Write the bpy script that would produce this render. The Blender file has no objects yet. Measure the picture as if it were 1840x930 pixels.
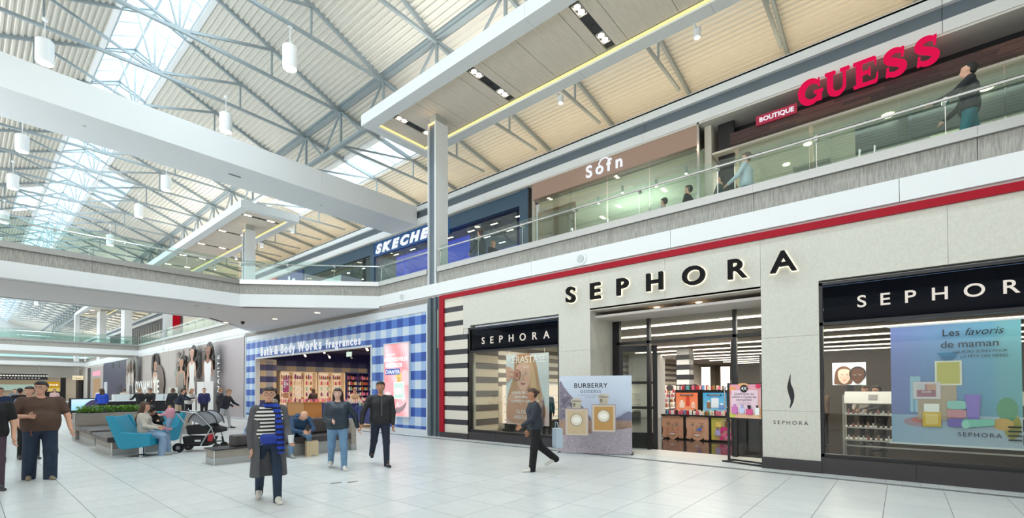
import bpy, math, random
import numpy as np
from mathutils import Vector, Matrix, Euler
R = math.radians
random.seed(7)
S = bpy.context.scene
COL = S.collection

# ---------------------------------------------------------------- camera
cd = bpy.data.cameras.new('camera')
cam = bpy.data.objects.new('camera', cd)
COL.objects.link(cam)
YAW, PITCH, ROLL, FPX, CYP = R(49.88), R(0.945), R(-0.172), 832.8, 684.4
_F = Vector((math.sin(YAW), math.cos(YAW), 0)); _R = Vector((math.cos(YAW), -math.sin(YAW), 0)); _U = Vector((0, 0, 1))
_F2 = _F * math.cos(PITCH) + _U * math.sin(PITCH); _U2 = _U * math.cos(PITCH) - _F * math.sin(PITCH)
_R3 = _R * math.cos(ROLL) + _U2 * math.sin(ROLL); _U3 = _U2 * math.cos(ROLL) - _R * math.sin(ROLL)
cam.matrix_world = Matrix(((_R3.x, _U3.x, -_F2.x, 0), (_R3.y, _U3.y, -_F2.y, 0), (_R3.z, _U3.z, -_F2.z, 1.6), (0, 0, 0, 1)))
cd.sensor_fit = 'HORIZONTAL'; cd.sensor_width = 36.0
cd.lens = FPX * 36.0 / 1840.0
cd.shift_x = 0.0
cd.shift_y = (CYP - 465.0) / 1840.0
cd.clip_start = 0.1; cd.clip_end = 400
S.camera = cam

# ---------------------------------------------------------------- sky and exposure
w = bpy.data.worlds.new('world'); S.world = w; w.use_nodes = True
bg = w.node_tree.nodes['Background']
bg.inputs[0].default_value = (0.80, 0.92, 1.0, 1); bg.inputs[1].default_value = 2.2
S.view_settings.view_transform = 'Standard'; S.view_settings.look = 'None'
S.view_settings.exposure = -0.45; S.view_settings.gamma = 1.0; S.view_settings.use_curve_mapping = False
S.cycles.max_bounces = 7; S.cycles.diffuse_bounces = 4; S.cycles.glossy_bounces = 3
S.cycles.transparent_max_bounces = 16; S.cycles.transmission_bounces = 4
S.cycles.sample_clamp_indirect = 6.0; S.cycles.caustics_reflective = False; S.cycles.caustics_refractive = False

def area(name, loc, rot, sx, sy, power, col=(1, 1, 1)):
    l = bpy.data.lights.new(name, 'AREA'); l.shape = 'RECTANGLE'; l.size = sx; l.size_y = sy
    l.energy = power; l.color = col
    o = bpy.data.objects.new(name, l); o.location = loc; o.rotation_euler = rot; COL.objects.link(o); return o
# daylight standing in the ridge skylight (lies just outside the glass) and in the cross skylights
for k in range(7):
    area('daylight_ridge', (4.7, 6 + 20 * k, 17.3), (0, 0, 0), 2.0, 20, 3100, (0.88, 0.95, 1.0))
area('daylight_cross', (13.65, 25, 14.3), (0, 0, 0), 1.6, 13, 900, (0.92, 0.97, 1.0))
area('daylight_cross', (1.2, 48.6, 16.6), (0, R(-21), 0), 3.5, 6, 1200, (0.92, 0.97, 1.0))
# right bulkhead cove uplights; left and canopy ones added to brighten the deck
for k in range(6):
    area('cove_or_fill_uplight', (16.2, 6 + 22 * k, 10.75), (R(180), 0, 0), 0.8, 21, 360, (1.0, 0.80, 0.54))
    area('cove_or_fill_uplight', (-3.6, 6 + 22 * k, 10.7), (R(180), 0, 0), 1.2, 21, 1450, (0.96, 0.98, 1.0))  # unseen fill added on the left to lift the roof deck
    # fill light added along the unseen left side of the hall, both floors
    area('left_side_fill', (-5.5, 6 + 22 * k, 2.0), (0, R(-90), 0), 3.2, 20, 330, (1.0, 0.97, 0.93))
    area('left_side_fill', (-4.3, 6 + 22 * k, 7.7), (0, R(-90), 0), 3.2, 20, 1250, (0.90, 0.96, 1.0))
for y0, y1 in ((-4, 14.4), (26.2, 44), (56, 78)):
    area('canopy_fill_uplight', (10.6, (y0 + y1) / 2, 11.5), (R(180), 0, 0), 0.8, y1 - y0, 700, (1.0, 0.97, 0.92))  # added fill above the canopies, lifts the deck brightness
# unseen broad cool area light behind the camera
area('rear_area_light', (3.5, -7.6, 5.0), (R(90), 0, R(180)), 11, 7.5, 240, (0.93, 0.97, 1.0))

# ---------------------------------------------------------------- materials
def lin(h):
    if isinstance(h, str):
        h = h.lstrip('#'); c = [int(h[i:i + 2], 16) / 255 for i in (0, 2, 4)]
    else: c = h
    return tuple(x / 12.92 if x <= .04045 else ((x + .055) / 1.055) ** 2.4 for x in c) + (1,)
MATS = {}
def mat(name, hexc, rough=.6, metal=0, noise=0, nscale=8, stretch=(1, 1, 1), bump=0, spec=.5, emit=0, dark=None):
    """plain procedural material; noise mixes towards a darker tone of the same colour."""
    if name in MATS: return MATS[name]
    m = bpy.data.materials.new(name); m.use_nodes = True; nt = m.node_tree; b = nt.nodes['Principled BSDF']
    c = lin(hexc); b.inputs['Base Color'].default_value = c
    b.inputs['Roughness'].default_value = rough; b.inputs['Metallic'].default_value = metal
    b.inputs['Specular IOR Level'].default_value = spec
    if emit:
        b.inputs['Emission Color'].default_value = c; b.inputs['Emission Strength'].default_value = emit
    if noise or bump:
        tc = nt.nodes.new('ShaderNodeNewGeometry'); mp = nt.nodes.new('ShaderNodeMapping'); n = nt.nodes.new('ShaderNodeTexNoise')
        mp.inputs['Scale'].default_value = stretch; n.inputs['Scale'].default_value = nscale; n.inputs['Detail'].default_value = 4
        nt.links.new(tc.outputs['Position'], mp.inputs[0]); nt.links.new(mp.outputs[0], n.inputs['Vector'])
        if noise:
            mx = nt.nodes.new('ShaderNodeMix'); mx.data_type = 'RGBA'
            d = lin(dark) if dark else tuple(x * (1 - noise) for x in c[:3]) + (1,)
            mx.inputs[6].default_value = d; mx.inputs[7].default_value = c
            cr = nt.nodes.new('ShaderNodeMapRange'); cr.inputs[1].default_value = .3; cr.inputs[2].default_value = .7
            nt.links.new(n.outputs[0], cr.inputs[0]); nt.links.new(cr.outputs[0], mx.inputs[0])
            nt.links.new(mx.outputs[2], b.inputs['Base Color'])
        if bump:
            bp = nt.nodes.new('ShaderNodeBump'); bp.inputs['Strength'].default_value = bump; bp.inputs['Distance'].default_value = .02
            nt.links.new(n.outputs[0], bp.inputs['Height']); nt.links.new(bp.outputs[0], b.inputs['Normal'])
    MATS[name] = m; return m
def glow(name, hexc, strength):
    if name in MATS: return MATS[name]
    m = bpy.data.materials.new(name); m.use_nodes = True; nt = m.node_tree; nt.nodes.clear()
    e = nt.nodes.new('ShaderNodeEmission'); o = nt.nodes.new('ShaderNodeOutputMaterial')
    e.inputs[0].default_value = lin(hexc); e.inputs[1].default_value = strength
    nt.links.new(e.outputs[0], o.inputs[0]); MATS[name] = m; return m
def glass(name, tint, refl=.08, k=1.0):
    if name in MATS: return MATS[name]
    m = bpy.data.materials.new(name); m.use_nodes = True; nt = m.node_tree; nt.nodes.clear()
    t = nt.nodes.new('ShaderNodeBsdfTransparent'); g = nt.nodes.new('ShaderNodeBsdfGlossy'); mx = nt.nodes.new('ShaderNodeMixShader')
    fr = nt.nodes.new('ShaderNodeFresnel'); ge = nt.nodes.new('ShaderNodeNewGeometry'); io = nt.nodes.new('ShaderNodeMapRange')   # same reflection from both faces of a thin pane
    io.inputs[3].default_value = 1.45; io.inputs[4].default_value = 1 / 1.45; nt.links.new(ge.outputs['Backfacing'], io.inputs[0]); nt.links.new(io.outputs[0], fr.inputs[0])
    ad = nt.nodes.new('ShaderNodeMath'); ad.operation = 'MULTIPLY_ADD'; ad.inputs[1].default_value = k; ad.inputs[2].default_value = refl
    o = nt.nodes.new('ShaderNodeOutputMaterial')
    t.inputs[0].default_value = lin(tint); g.inputs[0].default_value = (1, 1, 1, 1); g.inputs['Roughness'].default_value = .02
    nt.links.new(fr.outputs[0], ad.inputs[0]); nt.links.new(ad.outputs[0], mx.inputs[0])
    nt.links.new(t.outputs[0], mx.inputs[1]); nt.links.new(g.outputs[0], mx.inputs[2]); nt.links.new(mx.outputs[0], o.inputs[0])
    MATS[name] = m; return m
def ink(name='print_ink', emit=0, rough=.45):
    """flat print: colours come from the mesh's own colour attribute."""
    if name in MATS: return MATS[name]
    m = bpy.data.materials.new(name); m.use_nodes = True; nt = m.node_tree; b = nt.nodes['Principled BSDF']
    a = nt.nodes.new('ShaderNodeAttribute'); a.attribute_name = 'ink'
    nt.links.new(a.outputs['Color'], b.inputs['Base Color']); b.inputs['Roughness'].default_value = rough
    if emit:
        nt.links.new(a.outputs['Color'], b.inputs['Emission Color']); b.inputs['Emission Strength'].default_value = emit
    MATS[name] = m; return m
INK = ink(); LIT = ink('backlit_print', 0.75); SCR = ink('screen_picture', 1.0)
WHITE = mat('white_paint', '#e4e7e8', .55); OFFW = mat('warm_white_paint', '#dcd9d2', .6)
STEEL = mat('painted_steel', '#8d999d', .5); DECK = mat('deck_paint', '#cdcac0', .6)
CAP = mat('brushed_steel', '#b9b9b8', .32, .85, .12, 3, (6, 6, 60))
CHROME = mat('chrome', '#d8d8d8', .15, 1)
BLACK = mat('black_metal', '#1c1b1e', .4); CHAR = mat('charcoal', '#35353a', .5)
STONE = mat('cream_stone', '#d5d3c9', .75, 0, .10, 26, (1, 1, 1), .08)
REED = mat('ribbed_grey_panel', '#b4b2ab', .75, 0, .42, 9, (6, 6, .55), .5)
GREYB = mat('slate_grey_panel', '#66727b', .5, 0, .08, 2)
WOODC = mat('pale_wood_panel', '#e8dccd', .6, 0, .14, 5, (.6, 7, 7), .05)
CARD = mat('kraft_card', '#cbb795', .8)
GRAN = mat('dark_granite', '#3c383b', .35, 0, .2, 30)
GLS = glass('balustrade_glass', '#edf7f4', .0, .7); GLC = glass('shop_glass', '#f4f7f5', .0, .55); GLD = glass('upper_shop_glass', '#e6efec', .06, .8)
SKYG = glass('skylight_glass', '#f2fbff', .03)
SKIN = mat('skin_light', '#d9a68c', .55); SKIN2 = mat('skin_tan', '#b98567', .55); SKIN3 = mat('skin_dark', '#6b4633', .55)

# ---------------------------------------------------------------- mesh builder
class MB:
    def __init__(s): s.v = []; s.f = []; s.c = []
    def quad(s, a, b, c, d, col=None):
        n = len(s.v); s.v += [tuple(a), tuple(b), tuple(c), tuple(d)]; s.f.append((n, n + 1, n + 2, n + 3)); s.c.append(col); return s
    def box(s, x0, x1, y0, y1, z0, z1, col=None):
        if x0 > x1: x0, x1 = x1, x0
        if y0 > y1: y0, y1 = y1, y0
        if z0 > z1: z0, z1 = z1, z0
        n = len(s.v)
        s.v += [(x0, y0, z0), (x1, y0, z0), (x1, y1, z0), (x0, y1, z0), (x0, y0, z1), (x1, y0, z1), (x1, y1, z1), (x0, y1, z1)]
        s.f += [(n, n + 3, n + 2, n + 1), (n + 4, n + 5, n + 6, n + 7), (n, n + 1, n + 5, n + 4), (n + 1, n + 2, n + 6, n + 5), (n + 2, n + 3, n + 7, n + 6), (n + 3, n, n + 4, n + 7)]
        s.c += [col] * 6; return s
    def prism(s, pts, h0, h1, axis='z', col=None):
        """pts: 2D polygon; extruded along axis between h0 and h1. axis z: (x,y); y: (x,z); x: (y,z)"""
        def P(p, h): return {'z': (p[0], p[1], h), 'y': (p[0], h, p[1]), 'x': (h, p[0], p[1])}[axis]
        n = len(s.v); k = len(pts)
        s.v += [P(p, h0) for p in pts] + [P(p, h1) for p in pts]
        s.f += [tuple(range(n + k - 1, n - 1, -1)), tuple(range(n + k, n + 2 * k))]
        s.f += [(n + i, n + (i + 1) % k, n + k + (i + 1) % k, n + k + i) for i in range(k)]
        s.c += [col] * (k + 2); return s
    def tube(s, pts, r, seg=8, col=None, closed=False):
        pts = [Vector(p) for p in pts]; rs = r if isinstance(r, (list, tuple)) else [r] * len(pts)
        base = len(s.v); up = None
        for i, p in enumerate(pts):
            a = pts[i - 1] if i > 0 else (pts[-1] if closed else p); b = pts[i + 1] if i < len(pts) - 1 else (pts[0] if closed else p)
            d = (b - a); d = d.normalized() if d.length > 1e-9 else Vector((0, 0, 1))
            if up is None: up = Vector((0, 0, 1)) if abs(d.z) < .9 else Vector((1, 0, 0))
            x = d.cross(up); x = x.normalized() if x.length > 1e-6 else Vector((1, 0, 0)); up = x.cross(d).normalized()
            for j in range(seg):
                t = 2 * math.pi * j / seg
                s.v.append(tuple(p + x * math.cos(t) * rs[i] + up * math.sin(t) * rs[i]))
        m = len(pts)
        for i in range(m if closed else m - 1):
            i2 = (i + 1) % m
            for j in range(seg):
                j2 = (j + 1) % seg
                s.f.append((base + i * seg + j, base + i * seg + j2, base + i2 * seg + j2, base + i2 * seg + j)); s.c.append(col)
        if not closed:
            s.f.append(tuple(base + j for j in range(seg - 1, -1, -1))); s.f.append(tuple(base + (m - 1) * seg + j for j in range(seg))); s.c += [col, col]
        return s
    def bar(s, a, b, w, h=None, col=None):
        """rectangular bar between two points"""
        a = Vector(a); b = Vector(b); h = h or w; d = (b - a).normalized()
        up = Vector((0, 0, 1)) if abs(d.z) < .95 else Vector((0, 1, 0))
        x = d.cross(up).normalized(); u = x.cross(d); n = len(s.v)
        for p in (a, b):
            for sx, su in ((-1, -1), (1, -1), (1, 1), (-1, 1)): s.v.append(tuple(p + x * sx * w / 2 + u * su * h / 2))
        s.f += [(n, n + 3, n + 2, n + 1), (n + 4, n + 5, n + 6, n + 7)] + [(n + i, n + (i + 1) % 4, n + 4 + (i + 1) % 4, n + 4 + i) for i in range(4)]
        s.c += [col] * 6; return s
    def lathe(s, cx, cy, prof, seg=20, col=None):
        n = len(s.v)
        for r, z in prof:
            for j in range(seg):
                t = 2 * math.pi * j / seg; s.v.append((cx + r * math.cos(t), cy + r * math.sin(t), z))
        for i in range(len(prof) - 1):
            for j in range(seg):
                j2 = (j + 1) % seg; s.f.append((n + i * seg + j, n + i * seg + j2, n + (i + 1) * seg + j2, n + (i + 1) * seg + j)); s.c.append(col)
        s.f.append(tuple(n + j for j in range(seg - 1, -1, -1))); s.f.append(tuple(n + (len(prof) - 1) * seg + j for j in range(seg))); s.c += [col, col]
        return s
    def add(s, v, f, col=None):
        n = len(s.v); s.v += [tuple(p) for p in v]; s.f += [tuple(i + n for i in q) for q in f]; s.c += [col] * len(f); return s
    def xf(s, M):
        s.v = [tuple(M @ Vector(p)) for p in s.v]; return s

def base_of(p):
    """world matrix of a parent chain (all unscaled)"""
    M = Matrix.Identity(4)
    while p is not None:
        M = Matrix.Translation(p.location) @ p.rotation_euler.to_matrix().to_4x4() @ M; p = p.parent
    return M
def setp(o, label=None, cat=None, group=None, kind=None):
    if label: o['label'] = label
    if cat: o['category'] = cat
    if group: o['group'] = group
    if kind: o['kind'] = kind
    return o
def obj(name, mb, m, parent=None, smooth=False, world=True, loc=None, bevel=0, **kw):
    """link a builder as ONE mesh object. world=True: builder coordinates are world coordinates."""
    v, f = mb.v, mb.f
    if parent is not None and world:
        Mi = base_of(parent).inverted(); v = [tuple(Mi @ Vector(p)) for p in v]
    elif loc is not None and world:
        v = [(p[0] - loc[0], p[1] - loc[1], p[2] - loc[2]) for p in v]
    me = bpy.data.meshes.new(name); me.from_pydata(v, [], f)
    if any(c is not None for c in mb.c):
        at = me.color_attributes.new('ink', 'FLOAT_COLOR', 'CORNER'); buf = []
        for q, c in zip(mb.f, mb.c):
            if c is not None and isinstance(c, list):      # one colour per corner
                for cc in c: buf += list(cc)
            else: buf += list(c or (1, 1, 1, 1)) * len(q)
        at.data.foreach_set('color', buf)
    me.materials.append(m)
    if smooth: me.polygons.foreach_set('use_smooth', [True] * len(me.polygons))
    me.update()
    o = bpy.data.objects.new(name, me); COL.objects.link(o)
    if parent is not None: o.parent = parent
    if loc is not None: o.location = loc
    if bevel:
        b = o.modifiers.new('bevel', 'BEVEL'); b.width = bevel; b.segments = 2; b.limit_method = 'ANGLE'
    return setp(o, **kw)
def thing(name, label, cat, loc=(0, 0, 0), rotz=0, group=None, kind=None):
    o = bpy.data.objects.new(name, None); COL.objects.link(o); o.location = loc; o.rotation_euler = (0, 0, rotz)
    return setp(o, label, cat, group, kind)
def struct(name, loc=(0, 0, 0), label=None):
    o = bpy.data.objects.new(name, None); COL.objects.link(o); o.location = loc
    return setp(o, label, None, None, 'structure')
def copy_of(src, loc, parent=None, label=None, rotz=None, scale=None):
    c = src.copy(); COL.objects.link(c); c.location = loc; c.parent = parent
    if rotz is not None: c.rotation_euler = (0, 0, rotz)
    if scale: c.scale = scale
    if label: c['label'] = label
    for ch in src.children:
        k = ch.copy(); COL.objects.link(k); k.parent = c
        for g in ch.children:
            q = g.copy(); COL.objects.link(q); q.parent = k
    return c
def share(name, mesh, loc, parent, rot=None, m=None, **kw):
    """another object on an existing mesh (alike pieces)"""
    o = bpy.data.objects.new(name, mesh); COL.objects.link(o); o.parent = parent
    o.location = (base_of(parent).inverted() @ Vector(loc)) if parent is not None else loc
    if rot: o.rotation_euler = rot
    if m is not None:
        o.material_slots[0].link = 'OBJECT'; o.material_slots[0].material = m
    return setp(o, **kw)

# ---------------------------------------------------------------- lettering and flat print
_tc = {}
def text_geo(txt, size=1, extrude=0, bold=0, shear=0, space=1, align='CENTER'):
    key = (txt, size, extrude, bold, shear, space, align)
    if key in _tc: return _tc[key]
    cu = bpy.data.curves.new('lettering', 'FONT'); cu.body = txt; cu.size = size; cu.extrude = extrude; cu.offset = bold
    cu.shear = shear; cu.space_character = space; cu.align_x = align; cu.resolution_u = 5
    o = bpy.data.objects.new('lettering', cu); COL.objects.link(o)
    dg = bpy.context.evaluated_depsgraph_get(); me = bpy.data.meshes.new_from_object(o.evaluated_get(dg), depsgraph=dg)
    v = [tuple(p.co) for p in me.vertices]; f = [tuple(p.vertices) for p in me.polygons]
    bpy.data.objects.remove(o); bpy.data.curves.remove(cu); bpy.data.meshes.remove(me)
    _tc[key] = (v, f); return v, f
def smooth_poly(pts, n=5):
    """closed Catmull-Rom through pts"""
    out = []; k = len(pts)
    for i in range(k):
        p0, p1, p2, p3 = (pts[(i + d) % k] for d in (-1, 0, 1, 2))
        for j in range(n):
            t = j / n; t2 = t * t; t3 = t2 * t
            out.append(tuple(.5 * (2 * p1[a] + (p2[a] - p0[a]) * t + (2 * p0[a] - 5 * p1[a] + 4 * p2[a] - p3[a]) * t2 + (3 * p1[a] - p0[a] - 3 * p2[a] + p3[a]) * t3) for a in (0, 1)))
    return out
class Print(MB):
    lim = None
    """flat picture: origin O = lower left corner, U to the viewer's right, V up, N towards the viewer; unit = metre * scale"""
    def __init__(s, O, U, V=(0, 0, 1), su=1, sv=1, step=.0012):
        super().__init__(); s.O = Vector(O); s.U = Vector(U).normalized(); s.V = Vector(V).normalized(); s.N = s.U.cross(s.V)
        s.su = su; s.sv = sv; s.d = 0.0; s.step = step
    def P(s, u, v, d=None):
        if s.lim: u = min(max(u, 0), s.lim[0]); v = min(max(v, 0), s.lim[1])
        return tuple(s.O + s.U * u * s.su + s.V * v * s.sv + s.N * (s.d if d is None else d))
    def poly(s, pts, col):
        s.d += s.step; n = len(s.v); s.v += [s.P(*p) for p in pts]; s.f.append(tuple(range(n, n + len(pts)))); s.c.append(lin(col)); return s
    def rect(s, u0, v0, u1, v1, col): return s.poly([(u0, v0), (u1, v0), (u1, v1), (u0, v1)], col)
    def blob(s, pts, col, n=5): return s.poly(smooth_poly(pts, n), col)
    def ell(s, cu, cv, ru, rv, col, n=20, rot=0):
        c, q = math.cos(rot), math.sin(rot)
        return s.poly([(cu + ru * math.cos(t) * c - rv * math.sin(t) * q, cv + ru * math.cos(t) * q + rv * math.sin(t) * c) for t in [2 * math.pi * i / n for i in range(n)]], col)
    def grad(s, u0, v0, u1, v1, fn, nu=10, nv=10):
        s.d += s.step
        for i in range(nu):
            for j in range(nv):
                cs = [(u0 + (u1 - u0) * (i + a) / nu, v0 + (v1 - v0) * (j + b) / nv) for a, b in ((0, 0), (1, 0), (1, 1), (0, 1))]
                n = len(s.v); s.v += [s.P(*p) for p in cs]; s.f.append((n, n + 1, n + 2, n + 3)); s.c.append([lin(fn(*p)) for p in cs])
        return s
    def text(s, txt, cu, cv, size, col, bold=0, shear=0, space=1, align='CENTER', wid=None, rot=0):
        s.d += s.step; v, f = text_geo(txt, 1, 0, bold, shear, space, align)
        if wid:
            xs = [p[0] for p in v]; k = wid / (max(xs) - min(xs)) * s.su / s.su
        else: k = size
        c, q = math.cos(rot), math.sin(rot); n = len(s.v)
        for p in v:
            a, b = p[0] * k * (1 if wid is None else 1), p[1] * size
            s.v.append(s.P(cu + (a * c - b * q), cv + (a * q + b * c)))
        s.f += [tuple(i + n for i in r) for r in f]; s.c += [lin(col)] * len(f); return s
    def face(s, cu, cv, h, skin='#d9a98f', hair='#6b4a35', turn=0, lips='#b35a55', hairshape=None, asp=1):
        """simple printed portrait head of height h"""
        w_ = h * .36 * asp
        if hairshape: s.blob([(cu + a * w_, cv + b * h) for a, b in hairshape], hair)
        s.blob([(cu - w_, cv + .1 * h), (cu - w_ * .85, cv + .42 * h), (cu, cv + .52 * h), (cu + w_ * .85, cv + .42 * h), (cu + w_, cv + .1 * h), (cu + w_ * .8, cv - .25 * h), (cu + w_ * .25, cv - .5 * h), (cu - w_ * .25, cv - .5 * h), (cu - w_ * .8, cv - .25 * h)], skin)
        rgb = [int(skin[i:i + 2], 16) / 255 for i in (1, 3, 5)]
        dk = tuple(x * .86 for x in rgb); dk2 = tuple(x * .93 for x in rgb)
        for e in (-1, 1):
            x = cu + (e * .40 + turn * .25) * w_
            s.ell(x - e * .02 * w_, cv + .10 * h, .27 * w_, .055 * h, dk2, 14)
            s.blob([(x - .2 * w_, cv + .095 * h), (x, cv + .125 * h), (x + .2 * w_, cv + .095 * h), (x, cv + .075 * h)], '#e9e2dc', 4); s.ell(x, cv + .10 * h, .075 * w_, .024 * h, '#4a362c', 10)
            s.blob([(x - .21 * w_, cv + .10 * h), (x, cv + .132 * h), (x + .21 * w_, cv + .10 * h), (x, cv + .120 * h)], '#3a2a24', 4)
            s.blob([(x - .25 * w_, cv + .175 * h), (x, cv + .205 * h), (x + .25 * w_, cv + .178 * h), (x, cv + .190 * h)], hair, 4)
            s.ell(cu + e * .55 * w_, cv - .08 * h, .2 * w_, .06 * h, (min(1, rgb[0] * 1.02), rgb[1] * .9, rgb[2] * .9), 12)
        nx = cu + turn * .3 * w_
        s.blob([(nx - .15 * w_, cv - .11 * h), (nx, cv - .13 * h), (nx + .15 * w_, cv - .11 * h), (nx + .05 * w_, cv - .05 * h), (nx + .03 * w_, cv + .1 * h), (nx - .03 * w_, cv + .1 * h), (nx - .05 * w_, cv - .05 * h)], dk, 4)
        mx_ = cu + turn * .25 * w_
        s.blob([(mx_ - .33 * w_, cv - .235 * h), (mx_ - .1 * w_, cv - .225 * h), (mx_, cv - .235 * h), (mx_ + .1 * w_, cv - .225 * h), (mx_ + .33 * w_, cv - .235 * h), (mx_, cv - .31 * h)], lips, 4)
        return s
def printed(name, p, parent, m=None, **kw):
    o = obj(name, p, m or INK, parent, **kw); return o
def letters(txt, root, O, U, size, depth, m, wid=None, bold=0, shear=0, space=1, glowm=None, gap=.03, name='letter', xs=1, rise=None):
    """raised letters, each one a part. O: start of base line (viewer's left), U: reading direction"""
    U = Vector(U).normalized(); V = Vector((0, 0, 1)); N = U.cross(V); x = 0
    adv = []
    for ch in txt:
        v, f = text_geo(ch, size, 0, bold, shear, 1, 'LEFT') if ch != ' ' else ([], [])
        wch = (max(p[0] for p in v) if v else size * .12); adv.append(wch)
    total = sum(adv) * xs; g = ((wid - total) / max(1, len(txt) - 1)) if wid else size * .12 * space
    for ch, wch in zip(txt, adv):
        if ch != ' ':
            v, f = text_geo(ch, size, depth / 2, bold, shear, 1, 'LEFT')
            up = rise(x) if rise else 0
            mb = MB().add([tuple(Vector(O) + U * (x + p[0] * xs) + V * (p[1] + up) + N * (p[2] + depth / 2 + gap)) for p in v], f)
            o = obj(name, mb, m, root)
            if glowm:
                v2, f2 = text_geo(ch, size, .004, bold + .012, shear, 1, 'LEFT')
                obj('halo_light', MB().add([tuple(Vector(O) + U * (x + p[0] * xs) + V * (p[1] + up) + N * (p[2] + gap * .6)) for p in v2], f2), glowm, o)
        x += wch * xs + g
# ================================================================ FLOOR
TX, TY = .73, .675
def tile_mat():
    m = bpy.data.materials.new('porcelain_tile'); m.use_nodes = True; nt = m.node_tree; b = nt.nodes['Principled BSDF']
    g = nt.nodes.new('ShaderNodeNewGeometry'); sub = nt.nodes.new('ShaderNodeVectorMath'); sub.operation = 'SUBTRACT'; sub.inputs[1].default_value = (.37, .21, 0)
    sn = nt.nodes.new('ShaderNodeVectorMath'); sn.operation = 'DIVIDE'; sn.inputs[1].default_value = (TX, TY, 1)
    fl = nt.nodes.new('ShaderNodeVectorMath'); fl.operation = 'FLOOR'; wn = nt.nodes.new('ShaderNodeTexWhiteNoise'); wn.noise_dimensions = '3D'
    L = nt.links.new
    L(g.outputs['Position'], sub.inputs[0]); L(sub.outputs[0], sn.inputs[0]); L(sn.outputs[0], fl.inputs[0]); L(fl.outputs[0], wn.inputs['Vector'])
    mp = nt.nodes.new('ShaderNodeMapping'); mp.inputs['Scale'].default_value = (5, 1.2, 1); n = nt.nodes.new('ShaderNodeTexNoise'); n.inputs['Scale'].default_value = 2.2; n.inputs['Detail'].default_value = 5
    ad = nt.nodes.new('ShaderNodeVectorMath'); L(g.outputs['Position'], mp.inputs[0]); L(mp.outputs[0], ad.inputs[0]); sc = nt.nodes.new('ShaderNodeVectorMath'); sc.operation = 'SCALE'; sc.inputs['Scale'].default_value = 9
    L(wn.outputs['Color'], sc.inputs[0]); L(sc.outputs[0], ad.inputs[1]); L(ad.outputs[0], n.inputs['Vector'])
    mx = nt.nodes.new('ShaderNodeMix'); mx.data_type = 'RGBA'; mx.inputs[6].default_value = lin('#c3c8c9'); mx.inputs[7].default_value = lin('#dcdedc')
    ma = nt.nodes.new('ShaderNodeMath'); ma.operation = 'MULTIPLY_ADD'; ma.inputs[1].default_value = .35; L(wn.outputs['Value'], ma.inputs[0]); L(n.outputs[0], ma.inputs[2])
    L(ma.outputs[0], mx.inputs[0]); L(mx.outputs[2], b.inputs['Base Color']); b.inputs['Roughness'].default_value = .3; b.inputs['Specular IOR Level'].default_value = .35
    return m
TILE = tile_mat()
fl = struct('floor')
obj('screed', MB().box(-6, 10.6, -8, 92, -.3, -.006), mat('grout', '#6d7173', .9), fl)
gx = [.37 + TX * i for i in range(-8, 14)]; gy = [.21 + TY * j for j in range(-12, 136)]
tm = None; cells = []
for x in gx:
    for y in gy:
        if x + TX > 10.1 or x < -5.6: continue
        cx, cy = x + TX / 2, y + TY / 2
        dep = cx * math.sin(YAW) + cy * math.cos(YAW); lat = cx * math.cos(YAW) - cy * math.sin(YAW)
        vis = dep > 2.6 and abs(lat / dep) < 1.18 and 1.6 / dep * FPX < 300
        cells.append((not vis, dep, cx, cy))
cells.sort(); near = cells[:290]; rest = cells[290:]
g_ = .0032
for i, (_, _, cx, cy) in enumerate(near):
    if tm is None:
        t0 = obj('tile', MB().box(-TX / 2 + g_, TX / 2 - g_, -TY / 2 + g_, TY / 2 - g_, -.012, 0), TILE, fl, world=False); t0.location = (cx, cy, 0); tm = t0.data
    else: share('tile', tm, (cx, cy, 0), fl)
mb = MB()
for _, _, cx, cy in rest: mb.box(cx - TX / 2 + g_, cx + TX / 2 - g_, cy - TY / 2 + g_, cy + TY / 2 - g_, -.012, 0)
for j in range(400):                                     # narrow border tiles along the shopfronts
    y = -2 + j * TY / 3
    mb.box(10.04, 10.27, y + .002, y + TY / 3 - .002, -.012, 0); mb.box(10.274, 10.6, y + .002, y + TY / 3 - .002, -.012, 0)
obj('tile', mb, TILE, fl, kind='stuff')
obj('floor_box_lid', MB().prism(smooth_poly([(4.07, 7.46), (4.22, 7.43), (4.22, 7.40), (4.07, 7.42)]), .0, .004), BLACK, fl)
obj('floor_box_lid', MB().prism(smooth_poly([(4.30, 7.33), (4.45, 7.30), (4.45, 7.27), (4.30, 7.29)]), .0, .004), BLACK, fl)

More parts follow.
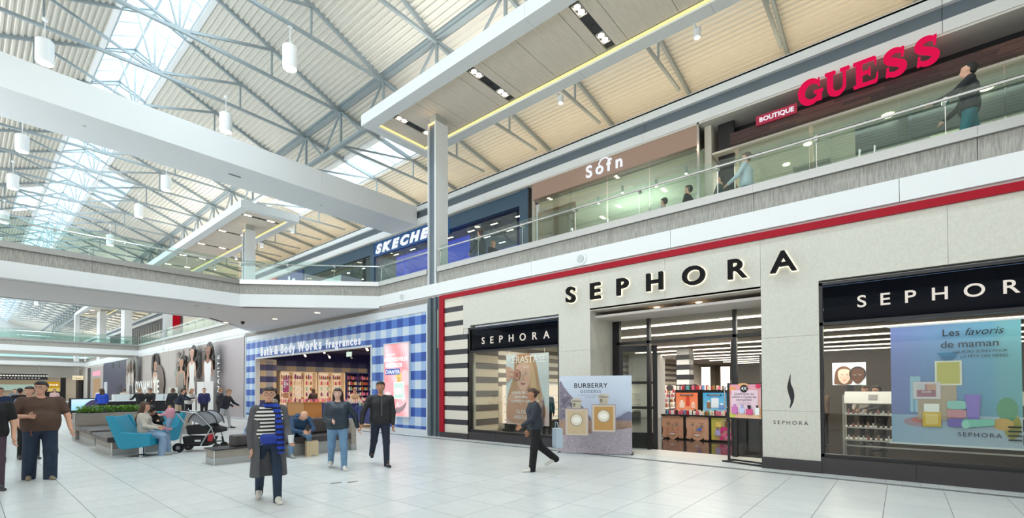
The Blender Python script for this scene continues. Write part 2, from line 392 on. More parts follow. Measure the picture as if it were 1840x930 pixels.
# ================================================================ RIGHT SIDE : fascia, walkway, bulkhead
Z_WB, Z_WT, Z_CB, Z_CT, Z_F2 = 4.80, 5.20, 5.57, 5.74, 5.45
wr = struct('wall_right_walkway')
obj('walkway_slab', MB().box(10.75, 14.4, -8, 140, 4.9, Z_F2), OFFW, wr)
for k in range(25):                                      # white fascia boards with fine joints
    y0 = -8 + 4 * k; obj('panel', MB().box(10.36, 10.8, y0 + .004, y0 + 3.996, Z_WB, Z_WT), WHITE, wr, bevel=0)
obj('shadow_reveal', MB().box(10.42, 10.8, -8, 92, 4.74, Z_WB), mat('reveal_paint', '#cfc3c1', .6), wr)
def balustrade(root, path, side=1, pane=1.8, rail=True, top=6.5, seed=0, z0=0):
    """ribbed grey band, steel cap, glass panes, standoffs and rail along a polyline (list of xy)."""
    for a, b in zip(path[:-1], path[1:]):
        a = Vector((a[0], a[1], 0)); b = Vector((b[0], b[1], 0)); L = (b - a).length; d = (b - a) / L; n = Vector((d.y, -d.x, 0)) * side
        def slab(s0, s1, o0, o1, zz0, zz1, mb=None):
            mb = mb or MB(); q = [a + d * s0 + n * o0, a + d * s1 + n * o0, a + d * s1 + n * o1, a + d * s0 + n * o1]
            if side < 0: q = q[::-1]
            return mb.prism([(p.x, p.y) for p in q][::-1], zz0, zz1)
        k = max(1, round(L / 3.6)); st = L / k
        for i in range(k):
            obj('ribbed_panel', slab(i * st + .004, (i + 1) * st - .004, -.3, .0, Z_WT + z0, Z_CB + z0), REED, root)
            obj('cap', slab(i * st, (i + 1) * st - .003, -.32, .07, Z_CB + z0, Z_CT + z0), CAP, root)
        k = max(1, round(L / pane)); st = L / k
        for i in range(k):
            obj('glass_pane', slab(i * st + .008, (i + 1) * st - .008, -.10, -.086, Z_CT - .1 + z0, top + z0), GLS, root)
            sm = MB()
            for s_ in (i * st, ):
                p = a + d * s_ + n * -.06
                sm.tube([(p.x + n.x * .05, p.y + n.y * .05, top - .16 + z0), (p.x - n.x * .09, p.y - n.y * .09, top - .16 + z0)], .045, 10)
                sm.bar((p.x - n.x * .03, p.y - n.y * .03, Z_CT + z0), (p.x - n.x * .03, p.y - n.y * .03, top - .1 + z0), .008, .012)
            obj('glass_clamp', sm, CHROME, root)
        p, q = a + n * .0, b + n * .0
        obj('handrail', MB().tube([(p.x, p.y, top - .16 + z0), (q.x, q.y, top - .16 + z0)], .024, 8), CHROME, root)
def bal_thing(label, path, **kw):
    t = thing('glass_balustrade', label, 'balustrade', (path[0][0], path[0][1], Z_WT)); balustrade(t, path, **kw); return t
bal_thing('glass balustrade on a steel ledge above the white storefront with the red band', [(10.38, 12.0), (10.38, -4.2)], side=1)
bal_thing('short glass balustrade between the tall grey column and the near footbridge', [(10.38, 15.45), (10.38, 12.55)], side=1, pane=2.9)
bal_thing('glass balustrade above the hoarding with the women in white, up to the second footbridge', [(10.38, 53.4), (10.38, 27.3)], side=1)
bal_thing('far glass balustrade beyond the second footbridge', [(10.38, 81.6), (10.38, 57)], side=1)
# bulkhead above the upper shops
br = struct('wall_right_bulkhead')
for nm, z0, z1, x, m in (('upper_band', 10.32, 10.62, 14.3, WHITE), ('grey_band', 9.95, 10.32, 14.42, GREYB), ('lower_band', 9.65, 9.95, 14.3, WHITE)):
    for k in range(20):
        y0 = -8 + 7.2 * k; obj(nm, MB().box(x, 14.9, y0 + .005, y0 + 7.195, z0, z1), m, br)
obj('soffit', MB().box(14.3, 16.6, -8, 92, 9.6, 9.66), OFFW, br)
obj('bulkhead_top', MB().box(14.3, 16.6, -8, 92, 10.55, 10.6), OFFW, br)
obj('back_wall', MB().box(20, 20.2, -8, 140, 5.4, 13), OFFW, br)
for (x, y, z, nm) in ((10.34, 6.37, 4.98, 'speaker_grille'), (10.34, 13.99, 4.98, 'speaker_grille'), (14.40, 6.55, 10.12, 'speaker_grille')):
    mb = MB(); m2 = MB()
    for r, x0, q in ((.17, 0, mb), (.10, -.012, m2)):
        q.prism([(y + r * math.cos(t * math.pi / 12), z + r * math.sin(t * math.pi / 12)) for t in range(24)], x + x0, x + .05, 'x')
    t = obj('ceiling_speaker', mb, WHITE if z < 9 else GREYB, loc=(x, y, z), label=('round white speaker on the fascia above the big letters' if y < 7 else 'round white speaker on the fascia left of the grey column') if z < 9 else 'round grey speaker on the slate band above the brown shop sign', cat='speaker')
    obj('grille', m2, mat('speaker_mesh', '#c4cacb', .8) if z < 9 else GREYB, t)
# left side of the hall (outside the frame) and both end walls
wl = struct('wall_left')
obj('storefront_wall', MB().box(-5.9, -5.6, -8, 92, 0, 10.5), OFFW, wl)
obj('walkway_slab', MB().box(-5.7, -1.3, -8, 92, 4.8, 5.5), WHITE, wl); obj('ledge', MB().box(-1.6, -1.25, -8, 92, 5.2, 5.74), REED, wl)
obj('upper_bulkhead', MB().box(-5.7, -4.4, -8, 140, 9.6, 10.6), WHITE, wl); obj('outer_wall', MB().box(-10.2, -10, -8, 140, 5, 13), OFFW, wl)
wb = struct('wall_back'); obj('entrance_wall', MB().box(-10, 20, -8.3, -8, 0, 17.5), OFFW, wb)

# ================================================================ ROOF
Y0R, Y1R = -8, 140
ce = struct('ceiling')
def deck(name, xa, za, xb, zb, y0, y1, pitch=.19, root=None):
    """ribbed deck whose ribs run along y, on the slope (xa,za)-(xb,zb)"""
    L = math.hypot(xb - xa, zb - za); n = max(2, int(L / pitch)); mb = MB(); pr = []
    dx, dz = (xb - xa) / L, (zb - za) / L; nx, nz = -dz, dx
    if nz > 0: nx, nz = -nx, -nz
    for i in range(n):
        for f, h in ((0, 0), (.42, 0), (.52, .045), (.9, .045)):
            s = (i + f) / n * L; pr.append((xa + dx * s + nx * h, za + dz * s + nz * h))
    pr.append((xb, zb))
    for (a, b) in zip(pr[:-1], pr[1:]): mb.quad((a[0], y0, a[1]), (b[0], y0, b[1]), (b[0], y1, b[1]), (a[0], y1, a[1]))
    obj(name, mb, DECK, ce)
def zr(x): return 14.0 + .386 * (10.7 - x) if x >= 4.7 else 14.0 + .386 * (x + 1.3)
def zlow(x): return 14.0 - .17 * (x - 10.7)
for k in range(23):
    y0 = Y0R + 6.44 * k + (0 if k else 0); y1 = min(Y1R + .5, y0 + 6.44)
    # main slopes, cut for the cross skylights
    segs = [(y0, y1, 5.75)]
    for a, b, xs in segs:
        if b > 38.8 and a < 45.2:
            if a < 38.8: deck('deck_sheet', 5.75, zr(5.75), 10.7, 14, a, 38.8)
            deck('deck_sheet', 7.25, zr(7.25), 10.7, 14, max(a, 38.8), min(b, 45.2))
            if b > 45.2: deck('deck_sheet', 5.75, zr(5.75), 10.7, 14, 45.2, b)
        else: deck('deck_sheet', 5.75, zr(5.75), 10.7, 14, a, b)
        if b > 45.4 and a < 51.8:
            if a < 45.4: deck('deck_sheet', 3.65, zr(3.65), -1.3, 14, a, 45.4)
            deck('deck_sheet', 2.35, zr(2.35), -1.3, 14, max(a, 45.4), min(b, 51.8))
            if b > 51.8: deck('deck_sheet', 3.65, zr(3.65), -1.3, 14, 51.8, b)
        else: deck('deck_sheet', 3.65, zr(3.65), -1.3, 14, a, b)
        deck('deck_sheet', 10.75, zlow(10.75), 12.8, zlow(12.8), a, b); deck('deck_sheet', 14.5, zlow(14.5), 20, zlow(20), a, b)
        if not (18 <= (a + b) / 2 <= 31.5): deck('deck_sheet', 12.8, zlow(12.8), 14.5, zlow(14.5), a, b)
        deck('deck_sheet', -1.35, 14, -10, 12.4, a, b)
obj('gable_end', MB().prism([(-10, 9), (20, 9), (20, 12.6), (10.7, 14), (4.7, 16.6), (-1.3, 14), (-10, 12.6)], 140, 140.3, 'y'), mat('gable_paint', '#c8cac8', .7), ce)
obj('purlin', MB().box(10.5, 10.8, Y0R, Y1R, 13.98, 14.12), STEEL, ce)

def skylight(label, sides, y0, y1, npb, curb=True):
    """sides: list of ((x,z) low, (x,z) high)"""
    t = thing('skylight', label, 'skylight', ((sides[0][0][0]), y0, sides[0][0][1]))
    n = max(1, round((y1 - y0) / npb)); st = (y1 - y0) / n; pm = None
    for (a, b) in sides:
        pm = None; ang = None
        for i in range(n):
            ya = y0 + i * st + .04; yb = y0 + (i + 1) * st - .04
            if pm is None:
                o = obj('pane', MB().quad((0, 0, 0), (b[0] - a[0], 0, b[1] - a[1]), (b[0] - a[0], yb - ya, b[1] - a[1]), (0, yb - ya, 0)), SKYG, t, world=False)
                o.location = Vector((a[0], ya, a[1])) - t.location; pm = o.data
            else: share('pane', pm, (a[0], ya, a[1]), t)
        bars = MB()
        for i in range(n + 1):
            for dy in (-.03, .03): bars.bar((a[0], y0 + i * st + dy, a[1] - .03), (b[0], y0 + i * st + dy, b[1] - .03), .03, .06)
        obj('glazing_bar', bars, mat('skylight_frame', '#c3d2d8', .4), t, kind='stuff')
        for p in ((a, b) if (a, b) == sides[0] else (a,)): obj('rail', MB().bar((p[0], y0, p[1] - .03), (p[0], y1, p[1] - .03), .09, .1), mat('skylight_frame', '#c3d2d8', .4), t)
    if curb:
        for p, sgn in ((sides[0][0], -1), (sides[-1][0] if len(sides) > 1 else sides[0][1], 1)):
            obj('curb', MB().box(p[0] + sgn * .02, p[0] + sgn * .2, y0, y1, p[1] - .14, p[1] + .12), WHITE, t)
skylight('long ridge skylight running down the middle of the hall roof', [((3.7, 15.93), (4.7, 16.45)), ((5.7, 15.93), (4.7, 16.45))], Y0R, Y1R, 1.073)
skylight('cross skylight on the right slope of the roof beyond the white beam', [((7.25, zr(7.25) + .03), (5.75, zr(5.75) + .03))], 38.8, 45.2, .8, False)
skylight('cross skylight on the left slope of the roof, deeper in the hall', [((2.35, zr(2.35) + .03), (3.65, zr(3.65) + .03))], 45.4, 51.8, .8, False)
skylight('sloping skylight over the upper walkway where the white beam meets the wall', [((12.85, zlow(12.85) + .02), (14.45, zlow(14.45) + .02))], 18, 31.5, 1.07)
for y in (38.8, 45.2): obj('skylight_curb', MB().bar((5.75, y, zr(5.75)), (7.3, y, zr(7.3)), .12, .25), WHITE, ce)
for y in (45.4, 51.8): obj('skylight_curb', MB().bar((3.65, y, zr(3.65)), (2.3, y, zr(2.3)), .12, .25), WHITE, ce)

# trusses: built once, then copied down the hall
def make_truss(label, loc):
    t = thing('roof_truss', label, 'truss', loc, 0)
    def M(name, a, b, w, h): obj(name, MB().bar((a[0], 0, a[1]), (b[0], 0, b[1]), w, h), STEEL, t, world=False)
    for s in (1, -1):
        X = lambda x: x if s > 0 else 9.4 - x
        M('rafter', (X(4.7), 16.30), (X(10.7), 13.93), .10, .20)
        M('bottom_chord', (X(4.7), 13.98), (X(10.7), 13.86), .10, .10)
        M('web_member', (X(4.7), 14.0), (X(7.72), 15.0), .07, .09)
        M('hanger', (X(7.75), 15.0), (X(7.75), 13.95), .06, .06)
        M('web_member', (X(4.76), 14.0), (X(5.26), 16.05), .05, .05)
    M('king_post', (4.7, 14.0), (4.7, 16.3), .06, .06)
    # right-hand half frame over the walkway
    M('low_rafter', (10.7, 13.88), (19.5, zlow(19.5) - .12), .09, .18)
    M('low_chord', (10.7, 12.36), (16.5, 12.32), .09, .09)
    M('web_member', (10.75, 12.4), (14.65, 13.2), .06, .07); M('hanger', (14.66, 13.2), (14.66, 12.36), .06, .06)
    M('web_member', (10.75, 13.9), (12.5, 13.55), .05, .06)
    return t
for me_ in [None]:
    base_y = 12.45; first = make_truss('roof truss nearest in front of the white crossbeam', (0, base_y + 3.22, 0))
ords = ['first', 'second', 'third', 'fourth', 'fifth', 'sixth', 'seventh', 'eighth', 'ninth', 'tenth', 'eleventh', 'twelfth', 'thirteenth', 'fourteenth', 'fifteenth', 'sixteenth', 'seventeenth', 'eighteenth', 'nineteenth', 'twentieth', 'twenty-first', 'twenty-second', 'twenty-third', 'twenty-fourth'] + ['thirtieth', 'thirty-first', 'thirty-second', 'thirty-third', 'thirty-fourth', 'thirty-fifth', 'thirty-sixth', 'thirty-seventh', 'thirty-eighth', 'thirty-ninth', 'fortieth']
for i in range(-4, 34):
    if i == 1: continue
    y = base_y + 3.22 * i
    if i < 1: lb = ords[-i + 1] + ' steel roof truss before the white crossbeam, coming towards the camera'
    else: lb = ords[i - 2] + ' steel roof truss beyond the white crossbeam, going down the hall'
    copy_of(first, (0, y, 0), label=lb)
for o in [o for o in COL.objects if o.name.startswith('roof_truss')]: o['group'] = 'steel roof trusses'
# long girder along the column line
t = thing('lattice_girder', 'long steel lattice girder running down the hall above the canopies', 'girder', (10.7, -8, 12.4))
obj('top_chord', MB().bar((10.7, Y0R, 13.98), (10.7, Y1R, 13.98), .22, .14), STEEL, t)
obj('lower_chord', MB().bar((10.7, Y0R, 12.4), (10.7, Y1R, 12.4), .16, .14), STEEL, t)
for i in range(-6, 34):
    y = base_y + 3.22 * i
    if y < -7.5: continue
    obj('post', MB().bar((10.7, y, 12.4), (10.7, y, 13.95), .09), STEEL, t)
    obj('diagonal', MB().bar((10.7, y, 13.92), (10.7, y + 1.61, 12.43), .07), STEEL, t); obj('diagonal', MB().bar((10.7, y + 1.61, 12.43), (10.7, y + 3.22, 13.92), .07), STEEL, t)
t = thing('lattice_girder', 'matching steel girder on the left edge of the hall roof', 'girder', (-1.3, -8, 12.4))
obj('top_chord', MB().bar((-1.3, Y0R, 13.98), (-1.3, Y1R, 13.98), .22, .14), STEEL, t)
obj('lower_chord', MB().bar((-1.3, Y0R, 12.4), (-1.3, Y1R, 12.4), .16, .14), STEEL, t)
# sprinkler line stubs are left out: far below one pixel

# pendant lamps
PEND = glow('lamp_glow', '#fff3e2', 9.0)
def pendant(x, y, label):
    t = thing('pendant_lamp', label, 'lamp', (x, y, 12.45), 0, 'cylinder pendant lamps')
    obj('lamp_shade', MB().lathe(0, 0, [(.225, 0), (.235, .02), (.235, .72), (.2, .76), (.02, .78)], 24), WHITE, t, smooth=False, world=False)
    o = obj('diffuser', MB().lathe(0, 0, [(.20, -.012), (.20, .004)], 24), PEND, t, world=False)
    obj('stem', MB().tube([(0, 0, .76), (0, 0, 1.45)], .014, 6), WHITE, t, world=False); obj('mounting_plate', MB().lathe(0, 0, [(.07, 1.42), (.07, 1.5)], 12), WHITE, t, world=False)
    return t
wl_ = ['largest white cylinder pendant hanging left of the long canopy', 'white cylinder pendant just above the white crossbeam', 'white cylinder pendant below the white crossbeam, above the second canopy',
       'white cylinder pendant left of the tip of the second canopy', 'white cylinder pendant just above the near footbridge glass', 'white cylinder pendant low over the near footbridge, half hidden by its glass']
for (y, lb) in zip((15.72, 21.64, 30.5, 36.5, 45.3, 54.3), wl_): pendant(7.04, y, lb)
wl2 = ['big white cylinder pendant at the upper left of the picture', 'white cylinder pendant under the crossbeam by the left edge', 'second white cylinder pendant below the crossbeam by the left edge', 'third white cylinder pendant below the crossbeam, cut by the left edge', 'far white cylinder pendant behind the footbridge glass at the left edge']
for (y, lb) in zip((21.64, 30.5, 36.5, 44.4, 52.3), wl2): pendant(1.65, y, lb)
for i, (x, y) in enumerate(((2.6, 62), (5.5, 66), (7.3, 63), (3.4, 72), (8, 75), (6, 84))):
    pendant(x, y, 'small far cylinder pendant seen under the near footbridge, %s nearest of six' % ('the', 'second', 'third', 'fourth', 'fifth', 'sixth')[i] if i else 'small far cylinder pendant seen under the near footbridge, nearest of six')

# ================================================================ CROSSBEAM AND FOOTBRIDGES
t = thing('crossbeam', 'broad white crossbeam spanning the hall above the footbridge', 'beam', (4.7, 18.1, 9.6))
for a, b in ((-4.4, 9.4), (9.405, 14.29)): obj('cladding', MB().box(a, b, 18.1, 20.1, 9.62, 10.55), WHITE, t)
obj('slot_diffuser', MB().box(6.3, 6.7, 19.0, 19.06, 9.60, 9.625), GREYB, t); obj('sprinkler', MB().lathe(2.3, 18.9, [(.05, 9.60), (.05, 9.625)], 12), mat('sprinkler_white', '#c9c9c9'), t); obj('sprinkler', MB().lathe(10.0, 19.3, [(.05, 9.60), (.05, 9.625)], 12), mat('sprinkler_white', '#c9c9c9'), t)
def downlight(t, x, y, z, r=.09):
    o = obj('downlight', MB().lathe(x, y, [(r, z - .006), (r, z + .002)], 16), CHROME, t); obj('lens', MB().lathe(x, y, [(r * .8, z - .009), (r * .8, z - .005)], 16), glow('warm_lamp', '#ffe2b8', 10), o)
t = thing('footbridge', 'near footbridge with a grey ribbed band, steel cap and glass balustrade', 'footbridge', (4.7, 19.05, 4.72))
pathN = [(-1.6, 19.05), (6.7, 19.05), (10.38, 15.45)]; pathF = [(10.38, 27.3), (6.8, 23.3), (-1.6, 23.3)]
obj('deck_slab', MB().prism([(-1.5, 19.3), (6.6, 19.3), (10.6, 15.7), (10.6, 27.0), (6.8, 23.1), (-1.5, 23.1)], 4.73, 5.45), mat('soffit_paint', '#cfcdcd', .6), t)
for path in (pathN, pathF):
    for a, b in zip(path[:-1], path[1:]):
        a_, b_ = Vector((*a, 0)), Vector((*b, 0)); d = (b_ - a_).normalized(); n = Vector((d.y, -d.x, 0))
        q = [a_ + n * .02, b_ + n * .02, b_ - n * .3, a_ - n * .3]
        obj('fascia', MB().prism([(p.x, p.y) for p in q][::-1], 4.73, Z_WT), WHITE, t)
balustrade(t, pathN, side=1); balustrade(t, pathF, side=1)
for x, y in ((8.9, 21.2), (7.9, 24.1), (9.3, 18.2)): downlight(t, x, y, 4.725, .13)
for x, y in ((5.6, 20.1), (6.1, 20.3)): obj('access_disc', MB().lathe(x, y, [(.09, 4.722), (.09, 4.73)], 14), mat('disc_grey', '#a9a9a9'), t)
cm = obj('dome_camera', MB().lathe(8.3, 23.2, [(.02, 4.6), (.06, 4.63), (.075, 4.68), (.09, 4.70), (.09, 4.73)], 14), BLACK, t)
for nm, y, dp, lb in (('footbridge', 53.5, 4.2, 'second footbridge, seen below the near one'), ('footbridge', 82.4, 4.0, 'farthest footbridge at the end of the hall')):
    t = thing(nm, lb, 'footbridge', (4.7, y, 4.72))
    obj('deck_slab', MB().box(-1.5, 10.6, y + .2, y + dp, 4.73, 5.45), mat('soffit_warm', '#d6cdc3', .6), t)
    obj('fascia', MB().box(-1.6, 10.4, y, y + .3, 4.73, Z_WT), WHITE, t)
    balustrade(t, [(-1.6, y), (10.38, y)], side=1, pane=2.0); balustrade(t, [(10.38, y + dp), (-1.6, y + dp)], side=1, pane=2.4)

# ================================================================ COLUMNS
def column(x, y, z0, z1, label, cap=True, w_=.42, dx=.56, slot=True):
    t = thing('column', label, 'column', (x, y, z0))
    if slot:
        obj('side_panel', MB().box(x + .0, x + dx, y - w_ / 2, y - w_ / 2 + .06, z0, z1), WHITE, t)
        obj('side_panel', MB().box(x + .0, x + dx, y + w_ / 2 - .045, y + w_ / 2, z0, z1), WHITE, t)
        obj('grey_core', MB().box(x + .07, x + dx - .02, y - w_ / 2 + .06, y + w_ / 2 - .045, z0, z1 - .02), GREYB, t)
        obj('uplight_strip', MB().box(x + .03, x + .07, y - w_ / 2 + .07, y + w_ / 2 - .055, z1 - .04, z1 - .01), glow('amber_strip', '#ffc35a', 8), t)
    else: obj('shaft', MB().box(x, x + dx, y - w_ / 2, y + w_ / 2, z0, z1), WHITE, t)
    if cap: obj('collar', MB().box(x + .06, x + dx - .04, y - w_ / 2 + .05, y + w_ / 2 - .03, z1, z1 + .32), mat('collar_grey', '#b3b3ab', .6), t)
    return t
column(10.36, 12.33, 5.2, 10.82, 'tall white column with a dark slot, holding up the long canopy')
column(10.36, 28.9, 5.2, 10.82, 'white column with a dark slot, holding up the second canopy')
column(10.36, 45.3, 4.74, 12.3, 'grey and white column beside the far red wall panel', False)
column(10.36, 60.0, 5.2, 12.3, 'broad white column just past the second footbridge', False, 1.6, .6, False)
column(10.36, 73.0, 5.2, 10.9, 'white column holding up the farthest canopy', True, 1.8, .6, False)
column(9.1, 80.0, 5.2, 11.3, 'thin far white column at the left corner of the farthest canopy', False, .9, .4, False)
t = thing('column', 'dark grey steel column between the checked shop and the red frame', 'column', (10.4, 12.2, 0))
obj('shaft', MB().box(10.42, 10.7, 11.95, 12.5, 0, 4.74), mat('column_grey', '#59656b', .45), t)
obj('flange', MB().box(10.34, 10.5, 12.36, 12.5, 0, 4.74), mat('column_grey', '#59656b', .45), t); obj('flange', MB().box(10.34, 10.5, 12.1, 12.17, 0, 4.74), mat('column_grey', '#59656b', .45), t)
obj('cover_strip', MB().box(10.395, 10.43, 12.03, 12.08, 3.0, 4.3), mat('aged_label', '#b7b2a8', .5), t)

# ================================================================ CANOPIES
YEL = glow('cove_yellow', '#fbf2a6', 1.5); LAMPG = glow('spot_glow', '#ffe9d0', 16); RIM = mat('lamp_rim', '#cfccc8', .4)
def canopy(label, x0, x1, y0, y1, z, strips, joints, far_first=True, end_hi=True):
    t = thing('canopy', label, 'canopy', ((x0 + x1) / 2, y0, z)); b = .42
    ys = [y0]; n = max(1, round((y1 - y0) / 3.7)); st = (y1 - y0) / n
    for i in range(n):
        obj('edge_beam', MB().box(x0, x0 + b, y0 + i * st, y0 + (i + 1) * st - .006, z, z + .4), WHITE, t)
        obj('edge_beam', MB().box(x1 - b, x1, y0 + i * st, y0 + (i + 1) * st - .006, z, z + .4), WHITE, t)
    obj('end_beam', MB().box(x0 + b, x1 - b, y1 - b, y1, z, z + .4), WHITE, t); obj('end_beam', MB().box(x0 + b, x1 - b, y0, y0 + b, z, z + .4), WHITE, t)
    obj('roof_board', MB().box(x0 + .1, x1 - .1, y0 + .1, y1 - .1, z + .3, z + .36), OFFW, t)
    js = sorted(joints + [y0 + b, y1 - b] + [s - .14 for s in strips] + [s + .14 for s in strips])
    for a, c in zip(js[:-1], js[1:]):
        if any(abs((a + c) / 2 - s) < .15 for s in strips) or c - a < .05: continue
        obj('panel', MB().box(x0 + b + .03, x1 - b - .10, a + .008, c - .008, z + .10, z + .14), WOODC, t)
    for s in strips:
        u = obj('light_slot', MB().box(x0 + b + .05, x1 - b - .12, s - .13, s + .13, z + .13, z + .16), CHAR, t)
        L = x1 - x0 - 2 * b - .17; xa = x0 + b + .05
        for f in (.17, .78):
            fm = MB(); fx = xa + L * f
            for q in ((fx - .22, fx + .22, s - .125, s - .105), (fx - .22, fx + .22, s + .105, s + .125), (fx - .22, fx - .20, s - .125, s + .125), (fx + .20, fx + .22, s - .125, s + .125)): fm.box(*q, z + .105, z + .13)
            obj('lamp_frame', fm, RIM, u)
            for dx in (-.1, .1):
                obj('spot_lamp', MB().lathe(fx + dx, s, [(.082, z + .112), (.082, z + .135)], 14), LAMPG, u)
        obj('sensor', MB().lathe(xa + L * .5, s, [(.04, z + .118), (.04, z + .13)], 10), BLACK, u)
    obj('cove_light', MB().box(x1 - b - .07, x1 - b - .002, y0 + b, y1 - b, z + .06, z + .09), YEL, t)
    obj('cove_light', MB().box(x0 + b + .03, x1 - b - .1, y1 - b - .07, y1 - b - .002, z + .06, z + .09), YEL, t)
    obj('cove_light', MB().box(x0 + b + .002, x0 + b + .02, y0 + b, y1 - b, z + .04, z + .07), YEL, t)
    for k in range(int((y1 - y0) / 4.3)):
        yy = y1 - 6.4 - k * 4.3
        if yy < y0: continue
        s = obj('spot_can', MB().lathe(x1 + .22, yy, [(.085, z - .22), (.095, z - .2), (.095, z + .02)], 14), WHITE, t); obj('lamp_glass', MB().lathe(x1 + .22, yy, [(.07, z - .225), (.07, z - .21)], 12), LAMPG, s)
        obj('bracket', MB().box(x1 - .02, x1 + .2, yy - .02, yy + .02, z - .03, z + .01), WHITE, t)
    return t
canopy('long white canopy with pale wood panels hanging above the tall column', 9.1, 12.1, -4, 14.7, 11.0, [13.41, 9.72, 6.1, 2.45, -1.2], [12.26, 11.72, 10.23, 9.25, 7.96, 6.55, 5.6, 4.2, 3.0, 1.4, 0, -2.5])
canopy('second white canopy with wood panels, beyond the white crossbeam', 9.15, 12.15, 25.9, 46.5, 11.0, [27.25, 31.08, 34.85, 38.8, 42.4], [28.6, 29.8, 32.4, 33.6, 36.2, 37.5, 40, 41.2, 43.8])
canopy('farthest canopy, seen under the near footbridge', 9.1, 12.1, 56, 79.5, 11.0, [58.5, 62.3, 66.1, 70, 73.8, 77.5], [60.4, 64.2, 68, 72, 75.6])
# ================================================================ COSMETICS SHOP (ground floor, right)
FX = 10.4
UY = (0, -1, 0)                                            # reading direction on the right-hand walls
RED = mat('red_lacquer', '#a00a22', .5, spec=.2); IVORY = mat('ivory_slab', '#d9d3c6', .6); INDK = mat('black_slab', '#2d2e36', .4)
w1 = struct('wall_right_1')
GJ = .004
def slab(nm, x0, x1, y0, y1, z0, z1, m, root=w1, **kw): return obj(nm, MB().box(x0, x1, y0, y1, z0, z1), m, root, **kw)
for a, b in ((10.5, 8.8), (8.8, 6.13), (6.13, 4.15), (4.15, 2.17), (2.17, -.6), (-.6, -4.2)): slab('stone_panel', FX, FX + .2, b + GJ, a, 3.62, 4.6, STONE)
slab('stone_panel', FX, FX + .2, 10.5, 10.82, 3.55, 4.6, STONE)
for a, b in ((7.1, 6.13), (2.17, 1.19)):
    for z0, z1 in ((.22, 1.15), (1.15, 2.6), (2.6, 3.62)): slab('stone_panel', FX, FX + .2, b, a, z0 + GJ, z1, STONE)
    slab('granite_base', FX - .03, FX + .2, b - .01, a + .01, 0, .22, GRAN)
slab('portal_side', FX + .2, 11.62, 6.13, 6.2, .0, 3.62, STONE); slab('portal_side', FX + .2, 11.62, 2.1, 2.17, 0, 3.62, STONE)
slab('portal_soffit', FX, 11.62, 2.17, 6.13, 3.60, 3.66, mat('soffit_plaster', '#cfc6bb', .6))
for y in (4.6, 3.59):
    o = obj('downlight', MB().lathe(11.0, y, [(.09, 3.592), (.09, 3.6)], 18), CHROME, w1); obj('lens', MB().lathe(11.0, y, [(.075, 3.588), (.075, 3.592)], 16), glow('warm_lamp', '#ffe2b8', 10), o)
obj('sprinkler', MB().lathe(11.0, 4.08, [(.025, 3.57), (.03, 3.6)], 8), BLACK, w1)
slab('pillar_core', FX + .02, 10.75, 10.62, 11.95, 0, 4.6, STONE)
for i, z in enumerate([4.22, 3.75, 3.28, 2.81, 2.355, 1.90, 1.445, .985, .525]):
    ya = 10.82 if i < 2 else 10.62
    slab('black_stripe', FX - .002, FX + .06, ya, 11.71, z - .083, z + .083, INDK)
    zt = (z - .083); zb = ([4.22, 3.75, 3.28, 2.81, 2.355, 1.90, 1.445, .985, .525] + [.09])[i + 1] + .083
    slab('ivory_stripe', FX, FX + .06, ya if i != 1 else 10.82, 11.71, zb + .002, zt - .002, IVORY)
slab('ivory_stripe', FX, FX + .06, 10.82, 11.71, 4.305, 4.6, IVORY)
slab('granite_base', FX - .03, FX + .06, 10.6, 11.93, 0, .175, GRAN)
slab('red_frame', FX - .05, FX + .1, 11.71, 11.93, .175, 4.74, RED); slab('red_frame', FX - .05, FX + .3, -4.2, 11.71, 4.6, 4.74, RED)
PN = lambda y, z, x=FX, **k: Print((x, y, z), UY, **k)
p = PN(11.62, 1.30); p.text('SEPHORA', .40, .0, .115, '#8d8a85', 0, 0, 1.35); printed('small_lettering', p, w1)
for nm, yo in (('flame_logo', 1.68), ('flame_logo', 6.62)):      # slim flame emblem on each stone pier
    p = PN(yo, 1.25, x=FX - .001)
    p.poly(smooth_poly([(.015, .62), (-.02, .50), (-.045, .36), (-.02, .22), (.01, .1), (-.01, -.05), (.05, .06), (.075, .2), (.055, .33), (.015, .45)], 4), '#15131a')
    p.text('SEPHORA', 0.0, -.36, .105, '#26232a', 0, 0, 1.45); printed(nm, p, w1, label='black flame emblem above small lettering')
def wintex(name, y0, y1, z0, z1, zh, base):
    t = struct(name); f = .055
    for q in ((y0, y1, z0, z0 + f), (y0, y1, z1 - f, z1), (y0, y0 + f, z0, z1), (y1 - f, y1, z0, z1), (y0, y1, zh - .03, zh + .03)): obj('frame', MB().box(FX + .03, FX + .16, *q[:2], q[2], q[3]), BLACK, t)
    obj('pane', MB().box(FX + .08, FX + .09, y0 + f, y1 - f, z0 + f, zh - .03), GLC, t)
    obj('header_glass', MB().box(FX + .07, FX + .085, y0 + f, y1 - f, zh + .03, z1 - f), glass('dark_header_glass', '#8795a8', .0, .6), t)
    obj('header_board', MB().box(FX + .2, FX + .24, y0 + f, y1 - f, zh + .03, z1 - f), mat('navy_board', '#3b4a64', .5), t)
    for k in range(max(1, round((y1 - y0) / 1.25))):
        n = max(1, round((y1 - y0) / 1.25)); s = (y1 - y0) / n
        obj('granite_base', MB().box(FX - .0, FX + .2, y0 + k * s + .003, y0 + (k + 1) * s - .003, 0, base), GRAN, t)
    obj('sill', MB().box(FX + .0, FX + .2, y0, y1, base, z0), BLACK, t); return t
WL = glow('white_letters', '#fff8ec', 1.1)
t = wintex('window_1', 7.1, 10.6, .26, 3.55, 2.78, .24)
letters('SEPHORA', t, (FX + .06, 10.05, 3.0), UY, .30, .012, WL, wid=2.6, bold=.002, gap=.0)
t = wintex('window_2', -4.2, 1.19, .31, 3.58, 2.8, .29)
